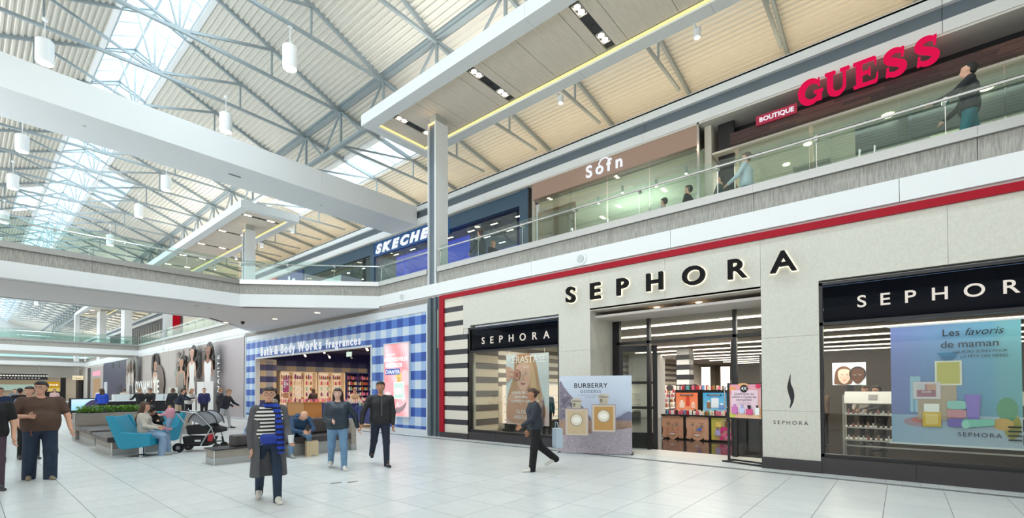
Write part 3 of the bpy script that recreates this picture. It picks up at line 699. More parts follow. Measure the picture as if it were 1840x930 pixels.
letters('SEPHORA', t, (FX + .06, .62, 3.06), UY, .30, .012, WL, wid=2.42, bold=.003, gap=.0, xs=1.08)
# the big letters
t = thing('sign', 'large black halo-lit letters SEPHORA above the shop entrance', 'sign', (FX, 6.8, 3.9))
letters('SEPHORA', t, (FX, 6.80, 3.88), UY, .56, .10, mat('sign_black', '#0e0d10', .6, spec=.15), wid=5.28, bold=.012, glowm=glow('halo_white', '#fff6cf', 3.0), gap=.04, xs=1.12)
# entrance screen at the back of the portal
d1 = struct('door_1'); X = 11.6
for q in ((5.92, 6.13, 0, 3.6), (5.06, 5.14, 0, 3.6), (2.95, 3.03, 0, 3.6), (2.17, 2.25, 0, 3.6)): obj('post', MB().box(X, X + .12, *q), BLACK, d1)
for z in (3.53, 2.79): obj('rail', MB().box(X, X + .12, 2.17, 6.0, z, z + .07), BLACK, d1)
for y0, y1 in ((5.14, 5.92), (3.03, 5.06), (2.25, 2.95)): obj('pane', MB().box(X + .05, X + .06, y0, y1, 2.86, 3.53), GLC, d1)
obj('pane', MB().box(X + .05, X + .06, 2.25, 2.95, 0, 2.79), GLC, d1); obj('pane', MB().box(X + .05, X + .06, 5.14, 5.92, 0, 2.79), GLC, d1)
obj('smoke_detector', MB().lathe(12.3, 3.6, [(.03, 3.36), (.07, 3.4)], 10), WHITE, d1)
def door_leaf(root, hx, hy, ex, ey, h=2.75):
    a = Vector((hx, hy, 0)); b = Vector((ex, ey, 0)); d = (b - a).normalized(); L = (b - a).length
    def seg(s0, s1, z0, z1, w_=.05, m=BLACK, nm='stile', par=root): 
        n = Vector((d.y, -d.x, 0)) * w_ / 2; p, q = a + d * s0, a + d * s1
        return obj(nm, MB().prism([((p + n).x, (p + n).y), ((q + n).x, (q + n).y), ((q - n).x, (q - n).y), ((p - n).x, (p - n).y)][::-1], z0, z1), m, par)
    seg(0, .1, 0, h); seg(L - .12, L, 0, h); seg(.1, L - .12, h - .16, h); seg(.1, L - .12, 0, .42); seg(.1, L - .12, 1.05, 1.12); seg(.1, L - .12, 1.72, 1.79)
    seg(.1, L - .12, .42, h - .16, .01, GLC, 'pane'); return seg
d2 = struct('door_2'); sg = door_leaf(d2, 11.5, 5.88, 11.95, 5.0)
d3 = struct('door_3'); sg3 = door_leaf(d3, 11.7, 3.06, 12.6, 3.32)
obj('handle', MB().tube([(12.0, 3.18, 1.68), (11.9, 3.30, 1.62), (11.9, 3.30, 1.15), (12.0, 3.18, 1.08)], .018, 8), CHROME, d3)
# interior shell
si = struct('trim_shop_1')
def shell(name, mb, m): return obj(name, mb, m, kind='structure')
fs1 = struct('floor_shop_1'); obj('dark_tile_floor', MB().box(10.6, 40, -8, 12, -.02, -.004), mat('shop_dark_tile', '#35302f', .12, 0, .3, 1.5), fs1)
for i in range(10):
    for j in range(10): 
        if i < 7: obj('floor_tile', MB().box(11.75 + i * .9, 12.64 + i * .9, -1.5 + j * .9, -.61 + j * .9, -.004, .002), mat('shop_dark_tile', '#35302f', .12, 0, .3, 1.5), fs1)
obj('light_floor', MB().box(10.6, 11.75, 2.1, 6.2, -.004, .003), mat('pale_tile', '#d9d6d0', .35), fs1)
shell('ceiling_shop_1', MB().box(10.65, 40, -8, 12, 3.44, 3.5), mat('shop_ceiling', '#d6cec8', .7))
shell('wall_shop_1_back', MB().box(40, 40.2, -8, 12, 0, 3.44), mat('shop_back', '#a39789', .7)); shell('wall_shop_1_right', MB().box(10.65, 40, -8.1, -8, 0, 3.44), IVORY)
shell('wall_shop_1_left', MB().box(10.65, 40, 11.8, 12, 0, 3.44), IVORY)
for z in (3.15, 2.81, 2.47, 2.13, 1.79): obj('taupe_stripe', MB().box(10.9, 33.5, 11.785, 11.8, z - .085, z + .085), mat('taupe', '#6d6560', .6), si)
for z in [3.28, 2.81, 2.355, 1.90, 1.445, .985, .525]:
    obj('taupe_stripe', MB().box(10.66, 11.73, 10.485, 10.5, z - .1, z + .1), mat('taupe', '#6d6560', .6), si)
obj('display_partition', MB().box(10.62, 11.73, 10.5, 10.6, 0.25, 2.9), mat('warm_ivory', '#e6d6bd', .6), si)
obj('white_column', MB().box(24, 25.2, 10.1, 11.7, 0, 3.5), WHITE, si)
obj('dark_feature_wall', MB().box(21.6, 21.8, -4, 4.6, 0, 3.0), mat('feature_taupe', '#4a4038', .6), si)
LS = glow('linear_light', '#fff1d8', 9)
for i in range(11):
    x = 12.9 + 2.35 * i; y1 = 11.3 - .2 * i
    o = obj('linear_light', MB().box(x, x + .10, -7.5, y1, 3.40, 3.43), LS, si); obj('black_track', MB().box(x + .12, x + .3, -7.5, y1, 3.41, 3.44), BLACK, si)
for x, y in ((14, 2.5), (14, 8.5), (19, 2), (19, 8), (25, 3), (27, 8.5), (34, 7)): area('shop_ceiling_light', (x, y, 3.38), (0, 0, 0), 1.5, 5, 240, (1, .93, .82))
area('poster_fill_light', (10.62, 8.6, 2.74), (0, R(-38), 0), .25, 2.6, 7, (1, .93, .85)); area('poster_fill_light', (10.62, -.8, 2.76), (0, R(-38), 0), .25, 3, 7, (1, .97, .94))  # fill added to brighten the window posters, no fixture modelled
# striped column and mirror wall deeper in
for i, z in enumerate((2.9, 2.45, 2.0, 1.55)): obj('black_band', MB().box(21.0, 21.6, 7.3, 7.9, z, z + .22), INDK, si)
obj('striped_column', MB().box(21.02, 21.58, 7.32, 7.88, 0, 3.4), WHITE, si)
obj('mirror_light', MB().box(18.3, 18.35, 4.9, 5.2, 1.5, 2.4), LS, si); obj('mirror_light', MB().box(18.3, 18.35, 5.6, 5.9, 1.5, 2.4), LS, si)
# poster art ---------------------------------------------------------
def poster(label, O, U, w_, h_, art, frame=None, cat='poster', depth=.02, m=None, name='poster', back=None, group=None):
    U = Vector(U).normalized(); N = U.cross(Vector((0, 0, 1))); O = Vector(O)
    t = thing(name, label, cat, tuple(O), group=group)
    q = [O, O + U * w_, O + U * w_ - N * depth, O - N * depth]
    obj('backing', MB().prism([(a.x, a.y) for a in q], O.z, O.z + h_), back or BLACK, t)
    p = Print(O + N * .001, U); p.lim = (w_, h_); art(p, w_, h_); printed('printed_sheet', p, t, m)
    return t
LONGHAIR = [(-1.35, .1), (-1.1, .5), (0, .66), (1.1, .5), (1.4, 0), (1.7, -.7), (1.9, -1.5), (.9, -1.6), (.6, -.5), (-.6, -.5), (-1, -1.5), (-1.9, -1.4), (-1.6, -.6)]
def art_hair(p, W, H):
    p.grad(0, 0, W, H, lambda u, v: '#d5dcdf' if v > H * .2 else '#e9c6c3')
    p.blob([(.35, 2.02), (.62, 2.16), (.98, 2.1), (1.18, 1.8), (1.28, 1.3), (1.42, .8), (1.5, .3), (1.2, .05), (.9, .4), (.5, .7), (.12, .4), (.05, .1), (.05, .8), (.3, 1.5)], '#b98b62')
    p.blob([(.52, 2.0), (.9, 2.02), (1.1, 1.6), (1.2, 1.0), (1.3, .5), (1.1, .6), (.95, 1.2), (.9, 1.7), (.6, 1.85)], '#d3ab7d')
    p.blob([(.05, .75), (.35, .98), (.6, .9), (.9, .98), (1.25, .7), (1.3, .2), (.9, .06), (.1, .1)], '#d3a087')
    p.blob([(.5, 1.2), (.8, 1.2), (.85, .8), (.48, .8)], '#c99379')
    p.face(.68, 1.44, .80, '#e0b096', '#9a6c48', -.1, '#b0505a')
    p.blob([(.02, 1.75), (.22, 1.72), (.38, 1.6), (.5, 1.52), (.42, 1.38), (.25, 1.42), (.05, 1.28), (-.0 + .02, 1.5)], '#dba58c')
    for k in range(4): p.blob([(.15, 1.70 - k * .07), (.42, 1.66 - k * .08), (.44, 1.61 - k * .08), (.15, 1.65 - k * .07)], '#c88f78' if k % 2 else '#e2b39b', 3)
    p.ell(.46, 1.5, .13, .17, '#8d3f33'); p.ell(.46, 1.5, .10, .14, '#d69a78'); p.ell(.46, 1.5, .06, .09, '#9c4b3a')
    p.text('KÉRASTASE', W / 2, 1.86, .30, '#f5f6f6', -.004, 0, .96); p.text('PARIS', W / 2, 1.70, .07, '#f5f6f6', 0, 0, 1.3)
    p.text('4 JOURS DE CHEVEUX', W * .47, .93, .105, '#f7f7f7', .014); p.text('ANTI-FRISOTTIS,', W * .47, .80, .105, '#f7f7f7', .014); p.text('LUSTRÉS ET REPULPÉS*', W * .47, .67, .105, '#f7f7f7', .014)
    p.text('GLOSS', W * .40, .34, .15, '#f7f7f7', .006); p.text('ABSOLU', W * .38, .18, .15, '#f7f7f7', .006)
    p.rect(1.36, .02, 1.46, .75, '#8a6a70'); p.rect(1.38, .74, 1.44, .86, '#c9a89a'); p.rect(1.375, .2, 1.4, .7, '#c7a9ab')
t = poster('hanging hair care poster of a long-haired blonde woman holding a coin to her eye', (10.9, 9.42, .52), UY, 1.62, 2.13, art_hair, back=WHITE)
for y in (9.3, 7.95): obj('hanging_wire', MB().tube([(10.91, y, 2.65), (10.91, y, 3.42)], .004, 4), CHROME, t)
def vial(p, x, y, w_, h_, c1, c2, cap, capc, lab=None):
    p.rect(x - w_ / 2, y, x + w_ / 2, y + h_, c1); p.rect(x - w_ * .42, y + h_ * .06, x + w_ * .42, y + h_ * .94, c2)
    p.rect(x - w_ * .18, y + h_, x + w_ * .18, y + h_ + cap * .35, capc); p.rect(x - w_ * .26, y + h_ + cap * .35, x + w_ * .26, y + h_ + cap, capc)
def art_mum(p, W, H):
    def g(u, v):
        a, b = u / W, v / H; c0 = np.array([.50, .55, .80]); c1 = np.array([.42, .72, .80]); c2 = np.array([.62, .78, .72]); c = c0 * (1 - a) + c1 * a
        c = c * (1 - .25 * (a > .8)) + c2 * .25 * (a > .8); 
        return tuple(np.clip(c * (.82 + .25 * b), 0, 1))
    p.grad(0, 0, W, H, g, 14, 14)
    p.grad(0, 0, W, H * .24, lambda u, v: (.62 + .1 * u / W, .72 + .05 * u / W, .82), 8, 3)
    p.ell(.42, .38, .26, .09, '#b59aa6'); p.ell(.43, .41, .16, .05, '#cf7f76'); p.ell(1.50, .36, .10, .22, '#a9a15a'); p.ell(1.45, .62, .12, .2, '#5f9a77'); p.ell(1.4, .38, .12, .1, '#d8b070')
    p.rect(.26, .55, .40, 1.18, '#9fc3d8'); p.rect(.30, .55, .33, .8, '#7aa7c0')
    p.rect(.36, .42, .86, .92, '#b5a18c'); p.rect(.62, .92, .86, 1.16, '#b5a18c')
    vial(p, .76, 1.02, .34, .42, '#e8e6d6', '#c9c06a', .10, '#2f6f9c'); p.poly([(.62, 1.58), (.9, 1.58), (.86, 1.52), (.66, 1.52)], '#2b7fae')
    p.rect(.30, .78, .66, 1.08, '#d6ccd0'); p.rect(.35, .82, .60, 1.04, '#a3707f'); p.rect(.35, .94, .46, 1.04, '#c9c6cc'); p.rect(.48, .94, .60, 1.04, '#c99a88'); p.text('DIOR', .48, .89, .05, '#efe9ea')
    p.rect(.42, .30, .66, .56, '#e0b84c'); p.rect(.44, .56, .64, .70, '#f3f1ec'); p.rect(.46, .34, .62, .52, '#edcf7e'); 
    for i, c in enumerate(('#8573bd', '#c98a96', '#8fc8bf')): p.blob([(.76, .32 + i * .15), (.95, .32 + i * .15), (.97, .39 + i * .15), (.95, .45 + i * .15), (.76, .45 + i * .15), (.74, .39 + i * .15)], c, 3)
    p.poly([(.99, .45), (1.12, .45), (1.15, .86), (.95, .86)], '#8a74c6'); p.poly([(.93, .30), (1.30, .36), (1.30, .46), (.93, .44)], '#8fd0bf'); p.ell(.96, .36, .05, .07, '#a7ded0')
    p.text('Les', .80, 1.86, .17, '#2a2b33', 0); p.text('favoris', 1.19, 1.86, .17, '#2a2b33', 0, .3); p.text('de maman', 1.02, 1.66, .17, '#2a2b33', .004)
    p.text('VALEURS SÛRES POUR', 1.14, 1.56, .065, '#2a2b33'); p.text('LA FÊTE DES MÈRES', 1.19, 1.48, .065, '#2a2b33')
    p.text('SEPHORA', 1.12, .16, .10, '#2a3038', .004, 0, 1.3)
    for k in range(4): p.rect(W - .17, .12 + k * .07, W - .02, .145 + k * .07, '#20222a')
t = poster('blue and turquoise hanging poster Les favoris de maman in the right-hand shop window', (10.9, .16, .62), UY, 1.62, 2.08, art_mum, back=WHITE)
obj('top_rail', MB().box(10.89, 10.93, -1.5, .2, 2.69, 2.72), WHITE, t); obj('bottom_rail', MB().box(10.89, 10.93, -1.5, .2, .59, .62), WHITE, t)
def bigvial(p, x, y, s, liquid):
    p.rect(x - .21 * s, y, x + .21 * s, y + .50 * s, '#a7989a'); p.rect(x - .195 * s, y + .02 * s, x + .195 * s, y + .48 * s, '#c9bcae'); p.rect(x - .165 * s, y + .045 * s, x + .165 * s, y + .455 * s, liquid)
    p.ell(x, y + .29 * s, .115 * s, .115 * s, '#9d8d72', 24); p.ell(x, y + .29 * s, .100 * s, .100 * s, '#ded6c6', 24); p.ell(x, y + .29 * s, .07 * s, .05 * s, '#f0ece2', 20)
    p.rect(x - .075 * s, y + .50 * s, x + .075 * s, y + .60 * s, '#b9b09c'); p.rect(x - .06 * s, y + .53 * s, x - .02 * s, y + .6 * s, '#7d7464')
    p.blob([(x - .09 * s, y + .6 * s), (x + .09 * s, y + .6 * s), (x + .08 * s, y + .66 * s), (x, y + .69 * s), (x - .08 * s, y + .66 * s)], '#c4bdb0', 4); p.ell(x, y + .625 * s, .09 * s, .014 * s, '#8d8474')
def art_goddess(p, W, H):
    rnd = random.Random(3)
    p.grad(0, 0, W, H, lambda u, v: (.70 + .12 * v / H, .76 + .10 * v / H, .87 + .05 * v / H), 6, 10)
    p.poly(smooth_poly([(0, 1.72), (.12, 1.62), (.25, 1.45), (.42, 1.28), (.6, 1.12), (.72, .95), (.8, .8), (.7, .62), (.3, .6), (0, .6)], 4), '#86808f')
    for k in range(60):
        x = rnd.uniform(.02, .62); y = rnd.uniform(.66, 1.6 - x * 1.05); p.ell(x, y, rnd.uniform(.02, .06), rnd.uniform(.015, .045), rnd.choice(['#6f6878', '#9a94a2', '#a9a2ad', '#77707f']), 7)
    p.poly(smooth_poly([(1.35, .82), (1.5, .9), (1.66, 1.0), (W, .98), (W, .6), (1.3, .6)], 4), '#7c7c95')
    p.grad(0, .38, W, .80, lambda u, v: ((.70, .58, .50) if v < .7 else (.66, .56, .52)), 8, 4)
    for k in range(120): 
        x = rnd.uniform(0, W); y = rnd.uniform(.4, .78); p.poly([(x, y), (x + .012, y), (x + rnd.uniform(-.02, .03), y + .07)], rnd.choice(['#b58a70', '#8d7468', '#c9a68c', '#a37f6a']))
    p.poly(smooth_poly([(0, .02), (W, .02), (W, .60), (1.55, .60), (1.2, .58), (.85, .50), (.6, .46), (.3, .42), (.1, .44), (0, .42)], 4), '#b1a7b2')
    for k in range(420):
        x = rnd.uniform(.01, W - .03); y = rnd.uniform(.02, .42 + .09 * x); p.ell(x, y, rnd.uniform(.006, .02), rnd.uniform(.004, .012), rnd.choice(['#c9bfc8', '#9a8f9c', '#877c8a', '#d4ccd3', '#a79ba6']), 6)
    bigvial(p, .54, .46, 1.32, '#c6b08e'); bigvial(p, 1.17, .56, 1.32, '#b98d50')
    p.text('BURBERRY', W * .49, 1.60, .155, '#17161a', .016, 0, 1.08); p.text('GODDESS', W * .49, 1.48, .098, '#24222a', .006, 0, 1.15)
    p.text('LA NOUVELLE EAU DE PARFUM INTENSE', W * .49, 1.415, .032, '#5d5a66'); p.text('RECHARGEABLE', W * .49, 1.37, .032, '#5d5a66')
A = Vector((9.80, 6.68, .02)); B = Vector((10.52, 5.05, .02)); U = (B - A).normalized()
t = poster('freestanding perfume banner BURBERRY GODDESS standing on the floor before the stone pier', tuple(A), U, (B - A).length, 1.90, art_goddess, cat='banner', back=WHITE, name='banner_stand')
for P_ in (A, B):
    n = Vector((U.y, -U.x, 0)); c = Vector((P_.x, P_.y, 0)) - n * 0
    obj('foot', MB().bar((c.x + n.x * .14, c.y + n.y * .14, .012), (c.x - n.x * .3, c.y - n.y * .3, .012), .06, .022), BLACK, t)
# poster stand in front of the doorway
A = Vector((10.86, 2.93, 0)); B = Vector((10.68, 2.22, 0)); U = (B - A).normalized(); n = Vector((U.y, -U.x, 0))
def art_4x(p, W, H):
    p.grad(0, 0, W, H, lambda u, v: (.93, .62 + .12 * (1 - v / H) + .05 * u, .72 - .1 * (1 - v / H)), 5, 6)
    for q, c in (((.05, .62, .1, .06), '#f3a46a'), ((.06, .55, .05, .04), '#f0637c'), ((.62, .68, .06, .05), '#e0355f'), ((.66, .12, .05, .1), '#f6b37b'), ((.05, .06, .09, .06), '#cfd05a'), ((.3, .70, .12, .05), '#f4b27c')): p.ell(*q, c, 12)
    p.rect(.04, .12, W - .06, .60, '#f1d3e0')
    p.ell(W * .48, .63, .085, .085, '#16141a', 24); p.text('4X', W * .48, .60, .10, '#ffffff', .01)
    for i, s_ in enumerate(('Quadruplez les', 'points à l\'achat de', 'tout parfum')): p.text(s_, W * .48, .495 - i * .062, .07, '#3a3340', -.002)
    for i in range(3): p.text('aucun code requis pour les membres', W * .48, .335 - i * .022, .018, '#8b7c8c')
    vial(p, .12, .08, .13, .16, '#c25bb0', '#d77fc0', .06, '#c98fc9'); vial(p, .28, .10, .10, .12, '#b9c3ea', '#cdd6f2', .07, '#a9b2e0'); vial(p, .44, .08, .14, .12, '#cf3f7d', '#e0558d', .08, '#20161f'); vial(p, .61, .08, .09, .15, '#e9f0ee', '#f5f8f6', .05, '#1f2524')
t = thing('poster_stand', 'black metal poster stand with a pink 4X points poster by the shop door', 'poster stand', tuple(A))
for P_ in (A, B): obj('post', MB().bar((P_.x, P_.y, 0.02), (P_.x, P_.y, 1.72), .045), BLACK, t)
for o_ in (.17, -.17): obj('base_bar', MB().bar(tuple(A + n * o_ - U * .06 + Vector((0, 0, .02))), tuple(B + n * o_ + U * .06 + Vector((0, 0, .02))), .04, .03), BLACK, t)
for P_ in (A, B): obj('base_bar', MB().bar(tuple(P_ + n * .19 + Vector((0, 0, .02))), tuple(P_ - n * .19 + Vector((0, 0, .02))), .04, .03), BLACK, t)
q = [A, B, B - n * .03, A - n * .03]; obj('frame', MB().prism([(a.x, a.y) for a in q], .93, 1.70), BLACK, t)
p = Print(A + U * .03 + n * .004 + Vector((0, 0, .96)), U); art_4x(p, (B - A).length - .06, .72); printed('printed_sheet', p, t)

# display counters with posters just inside the door ----------------
def art_face(skin, hair, lips, extra=0):
    def f(p, W, H):
        p.rect(0, 0, W, H, '#cfae98'); p.blob([(.05, -.0 + .02), (0.02, H * .6), (W * .3, H * .97), (W * .75, H * .97), (W * .98, H * .6), (W * .95, .02)], hair)
        p.face(W * .5, H * .5, H * 1.12, skin, '#3f2c22', 0, lips, asp=1.25)
        p.blob([(W * .36, H * .20), (W * .64, H * .20), (W * .5, H * .12)], '#f4efe9')
        for e in (0, 1):
            for k in range(3): x = (W * .04 + k * W * .07) if e == 0 else (W * .80 + k * W * .07); p.blob([(x, 0.01), (x + W * .06, 0.01), (x + W * .07, H * (.38 + .05 * k)), (x + W * .03, H * (.45 + .04 * k))], skin)
        if extra: p.blob([(W * .48, H * .40), (W * .66, H * .36), (W * .72, H * .52), (W * .6, H * .5)], '#5a7fd0')
    return f
def art_flowers(p, W, H):
    rnd = random.Random(9); p.grad(0, 0, W, H, lambda u, v: (.80 - .0 * v, .78 - .5 * (1 - v / H) * (u / W), .32 + .35 * (u / W)), 6, 6)
    for k in range(10):
        x = rnd.uniform(.3, .85) * W; y = rnd.uniform(.05, .55) * H; p.ell(x, y, .07, .06, rnd.choice(['#e0418a', '#ef77ab', '#d92f79', '#f3a0c0']), 9)
    vial(p, W * .3, H * .58, .16, .16, '#e3c64f', '#efd97a', .05, '#c9b04a'); vial(p, W * .68, H * .6, .16, .18, '#5a4632', '#7a5d3e', .07, '#2c221a'); vial(p, W * .28, H * .2, .15, .16, '#a99be0', '#c3b8ee', .06, '#8f83c9')
def art_plain(c1, c2, items):
    def f(p, W, H):
        p.grad(0, 0, W, H, lambda u, v: tuple(np.array(lin2(c1)) * (v / H) + np.array(lin2(c2)) * (1 - v / H)), 3, 6)
        for (x, y, w_, h_, c, cc) in items: vial(p, x * W, y * H, w_, h_, c, c, .05, cc)
        p.rect(W * .2, H * .86, W * .8, H * .93, '#2a2226'); p.rect(W * .25, H * .88, W * .75, H * .905, '#d9d2cc')
    return f
def lin2(h): return [int(h[i:i + 2], 16) / 255 for i in (1, 3, 5)]
GC = mat('counter_black', '#1d1b1f', .3)
ys = [5.94, 5.18, 4.42]; arts = [art_face('#d7a488', '#4b342a', '#b8574f'), art_face('#e0ae92', '#3a2820', '#c2625e', 1), art_flowers]
labs = ['black counter with a poster of a smiling round face', 'black counter with a poster of a face with blue eye patches', 'black counter with a poster of perfume bottles and pink flowers']
for i in range(3):
    y1 = ys[i]; y0 = y1 - .70; t = thing('display_counter', labs[i], 'counter', (14.5, y1, 0))
    obj('cabinet', MB().box(14.5, 15.05, y0 - .06, y1, .03, .74), GC, t); obj('counter_top', MB().box(14.46, 15.05, y0 - .06, y1 + .0, .74, .78), GC, t); obj('plinth', MB().box(14.55, 15.0, y0 - .03, y1 - .03, 0, .03), BLACK, t)
    p = Print((14.495, y1 - .02, .06), UY); arts[i](p, .68, .66); printed('printed_sheet', p, t)
arts2 = [art_plain('#e9784c', '#f0a27c', [(.55, .3, .12, .3, '#d84a34', '#c83a2a'), (.28, .2, .16, .2, '#f3d9cb', '#ffffff'), (.8, .2, .12, .14, '#f0c4b0', '#ffffff')]),
         art_plain('#3fa0d8', '#8ac6e8', [(.25, .2, .12, .2, '#8a6a50', '#e8e0d4'), (.52, .25, .22, .3, '#dbe9f3', '#7fa4d8'), (.8, .2, .18, .12, '#6f95cf', '#e9eef5')]), art_plain('#b7c63a', '#c7d05a', [(.4, .2, .2, .25, '#d8406a', '#e86f90'), (.7, .2, .2, .2, '#e2457a', '#b03060')])]
labs = ['tall black display unit with an orange skincare poster', 'tall black display unit with a blue skincare poster', 'tall black display unit with a lime green perfume poster']
for i in range(3):
    y1 = 5.72 - .86 * i; t = thing('display_unit', labs[i], 'display', (15.1, y1, 0))
    obj('cabinet', MB().box(15.1, 15.5, y1 - .76, y1, 0, 1.55), GC, t)
    p = Print((15.095, y1 - .03, .84), UY); arts2[i](p, .70, .62); printed('printed_sheet', p, t)
# small goods: one of each kind, then copies
def goods(kind, label, group, spots, builder, cat, vary=None, cap=None):
    first = None; rnd = random.Random(len(spots))
    for (x, y, z, r) in spots:
        if first is None:
            first = obj(kind, builder(), vary[0] if vary else WHITE, None, world=False, label=label, cat=cat, group=group); first.location = (x, y, z); first.rotation_euler = (0, 0, r)
            if cap: obj(cap[0], cap[1](), cap[2], first, world=False)
        else:
            c = first.copy(); COL.objects.link(c); c.location = (x, y, z); c.rotation_euler = (0, 0, r); s = rnd.uniform(.85, 1.2); c.scale = (s, s, rnd.uniform(.8, 1.25))
            if vary: c.material_slots[0].link = 'OBJECT'; c.material_slots[0].material = rnd.choice(vary)
            for ch in first.children: k = ch.copy(); COL.objects.link(k); k.parent = c
GP = [mat('pack_white', '#eceae6', .4), mat('pack_pink', '#d96a86', .4), mat('pack_blue', '#6f9ccc', .4), mat('pack_teal', '#5fa9a4', .4), mat('pack_red', '#b8323c', .4), mat('pack_cream', '#e6d8bd', .4), mat('pack_black', '#27252a', .4), mat('pack_gold', '#b08a4e', .35, .5)]
PK = [mat('bottle_pink', '#e98aa8', .3), mat('bottle_rose', '#d9506e', .3), mat('bottle_cream', '#f0dcc2', .3), mat('bottle_amber', '#b5713a', .3), mat('bottle_mint', '#a9d3c4', .3), mat('bottle_plum', '#8b4a78', .3), mat('bottle_white', '#f2eeea', .3)]
rnd = random.Random(5)
box_b = lambda: MB().box(-.035, .035, -.03, .03, 0, .13)
sp = [(14.53 + rnd.uniform(0, .1), 5.88 - k * .095, .78, rnd.uniform(-.3, .3)) for k in range(23)] + [(14.8 + rnd.uniform(0, .15), 5.85 - k * .11, .78, rnd.uniform(-.3, .3)) for k in range(20)]
goods('cosmetics_box', 'small cosmetics box standing on the black counters inside the door', 'cosmetics boxes on the counters', sp, box_b, 'box', GP)
sp = [(15.2 + .12 * (k % 2), 5.65 - k * .08, 1.55, 0) for k in range(30)]
goods('cosmetics_box', 'small cosmetics box on top of the tall display units', 'cosmetics boxes on the tall displays', sp, box_b, 'box', GP)
# lit product wall along the left side of the shop
t = thing('shelf_unit', 'long brightly lit product shelving along the striped left wall of the shop', 'shelving', (17, 11.4, 0))
obj('back_panel', MB().box(13.2, 36, 11.5, 11.6, .1, 1.75), glow('shelf_light', '#ffe9cf', 1.5), t); obj('canopy_board', MB().box(13.2, 36, 11.05, 11.6, 1.75, 1.82), WHITE, t); obj('plinth', MB().box(13.2, 36, 11.0, 11.6, 0, .3), BLACK, t)
for z in (.42, .72, 1.02, 1.3): obj('shelf', MB().box(13.2, 36, 11.0, 11.5, z, z + .02), WHITE, t)
sp = [(26.3 + (k % 34) * .28 + rnd.uniform(-.05, .05), 11.15 + rnd.uniform(0, .2), (.44, .74, 1.04, 1.32)[k // 34], 0) for k in range(136)]
goods('cosmetics_bottle', 'tiny bottle on the lit shelving of the cosmetics shop', 'bottles on the lit shelving', sp, lambda: MB().lathe(0, 0, [(.07, 0), (.07, .14), (.03, .16), (.03, .22)], 8), 'bottle', PK)
obj('ceiling_sign', MB().box(17, 18.2, 10.0, 10.06, 2.3, 2.6), BLACK, si)
for k, (x, y) in enumerate(((20.5, 8.0), (18.5, 6.6), (18.0, 6.05))):
    t = thing('vanity_mirror', ['black-framed round mirror on a stand deeper in the shop, left one', 'black-framed round mirror on a stand deeper in the shop, middle one', 'black-framed round mirror on a stand deeper in the shop, right one'][k], 'mirror', (x, y, 0))
    obj('stand', MB().tube([(x, y, 0), (x, y, 1.45)], .02, 6), BLACK, t); obj('disc', MB().prism([(y + .16 * math.cos(a * .5236), 1.62 + .14 * math.sin(a * .5236)) for a in range(12)], x - .02, x + .02, 'x'), mat('mirror_dark', '#4a4646', .2), t)
# make-up shelf seen through window 2
t = thing('makeup_shelf', 'white four-tier make-up shelf behind the right-hand window', 'shelf', (12.0, .97, 0)); SHW = mat('shelf_white', '#e6e2dd', .4)
for y in (.98, -1.9): obj('side_frame', MB().box(12.0, 12.05, y - .03, y, 0.02, 1.45), SHW, t); obj('side_frame', MB().box(12.5, 12.55, y - .03, y, 0.02, 1.45), SHW, t)
for z in (.50, .76, 1.03): obj('shelf', MB().box(12.0, 12.5, -1.9, .95, z, z + .03), SHW, t)
obj('tester_top', MB().add([(11.98, .97, 1.28), (11.98, -1.9, 1.28), (12.5, -1.9, 1.52), (12.5, .97, 1.52), (12.5, .97, 1.25), (12.5, -1.9, 1.25)], [(0, 1, 2, 3), (3, 2, 5, 4), (0, 4, 5, 1), (0, 3, 4), (1, 5, 2)][::1]), SHW, t)
obj('lower_rail', MB().box(12.0, 12.04, -1.9, .97, .38, .41), SHW, t); obj('foot_bar', MB().box(12.0, 12.55, .94, .98, 0, .02), SHW, t)
for k in range(5): obj('palette', MB().add([(12.12 + 0, .55 - k * .5, 1.352), (12.12, .40 - k * .5, 1.352), (12.34, .40 - k * .5, 1.454), (12.34, .55 - k * .5, 1.454)], [(0, 1, 2, 3)]), mat('palette_dark', '#3b2a30', .4), t)
sp = [(12.06, .88 - k * .082, z + .03, 0) for z in (.50, .76, 1.03) for k in range(33)]
goods('makeup_item', 'little make-up item lined up on the four-tier shelf', 'make-up items on the window shelf', sp, lambda: MB().lathe(0, 0, [(.022, 0), (.022, .05), (.014, .052), (.014, .085)], 8), 'makeup', [mat('mk_white', '#efece8', .35), mat('mk_nude', '#c39b86', .4), mat('mk_dark', '#4a3a3c', .4), mat('mk_rose', '#c07a80', .4)])
# backlit picture of two faces on the dark feature wall
def art_two(p, W, H):
    p.rect(0, 0, W, H, '#dfe9ec')
    p.blob([(.05, .1), (.1, .5), (.3, .66), (.52, .55), (.58, .2), (.5, .02), (.1, .02)], '#6b4a33'); p.face(.34, .30, .50, '#e6bda6', '#6b4a33', .2, '#c0746c')
    p.ell(.72, .38, .24, .26, '#2c201b'); p.face(.72, .30, .50, '#5a3a2a', '#1d1512', -.2, '#8a4a44')
t = poster('backlit picture of two smiling women on the dark wall inside the shop', (19.9, 1.9, 1.70), UY, .95, .78, art_two, cat='picture', m=LIT)
t['label'] = 'backlit picture of two smiling women seen through the right-hand window'
obj('support', MB().box(19.95, 20.0, 1.3, 1.5, 0, 1.7), BLACK, t)
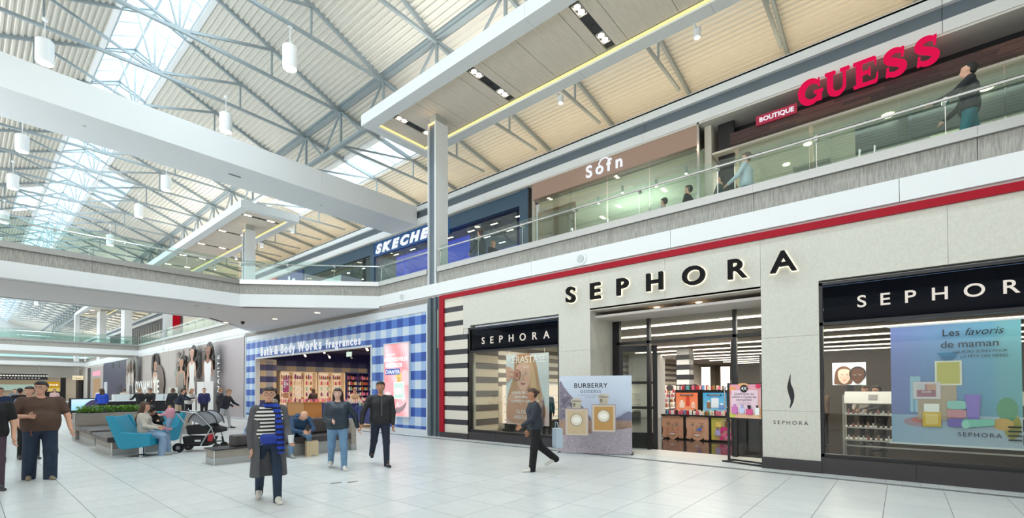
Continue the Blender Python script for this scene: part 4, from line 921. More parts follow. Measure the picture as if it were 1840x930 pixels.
# ================================================================ CHECKED FRAGRANCE SHOP
wc = struct('wall_right_2'); cols = ['#c9d6e2', '#9db8dd', '#5077c2', '#264c9f']
GW = mat('shop_white_frame', '#d3d9de', .5)
def gingham(nm, y1, y0, z0, z1, root, x=FX - .001, dim=1, U=UY, O=None, pc=.70, oc=12.94, pz=.65, oz=4.20, cl=cols):
    L = y1 - y0; p = Print(O or (x, y1, z0), U, step=0)
    ys = sorted(set([0, L] + [y1 - (oc + k * pc / 2) for k in range(-60, 120) if 0 < y1 - (oc + k * pc / 2) < L]))
    zs = sorted(set([0, z1 - z0] + [(oz - k * pz / 2) - z0 for k in range(-4, 30) if 0 < (oz - k * pz / 2) - z0 < z1 - z0]))
    for a, b in zip(ys[:-1], ys[1:]):
        for c, d in zip(zs[:-1], zs[1:]):
            yc = y1 - (a + b) / 2; zc = z0 + (c + d) / 2
            ci = int(math.floor((oc - yc) / (pc / 2))) % 2 == 0; ri = int(math.floor((oz - zc) / (pz / 2))) % 2 == 0
            p.rect(a, c, b, d, cl[(1 if ci else 0) + (2 if ri else 0)])
    return printed(nm, p, root)
obj('cladding_panel', MB().box(FX, FX + .2, 12.6, 16.0, .0, 4.6), GW, wc); gingham('checked_print', 15.98, 12.64, .19, 4.28, wc)
obj('cladding_panel', MB().box(FX, FX + .2, 16.0, 27.15, 3.33, 4.6), GW, wc); gingham('checked_print', 27.15, 15.98, 3.36, 4.28, wc)
obj('cladding_panel', MB().box(FX, FX + .2, 27.15, 28.6, 0, 4.6), GW, wc); gingham('checked_print', 28.5, 27.2, .19, 4.28, wc)
for q in ((12.56, 12.62, 0, 4.58), (28.52, 28.62, 0, 4.6), (15.95, 16.02, 0, 3.36), (27.13, 27.2, 0, 3.36)): obj('edge_trim', MB().box(FX - .04, FX + .05, *q), GW, wc)
obj('top_trim', MB().box(FX - .03, FX + .05, 12.6, 28.6, 4.30, 4.34), GW, wc); obj('dark_reveal', MB().box(FX - .01, FX + .1, 12.5, 28.6, 4.58, 4.74), mat('reveal_dark', '#8f8b86', .8), wc)
obj('lintel_trim', MB().box(FX - .06, FX + .06, 16.0, 27.15, 3.27, 3.34), GW, wc)
t = thing('sign', 'glowing white letters Bath & Body Works fragrances on the checked shopfront', 'sign', (FX, 26.4, 3.4)); BW = glow('white_sign', '#f4f9ff', 1.25)
letters('Bath & Body Works', t, (FX, 26.42, 3.42), UY, .66, .02, BW, wid=6.55, bold=.016, gap=.05, xs=.90)
letters('fragrances', t, (FX, 19.45, 3.42), UY, .50, .02, BW, wid=2.75, bold=.010, gap=.05, xs=1.0)
for ch in t.children: ch.data.materials[0] = BW
def art_chanter(p, W, H):
    p.grad(0, 0, W, H, lambda u, v: (.93, .66 + .12 * math.sin(3 * v + 5 * u), .68 + .12 * math.sin(3 * v + 5 * u)), 8, 12)
    for q, c in (((.3, 1.0, .35, .25), '#e79aa2'), ((.2, .6, .3, .3), '#f3c4c4'), ((1.0, .35, .4, .2), '#8f7a80'), ((1.1, .5, .35, .12), '#e9b4b8'), ((1.3, 1.4, .25, .3), '#f1b9bd')): p.ell(*q, c, 16, .5)
    for k in range(7): a = .3 + .2 * k; p.poly([(a, .1 + .1 * k), (a + .25, .15 + .12 * k), (a + .12, .35 + .1 * k)], '#eda9b0' if k % 2 else '#f6d3d3')
    vial(p, .92, .62, .62, .62, '#dfe9e4', '#b9d2c8', .34, '#d9b76a'); p.rect(.72, .8, 1.12, 1.02, '#eef3ef'); p.rect(.88, 1.24, .96, 1.42, '#b9954d')
    p.text('UNE NOUVELLE', .72, 2.02, .20, '#fffafa', .012); p.text('RAISON DE', .62, 1.80, .20, '#fffafa', .012); p.rect(.10, 1.52, .98, 1.74, '#27519f'); p.text('CHANTER', .54, 1.56, .19, '#ffffff', .012); p.text('BODY LOTION', .45, 2.24, .08, '#fffafa')
t = poster('tall backlit pink perfume poster on the checked wall', (FX - .05, 15.06, .62), UY, 1.5, 2.66, art_chanter, m=LIT, back=GW, cat='lightbox', depth=.08)
for q in ((-.03, 1.53, -.04, .0), (-.03, 1.53, 2.66, 2.7), (-.03, 0, 0, 2.66), (1.5, 1.53, 0, 2.66)): obj('frame', MB().box(FX - .08, FX - .0, 15.06 - q[1], 15.06 - q[0], .62 + q[2], .62 + q[3]), GW, t)
# interior
NV = mat('navy_ceiling', '#20296b', .6); sb = struct('trim_shop_2')
shell('floor_shop_2', MB().box(10.62, 21, 12.72, 28.18, -.02, .0), mat('wood_floor', '#d8bd98', .5)); shell('ceiling_shop_2', MB().box(10.6, 21, 12.7, 28.4, 3.85, 3.9), NV)
shell('wall_shop_2_back', MB().box(20.8, 21, 12.7, 28.2, 0, 3.85), NV); shell('wall_shop_2_left', MB().box(10.6, 21, 28.2, 28.4, 0, 3.85), NV); shell('wall_shop_2_right', MB().box(10.6, 21, 12.6, 12.7, 0, 3.85), NV)
gc = ['#cdb99a', '#9c9aa2', '#454a78', '#262c62']
gingham('checked_frieze', 18.0, 10.7, 2.72, 3.34, sb, U=(1, 0, 0), O=(10.7, 28.19, 2.72), pc=1.2, oc=12, pz=.66, oz=3.34, cl=gc)
gingham('checked_print', 11.55, 10.62, 0, 3.2, sb, U=(1, 0, 0), O=(10.62, 27.28, 0), pc=.8, oc=12, pz=.66, oz=3.0, cl=gc); obj('display_pier', MB().box(10.62, 11.55, 27.3, 28.2, 0, 3.3), IVORY, sb)
for y in (16, 19, 22, 25):
    tr = obj('track', MB().box(11, 20, y, y + .05, 3.62, 3.66), BLACK, sb)
    for k in range(6):
        x = 11.5 + 1.4 * k + (.5 if y in (19, 25) else 0); h = obj('track_spot', MB().tube([(x, y, 3.6), (x + .05, y - .12, 3.42)], .05, 8), WHITE, tr)
        if (k + int(y)) % 3: obj('lamp', MB().lathe(x + .05, y - .13, [(.04, 3.38), (.04, 3.41)], 8), glow('track_lamp', '#ffe0ae', 22), tr)
obj('exit_sign', MB().box(11.0, 11.03, 18.5, 18.9, 3.05, 3.25), glow('exit_panel', '#eafff0', 1.2), sb)
for x, y in ((13, 18), (13, 24), (17.5, 18), (17.5, 24)): area('shop_ceiling_light', (x, y, 3.5), (0, 0, 0), 2.5, 3.5, 210, (1, .86, .68))
CRM = mat('cream_shelving', '#efdcbf', .5)
def shelf_wall(label, x0, x1, y, nb, z1=2.62, navy=False):
    t = thing('shelf_unit', label, 'shelving', (x0, y, 0)); m = NV if navy else CRM
    obj('back_panel', MB().box(x0, x1, y - .05, y, .1, z1), glow('cream_glow', '#ffe0bd', 1.0) if not navy else NV, t)
    obj('top_board', MB().box(x0, x1, y - .5, y, z1, z1 + .06), m, t); obj('base_cabinet', MB().box(x0, x1, y - .5, y - .05, 0, .45), mat('cab_tan', '#c49a68', .5), t)
    for i in range(nb + 1): x = x0 + (x1 - x0) * i / nb; obj('upright', MB().box(x - .04, x + .04, y - .48, y - .05, .45, z1), m, t)
    for z in (.8, 1.15, 1.5, 1.85, 2.2): obj('shelf', MB().box(x0, x1, y - .46, y - .05, z, z + .03), m, t)
    return t
shelf_wall('cream product shelving, left bank of the checked shop', 11.95, 14.1, 28.15, 3); shelf_wall('cream product shelving, middle bank of the checked shop', 14.25, 16.0, 28.15, 2); shelf_wall('navy product shelving at the right of the checked shop', 16.15, 18.6, 28.15, 3, navy=True)
sp = []
for (x0, x1) in ((12.05, 14.0), (14.35, 15.95), (16.25, 18.5)):
    for z in (.48, .83, 1.18, 1.53, 1.88, 2.23):
        n = int((x1 - x0) / .135); sp += [(x0 + k * .135, 27.78, z, 0) for k in range(n)]
bt = lambda: MB().lathe(0, 0, [(.05, 0), (.052, .16), (.03, .19), (.03, .24)], 8)
for i, z in enumerate((.48, .83, 1.18, 1.53, 1.88, 2.23)):
    row = [s for s in sp if s[2] == z]
    pal = [[PK[2], PK[6], PK[1]], [PK[0], PK[6], PK[1]], [PK[5], PK[0], PK[6]], [PK[4], PK[3], PK[6]], [PK[1], PK[3], PK[2]], [PK[3], PK[0], PK[5]]][i]
    goods('lotion_bottle', 'lotion bottle on the %s shelf of the fragrance shop wall' % ['lowest', 'second', 'third', 'fourth', 'fifth', 'top'][i], '%s shelf of lotion bottles' % ['lowest', 'second', 'third', 'fourth', 'fifth', 'top'][i], row, bt, 'bottle', pal)
def gtable(label, x0, x1, y0, y1, z, m):
    t = thing('display_table', label, 'table', (x0, y0, 0)); obj('table_top', MB().box(x0 - .04, x1 + .04, y0 - .04, y1 + .04, z - .05, z), m, t)
    for a in (x0, x1 - .05):
        for b in (y0, y1 - .05): obj('leg', MB().box(a, a + .05, b, b + .05, 0, z - .05), m, t)
    obj('skirt', MB().box(x0 + .02, x1 - .02, y0 + .02, y1 - .02, .12, z - .05), m, t); return t
gtable('navy display table at the right of the shop opening', 11.2, 13.0, 16.8, 18.4, .88, mat('navy_table', '#27357c', .5)); gtable('navy display table in the middle of the shop opening', 11.6, 13.2, 20.3, 22.2, .92, mat('navy_table', '#27357c', .5)); gtable('oak display table at the left of the shop opening', 11.2, 12.6, 23.3, 25.2, .95, mat('oak_table', '#c08e56', .5))
sp = [(11.3 + .26 * i, 16.95 + .22 * j, .88, 0) for i in range(7) for j in range(7)]; goods('jar', 'small jar on the navy table at the right of the shop opening', 'jars on the right navy table', sp, lambda: MB().lathe(0, 0, [(.045, 0), (.05, .1), (.05, .13)], 8), 'jar', [PK[4], PK[6], mat('jar_green', '#a7b46a', .4)])
sp = [(11.7 + .25 * i, 20.45 + .25 * j, .92, 0) for i in range(6) for j in range(7)]; goods('lotion_tube', 'lotion tube on the navy table in the middle of the opening', 'tubes on the middle navy table', sp, lambda: MB().lathe(0, 0, [(.03, 0), (.04, .16)], 8), 'tube', [PK[0], PK[6], PK[2]])
sp = [(11.3 + .25 * i, 23.45 + .25 * j, .95, 0) for i in range(5) for j in range(7)]; goods('candle', 'candle jar on the oak table at the left of the opening', 'candles on the oak table', sp, lambda: MB().lathe(0, 0, [(.05, 0), (.05, .12)], 8), 'candle', [PK[0], PK[5], PK[2]])
def art_price(p, W, H): p.rect(0, 0, W, H, '#a3215e'); p.text('5', W * .3, H * .35, .42, '#ffffff', .02); p.text('95$', W * .66, H * .5, .2, '#ffffff', .01); p.text('FORMAT MINI', W / 2, H * .8, .09, '#ffffff')
t = poster('magenta 5.95$ price sign on a stand at the shop opening', (11.15, 25.55, 1.45), UY, .72, .75, art_price, cat='price sign', back=GW); obj('pole', MB().box(11.17, 11.2, 25.15, 25.2, 0, 1.45), GW, t); obj('lower_print', MB().box(11.15, 11.17, 24.9, 25.5, 1.15, 1.42), PK[3], t)
# pink gift-box tower behind the crowd
t = thing('display_tower', 'pink bow-topped display tower inside the checked shop', 'display', (13.6, 19.6, 0))
obj('base', MB().box(13.2, 14.4, 19.0, 20.2, 0, 1.3), CRM, t); mbx = MB()
mbx.add([(13.3, 20.1, 1.3), (14.3, 19.1, 1.3), (14.3, 19.1, 2.1), (13.8, 19.6, 2.75), (13.3, 20.1, 2.2)], [(0, 1, 2, 3, 4)]); obj('pink_backdrop', mbx, mat('bow_pink', '#f2a3ae', .6), t)
for s in (-1, 1): obj('bow_loop', MB().add([(13.75, 19.55, 2.4), (13.75 - s * .45, 19.55 + s * .45, 2.75), (13.75 - s * .55, 19.55 + s * .55, 2.3), (13.7, 19.5, 2.3)], [(0, 1, 2, 3)]), mat('bow_rose', '#e58494', .5), t)
for i in range(3): obj('gift_box', MB().box(13.3 + .35 * i, 13.58 + .35 * i, 19.1, 19.4, 1.3, 1.55 + .12 * i), PK[i % 2], t)

# ================================================================ HOARDING WITH WOMEN IN WHITE
wd = struct('wall_right_3')
hy = [28.75 + 2.61 * k for k in range(10)]
for a, b in zip(hy[:-1], hy[1:]): obj('board', MB().box(FX, FX + .1, a, b - .006, 0, 4.62), mat('hoarding', '#b9b2ad', .6), wd)
obj('inner_wall', MB().box(FX + .1, FX + .3, 28.65, 86, 0, 4.74), OFFW, wd); obj('corner_post', MB().box(FX - .03, FX + .1, 28.62, 28.76, 0, 4.7), BLACK, wd)
obj('soffit_strip', MB().box(FX - .02, FX + .2, 28.6, 86, 4.62, 4.80), WHITE, wd)
t = thing('hoarding_print', 'printed hoarding DYNAMITE with women in white dresses, beside the checked shop', 'mural', (FX, 52.2, 0))
p = PN(52.2, 0, x=FX - .004, step=.0035); W = 23.4; H = 4.6          # u = 52.2 - Y
def stand_woman(p, u, top, w_, skin, hair, dress, curly=1, turn=0, arm=True):
    h = .42 * w_; cx = u; hd = top - .5
    rnd_ = random.Random(int(u * 10))
    p.blob([(cx - .42 * w_, top - 1.55), (cx - .50 * w_, top - 1.0), (cx - .36 * w_, top - .3), (cx - .14 * w_, top + .04), (cx + .16 * w_, top + .04), (cx + .38 * w_, top - .3), (cx + .52 * w_, top - .9), (cx + .5 * w_, top - 1.5), (cx + .25 * w_, top - 1.75), (cx - .2 * w_, top - 1.7)], hair)
    for k in range(26):
        a = rnd_.uniform(-1, 1); yy = rnd_.uniform(.2, 1.6); p.ell(cx + math.copysign(.30 + .16 * yy / 1.6, a) * w_ * rnd_.uniform(.8, 1.1), top - yy, .07 * w_, .10, hair if k % 3 else '#4a3830', 8)
    p.blob([(cx - .11 * w_, hd - .25), (cx + .11 * w_, hd - .25), (cx + .13 * w_, hd - .5), (cx + .44 * w_, hd - .68), (cx + .50 * w_, hd - 1.5), (cx + .36 * w_, hd - 1.5), (cx + .3 * w_, hd - 1.0), (cx - .3 * w_, hd - 1.0), (cx - .36 * w_, hd - 1.5), (cx - .5 * w_, hd - 1.5), (cx - .44 * w_, hd - .68), (cx - .13 * w_, hd - .5)], skin)
    p.blob([(cx - .26 * w_, hd - .62), (cx, hd - .78), (cx + .26 * w_, hd - .62), (cx + .34 * w_, hd - 1.0), (cx + .27 * w_, hd - 1.7), (cx + .36 * w_, hd - 2.3), (cx + .44 * w_, 0.02), (cx - .44 * w_, 0.02), (cx - .36 * w_, hd - 2.3), (cx - .27 * w_, hd - 1.7), (cx - .34 * w_, hd - 1.0)], dress)
    for k in (-.2, 0, .18): p.blob([(cx + k * w_, hd - 2.4), (cx + (k + .03) * w_, hd - 2.4), (cx + (k * 1.4 + .05) * w_, .05), (cx + k * 1.4 * w_, .05)], tuple(x * .93 for x in lin2(dress)), 3)
    if arm: p.blob([(cx - .48 * w_, hd - .75), (cx - .38 * w_, hd - .9), (cx - .5 * w_, hd - 2.2), (cx - .3 * w_, hd - 3.0), (cx - .42 * w_, hd - 3.0), (cx - .66 * w_, hd - 2.2)], skin)
    p.face(cx + .05 * w_, hd - .02, .62, skin, hair, turn, '#9c5148', asp=1.0 * w_ * 1.1)
p.grad(0, 0, 10.3, H, lambda u, v: (.70, .665, .64), 1, 1); p.grad(10.4, 0, 17, H, lambda u, v: (.52 + .03 * v, .47 + .03 * v, .45 + .03 * v), 2, 4); p.grad(17, 0, W, H, lambda u, v: (.69, .65, .66), 2, 2)
rr_ = random.Random(4)
for k in range(26): p.ell(rr_.uniform(10.6, 16.6), rr_.uniform(2.2, 4.4), rr_.uniform(.2, .6), rr_.uniform(.1, .35), rr_.choice(['#6d615c', '#8d837c', '#4f4644', '#9aa08e']), 9)
p.blob([(4.0, 2.6), (3.9, 3.9), (4.4, 4.55), (5.5, 4.55), (6.0, 4.0), (5.9, 3.0), (5.5, 2.4)], '#2d2320', 6)
p.blob([(5.3, 3.5), (6.3, 3.6), (7.2, 3.1), (7.6, 2.2), (7.4, 1.3), (8.1, .05), (5.6, .05), (6.0, 1.4), (5.6, 2.5)], '#6d5f56', 6)
p.blob([(4.3, 2.95), (4.8, 3.1), (5.5, 2.95), (5.7, 2.4), (5.6, 1.6), (5.2, 1.5), (4.5, 1.6), (4.2, 2.4)], '#c49b84', 6)
p.blob([(4.5, 2.75), (5.0, 2.6), (5.5, 2.75), (5.8, 1.5), (5.7, .05), (4.7, .05), (4.6, 1.5)], '#ddd3c8', 6); p.face(5.0, 3.55, .75, '#b98e77', '#3b2c26', .2, '#8e4b40', asp=2.0)
p.blob([(4.0, 3.2), (4.15, 4.3), (4.8, 4.5), (4.7, 4.1), (4.4, 3.4)], '#2d2320', 5)
stand_woman(p, 12.6, 4.0, 2.0, '#b98a70', '#2a1f1c', '#8a8378', arm=False); stand_woman(p, 15.6, 4.55, 1.7, '#c79a82', '#2a1f1c', '#dedad5')
p.rect(10.35, 0, 10.5, H, '#a9a19b'); stand_woman(p, 19.3, 4.5, 1.9, '#8a5b43', '#2a1d19', '#e4e2e1', turn=.3, arm=False)
p.rect(11.2, 0.05, 13.4, 1.75, '#c9c6bd'); p.rect(11.6, .1, 13.1, 1.6, '#7c7466'); p.rect(12.2, .1, 12.3, 1.6, '#d8d5cc'); p.rect(17.6, .02, 20.6, 2.1, '#dcdad8'); p.rect(19.0, .02, 19.06, 2.1, '#b5b1ae'); p.rect(19.25, .95, 19.5, 1.0, '#6b6763')
p.text('DYNAMITE', 5.1, .97, 1.28, '#f3f1ee', .02, wid=7.0) if False else None
for i, ch in enumerate('DYNAMITE'):
    v, f = text_geo(ch, 1.32, 0, .035, 0, 1, 'CENTER'); p.d += p.step; n0 = len(p.v)
    for q in v: p.v.append(p.P(1.75 + i * .97 + q[0] * .95, 1.42 + q[1]))
    p.f += [tuple(a + n0 for a in r) for r in f]; p.c += [lin('#f4f2ee')] * len(f)
p.text('À VENIR • OUVERTURE AU PRINTEMPS', 4.6, 1.05, .22, '#f3f1ee', .006); p.rect(1.9, .05, 3.6, .75, '#e4e0da'); p.rect(5.6, .05, 6.8, .75, '#e4e0da')
p.text('DYNAMITE', 21.75, 2.12, .52, '#efeceb', .006, 0, 1.25, rot=math.pi / 2)
printed('printed_sheet', p, t)
t = thing('hoarding_print', 'grey hoarding poster of two women in white slip dresses, farther down the hall', 'mural', (FX, 58.2, 0))
p = PN(58.4, 0, x=FX - .004, step=.004); p.rect(0, 0, 6.1, 4.6, '#a8a29e'); stand_woman(p, 1.2, 4.2, 1.4, '#a98a76', '#4b3d36', '#dcd9d4', arm=False); stand_woman(p, 3.0, 4.35, 1.4, '#b09078', '#4b3d36', '#e2dfda', arm=False); p.rect(4.4, 0, 6.1, 4.6, '#8e8b8a'); stand_woman(p, 5.3, 4.3, 1.1, '#a98a76', '#3c302b', '#c9c4bd', arm=False); p.rect(4.6, .0, 5.2, 2.0, '#23263e'); printed('printed_sheet', p, t)
obj('indigo_cladding', MB().box(FX - .02, FX + .1, 58.4, 69.6, 0, 4.6), mat('indigo_panel', '#3f4059', .5, 0, .15, 1.5, (1, 1, .2)), wd)
for y in (61.3, 64.4): obj('dark_vent', MB().box(FX - .04, FX, y, y + .7, 3.9, 4.5), BLACK, wd)
obj('side_doorway', MB().box(FX - .04, FX, 60.2, 62, 0, 2.1), mat('navy_door', '#181c40', .4), wd); obj('white_door', MB().box(FX - .04, FX, 67.4, 69.2, 0, 2.5), mat('pale_door', '#c6cfd4', .4), wd)
obj('shop_front', MB().box(FX - .06, FX + .1, 69.6, 77.6, 0, 4.4), mat('greige', '#aaa3a0', .6), wd); obj('shop_opening', MB().box(FX - .08, FX - .05, 71, 75.6, 0, 3.0), glow('warm_shop', '#e8c79f', .8), wd); obj('dark_pier', MB().box(FX - .08, FX + .1, 77.6, 79.6, 0, 4.4), CHAR, wd)
t = thing('sign', 'small glowing pink shop lettering on the far grey shopfront', 'sign', (FX, 75, 3.4)); letters('ECLECTIC', t, (FX - .06, 75.6, 3.35), UY, .7, .06, glow('pink_letters', '#ffb0c4', 1.6), wid=4.6, bold=.02, gap=.02)
# ================================================================ FAR END WALL
we = struct('wall_end')
obj('header', MB().box(-5.6, 10.35, 86.45, 86.6, 3.3, 4.7), OFFW, we); obj('end_slab', MB().box(-6, 15, 86.2, 92, 4.74, 5.4), WHITE, we)
obj('deep_wall', MB().box(-6, 12, 91.5, 92, 0, 4.7), mat('deep_wall', '#b8a894', .7), we); obj('deep_ceiling', MB().box(-6, 12, 86.2, 92, 3.4, 3.5), OFFW, we); area('far_ceiling_light', (5, 88.5, 3.3), (0, 0, 0), 10, 4, 160, (1, .9, .75))
obj('shop_band', MB().box(-5, 7.0, 91.3, 91.5, 1.6, 2.4), mat('pale_mint', '#bfe0dc', .5), we); obj('dark_pier', MB().box(8.6, 9.1, 87, 87.5, 0, 3.3), BLACK, we); obj('dark_pier', MB().box(10.0, 10.35, 84, 86.2, 0, 3.3), BLACK, we)
t = thing('sign', 'yellow glowing shop sign at the far end of the hall', 'sign', (8, 88, 2.4)); obj('panel', MB().box(6.6, 8.6, 88, 88.1, 1.9, 2.75), glow('amber_sign', '#d8a52a', 1.0), t); letters("L'OCCITANE", t, (6.75, 88, 2.2), (1, 0, 0), .34, .03, glow('cream_letters', '#fff6d8', 1.4), wid=1.7, bold=.01, gap=.01); obj('lower_panel', MB().box(6.6, 8.6, 88, 88.1, 1.45, 1.88), glow('pale_yellow', '#f3dc7c', 1.0), t)
obj('counter', MB().box(6.4, 8.6, 87.6, 88.2, 0, 1.4), BLACK, t)
t = thing('sign', 'long black hanging directory sign under the farthest footbridge', 'sign', (3, 80, 3)); obj('panel', MB().box(1.5, 6.75, 80, 80.2, 2.85, 3.55), BLACK, t)
p = Print((1.5, 79.995, 2.85), (1, 0, 0), step=.003)
for i in range(22): p.rect(.15 + i * .235, .42, .32 + i * .235, .55, '#d8d4c8'); 
for i in range(16): p.rect(.2 + i * .235 * 1.2, .15, .32 + i * .235 * 1.2, .26, '#a9a59a')
printed('printed_lettering', p, t, LIT); obj('hanger', MB().box(2, 2.04, 80.1, 80.14, 3.55, 4.74), CHROME, t); obj('hanger', MB().box(6, 6.04, 80.1, 80.14, 3.55, 4.74), CHROME, t)
t = thing('sign', 'small glowing cream blade sign at the far corner', 'sign', (9.3, 83, 3)); obj('panel', MB().box(9.3, 10.35, 83, 83.1, 2.95, 3.5), glow('cream_box', '#fff0c9', 1.3), t); letters('Owen', t, (9.4, 83, 3.08), (1, 0, 0), .34, .02, mat('brown_letters', '#7a4a1c'), wid=.8, gap=.01)
# ================================================================ UPPER SHOPS
wu = struct('wall_right_2nd_floor'); ZF = 5.45; UX = 14.5
SLB = mat('slate_blue_panel', '#3b566b', .45); SGB = mat('sign_blue', '#16538c', .4); CRE = mat('cream_plaster', '#d9d2c3', .6)
obj('upper_floor', MB().box(14.3, 20, -8, 92, 5.35, ZF), mat('upper_floor', '#b9b6b0', .4), wu)
for y in (4.45, 11.2, 22.3, 30.2, 40, 52, 66): obj('party_wall', MB().box(14.6, 20, y - .1, y + .1, ZF, 9.66), CRE, wu)
obj('plain_front', MB().box(14.45, 14.6, 40, 56, ZF, 9.66), CRE, wu); obj('dark_front', MB().box(14.45, 14.6, 56, 92, ZF, 9.66), mat('dark_shopfront', '#3a3a40', .4), wu)
# navy sports shop
for a, b in ((22.1, 16.0), ): obj('sign_board', MB().box(UX, UX + .2, b, a, 8.86, 9.64), SGB, wu)
obj('sign_board', MB().box(UX, UX + .2, 11.75, 16.0, 9.02, 9.64), SLB, wu); obj('door_frame', MB().box(UX - .06, UX + .2, 11.3, 11.75, ZF, 9.64), SLB, wu); obj('black_edge', MB().box(UX - .08, UX + .2, 11.24, 11.3, ZF, 9.64), BLACK, wu)
obj('white_return', MB().box(14.7, 14.8, 10.98, 11.24, ZF, 9.66), WHITE, wu)
for k in range(4): y = 12.0 + 2.5 * k; obj('pane', MB().box(UX + .08, UX + .09, y, y + 2.45, ZF, 8.86), GLD, wu)
obj('shop_interior', MB().box(19.4, 19.5, 11.3, 22.2, ZF, 9), mat('deep_navy', '#171c33', .5), wu); obj('shop_ceiling', MB().box(14.7, 19.5, 11.3, 22.2, 9.0, 9.05), mat('dark_ceiling', '#2b3346', .6), wu)
obj('video_wall', MB().box(18.2, 18.3, 11.6, 21.9, 7.6, 8.95), glow('violet_screen', '#4638d8', .9), wu); obj('video_wall', MB().box(15.6, 15.65, 15.8, 21.6, 7.85, 8.97), glow('blue_screen', '#3346ff', 1.1), wu)
obj('poster_panel', MB().box(15.2, 15.25, 13.4, 14.6, 5.9, 7.0), glow('pale_poster', '#f0e6ec', .7), wu)
for j in range(4):
    for k in range(7):
        y = 12.2 + 1.45 * k; o = obj('lamp_cluster', MB().box(15.2 + j * 1.1, 15.3 + j * 1.1, y, y + .45, 8.97, 9.0), BLACK, wu)
        for q in range(3): obj('lamp', MB().box(15.21 + j * 1.1, 15.29 + j * 1.1, y + .03 + q * .14, y + .13 + q * .14, 8.96, 8.968), glow('cool_lamp', '#fff1dc', 12), o)
t = thing('sign', 'glowing white slanted letters SKECHERS on the blue upper shopfront', 'sign', (UX, 21.8, 8.9)); letters('SKECHERS', t, (UX, 21.85, 8.98), UY, .62, .03, glow('white_neon', '#f4f9ff', 1.4), wid=5.7, bold=.04, shear=.28, gap=.04, xs=1.42)
# dark shop and 'da' shop farther left
obj('dark_fascia', MB().box(UX - .02, UX + .15, 22.1, 30.1, 9.0, 9.64), SLB, wu); obj('frame', MB().box(UX, UX + .1, 22.1, 22.5, ZF, 9), SLB, wu)
for k in range(4): obj('pane', MB().box(UX + .05, UX + .06, 22.5 + k * 1.9, 24.35 + k * 1.9, ZF, 9.0), GLD, wu)
obj('shop_ceiling', MB().box(14.7, 19.5, 22.3, 30.1, 8.9, 9.0), mat('dark_ceiling', '#2b3346', .6), wu); obj('shop_interior', MB().box(19.4, 19.5, 22.3, 30, ZF, 9), mat('grey_interior', '#6d747c', .6), wu)
for k in range(8): obj('lamp', MB().box(15.5 + (k % 2) * 1.5, 15.6 + (k % 2) * 1.5, 23 + k * .85, 23.2 + k * .85, 8.88, 8.9), glow('cool_lamp', '#fff1dc', 12), wu)
obj('blue_front', MB().box(UX - .03, UX + .1, 30.3, 38, ZF, 9.55), mat('violet_blue', '#2c4a8c', .4), wu)
t = thing('sign', 'white letters da on the blue shopfront behind the footbridge glass', 'sign', (UX, 32.6, 9.1)); letters('da', t, (UX - .04, 32.6, 8.65), UY, 1.0, .06, glow('white_neon', '#f4f9ff', 1.4), wid=1.35, bold=.03, gap=.01)
t = thing('kiosk_screen', 'pale glass screen wall standing on the upper walkway behind the footbridge rail', 'screen wall', (11.6, 22, ZF)); obj('panel', MB().box(11.5, 11.56, 20.3, 25.4, ZF, 7.02), mat('pale_screen', '#b6ccc4', .3), t); obj('panel', MB().box(11.5, 12.6, 20.24, 20.3, ZF, 7.0), mat('pale_screen2', '#b9b7c6', .4), t)
# brown shop
BRN = mat('taupe_brown', '#a88b7c', .45)
obj('sign_board', MB().box(14.32, 14.7, 4.68, 11.0, 8.98, 9.65), BRN, wu); obj('chrome_corner', MB().box(14.30, 14.36, 4.62, 4.68, ZF, 9.65), CHROME, wu)
obj('glass_return', MB().box(14.36, 15.6, 4.63, 4.65, ZF, 9.6), GLD, wu); obj('tan_wall', MB().box(14.7, 14.8, 9.3, 11.0, ZF, 8.6), mat('tan_wood', '#b98a68', .5), wu)
obj('shop_ceiling', MB().box(14.7, 19.8, 4.6, 11.1, 8.95, 9.0), CRE, wu); obj('shop_interior', MB().box(19.0, 19.1, 4.6, 11.1, ZF, 9), mat('mint_white', '#ecebe4', .6), wu)
for y in (4.72, 6.25, 7.8, 9.25): obj('pane', MB().box(14.40, 14.41, y, y + 1.5, ZF, 8.98), GLD, wu); obj('patch_fitting', MB().box(14.38, 14.43, y - .04, y + .04, 7.4, 7.5), CHROME, wu)
for k in range(5): 
    h = obj('ceiling_spot', MB().lathe(15.4 + .3 * (k % 2), 5.4 + 1.15 * k, [(.05, 8.72), (.05, 8.95)], 10), WHITE, wu); obj('lamp', MB().lathe(15.4 + .3 * (k % 2), 5.4 + 1.15 * k, [(.045, 8.70), (.045, 8.715)], 10), glow('warm_lamp', '#ffe2b8', 10), h)
for (x, y) in ((16.5, 6.6), (16.8, 8.6), (17.5, 9.7), (17.2, 5.2)): obj('square_lamp', MB().box(x, x + .35, y, y + .12, 8.93, 8.95), glow('warm_lamp', '#ffe2b8', 10), wu)
obj('glass_counter', MB().box(16.5, 17.6, 6.6, 9.0, ZF, 8.0), mat('mint_panel', '#dbe6e0', .3), wu)
t = thing('sign', 'small glowing white letters with an arch on the brown upper shopfront', 'sign', (14.3, 8.56, 9.1)); NE = glow('white_neon', '#f4f9ff', 1.4)
letters('Sofn', t, (14.30, 8.55, 9.10), UY, .58, .03, NE, wid=1.42, bold=.012, gap=.02)
obj('arch', MB().tube([(14.27, 7.84 - .20 * math.cos(a) - .20 + .18, 9.40 + .2 * math.sin(a)) for a in [math.pi * k / 10 for k in range(11)]], .026, 6), NE, t)
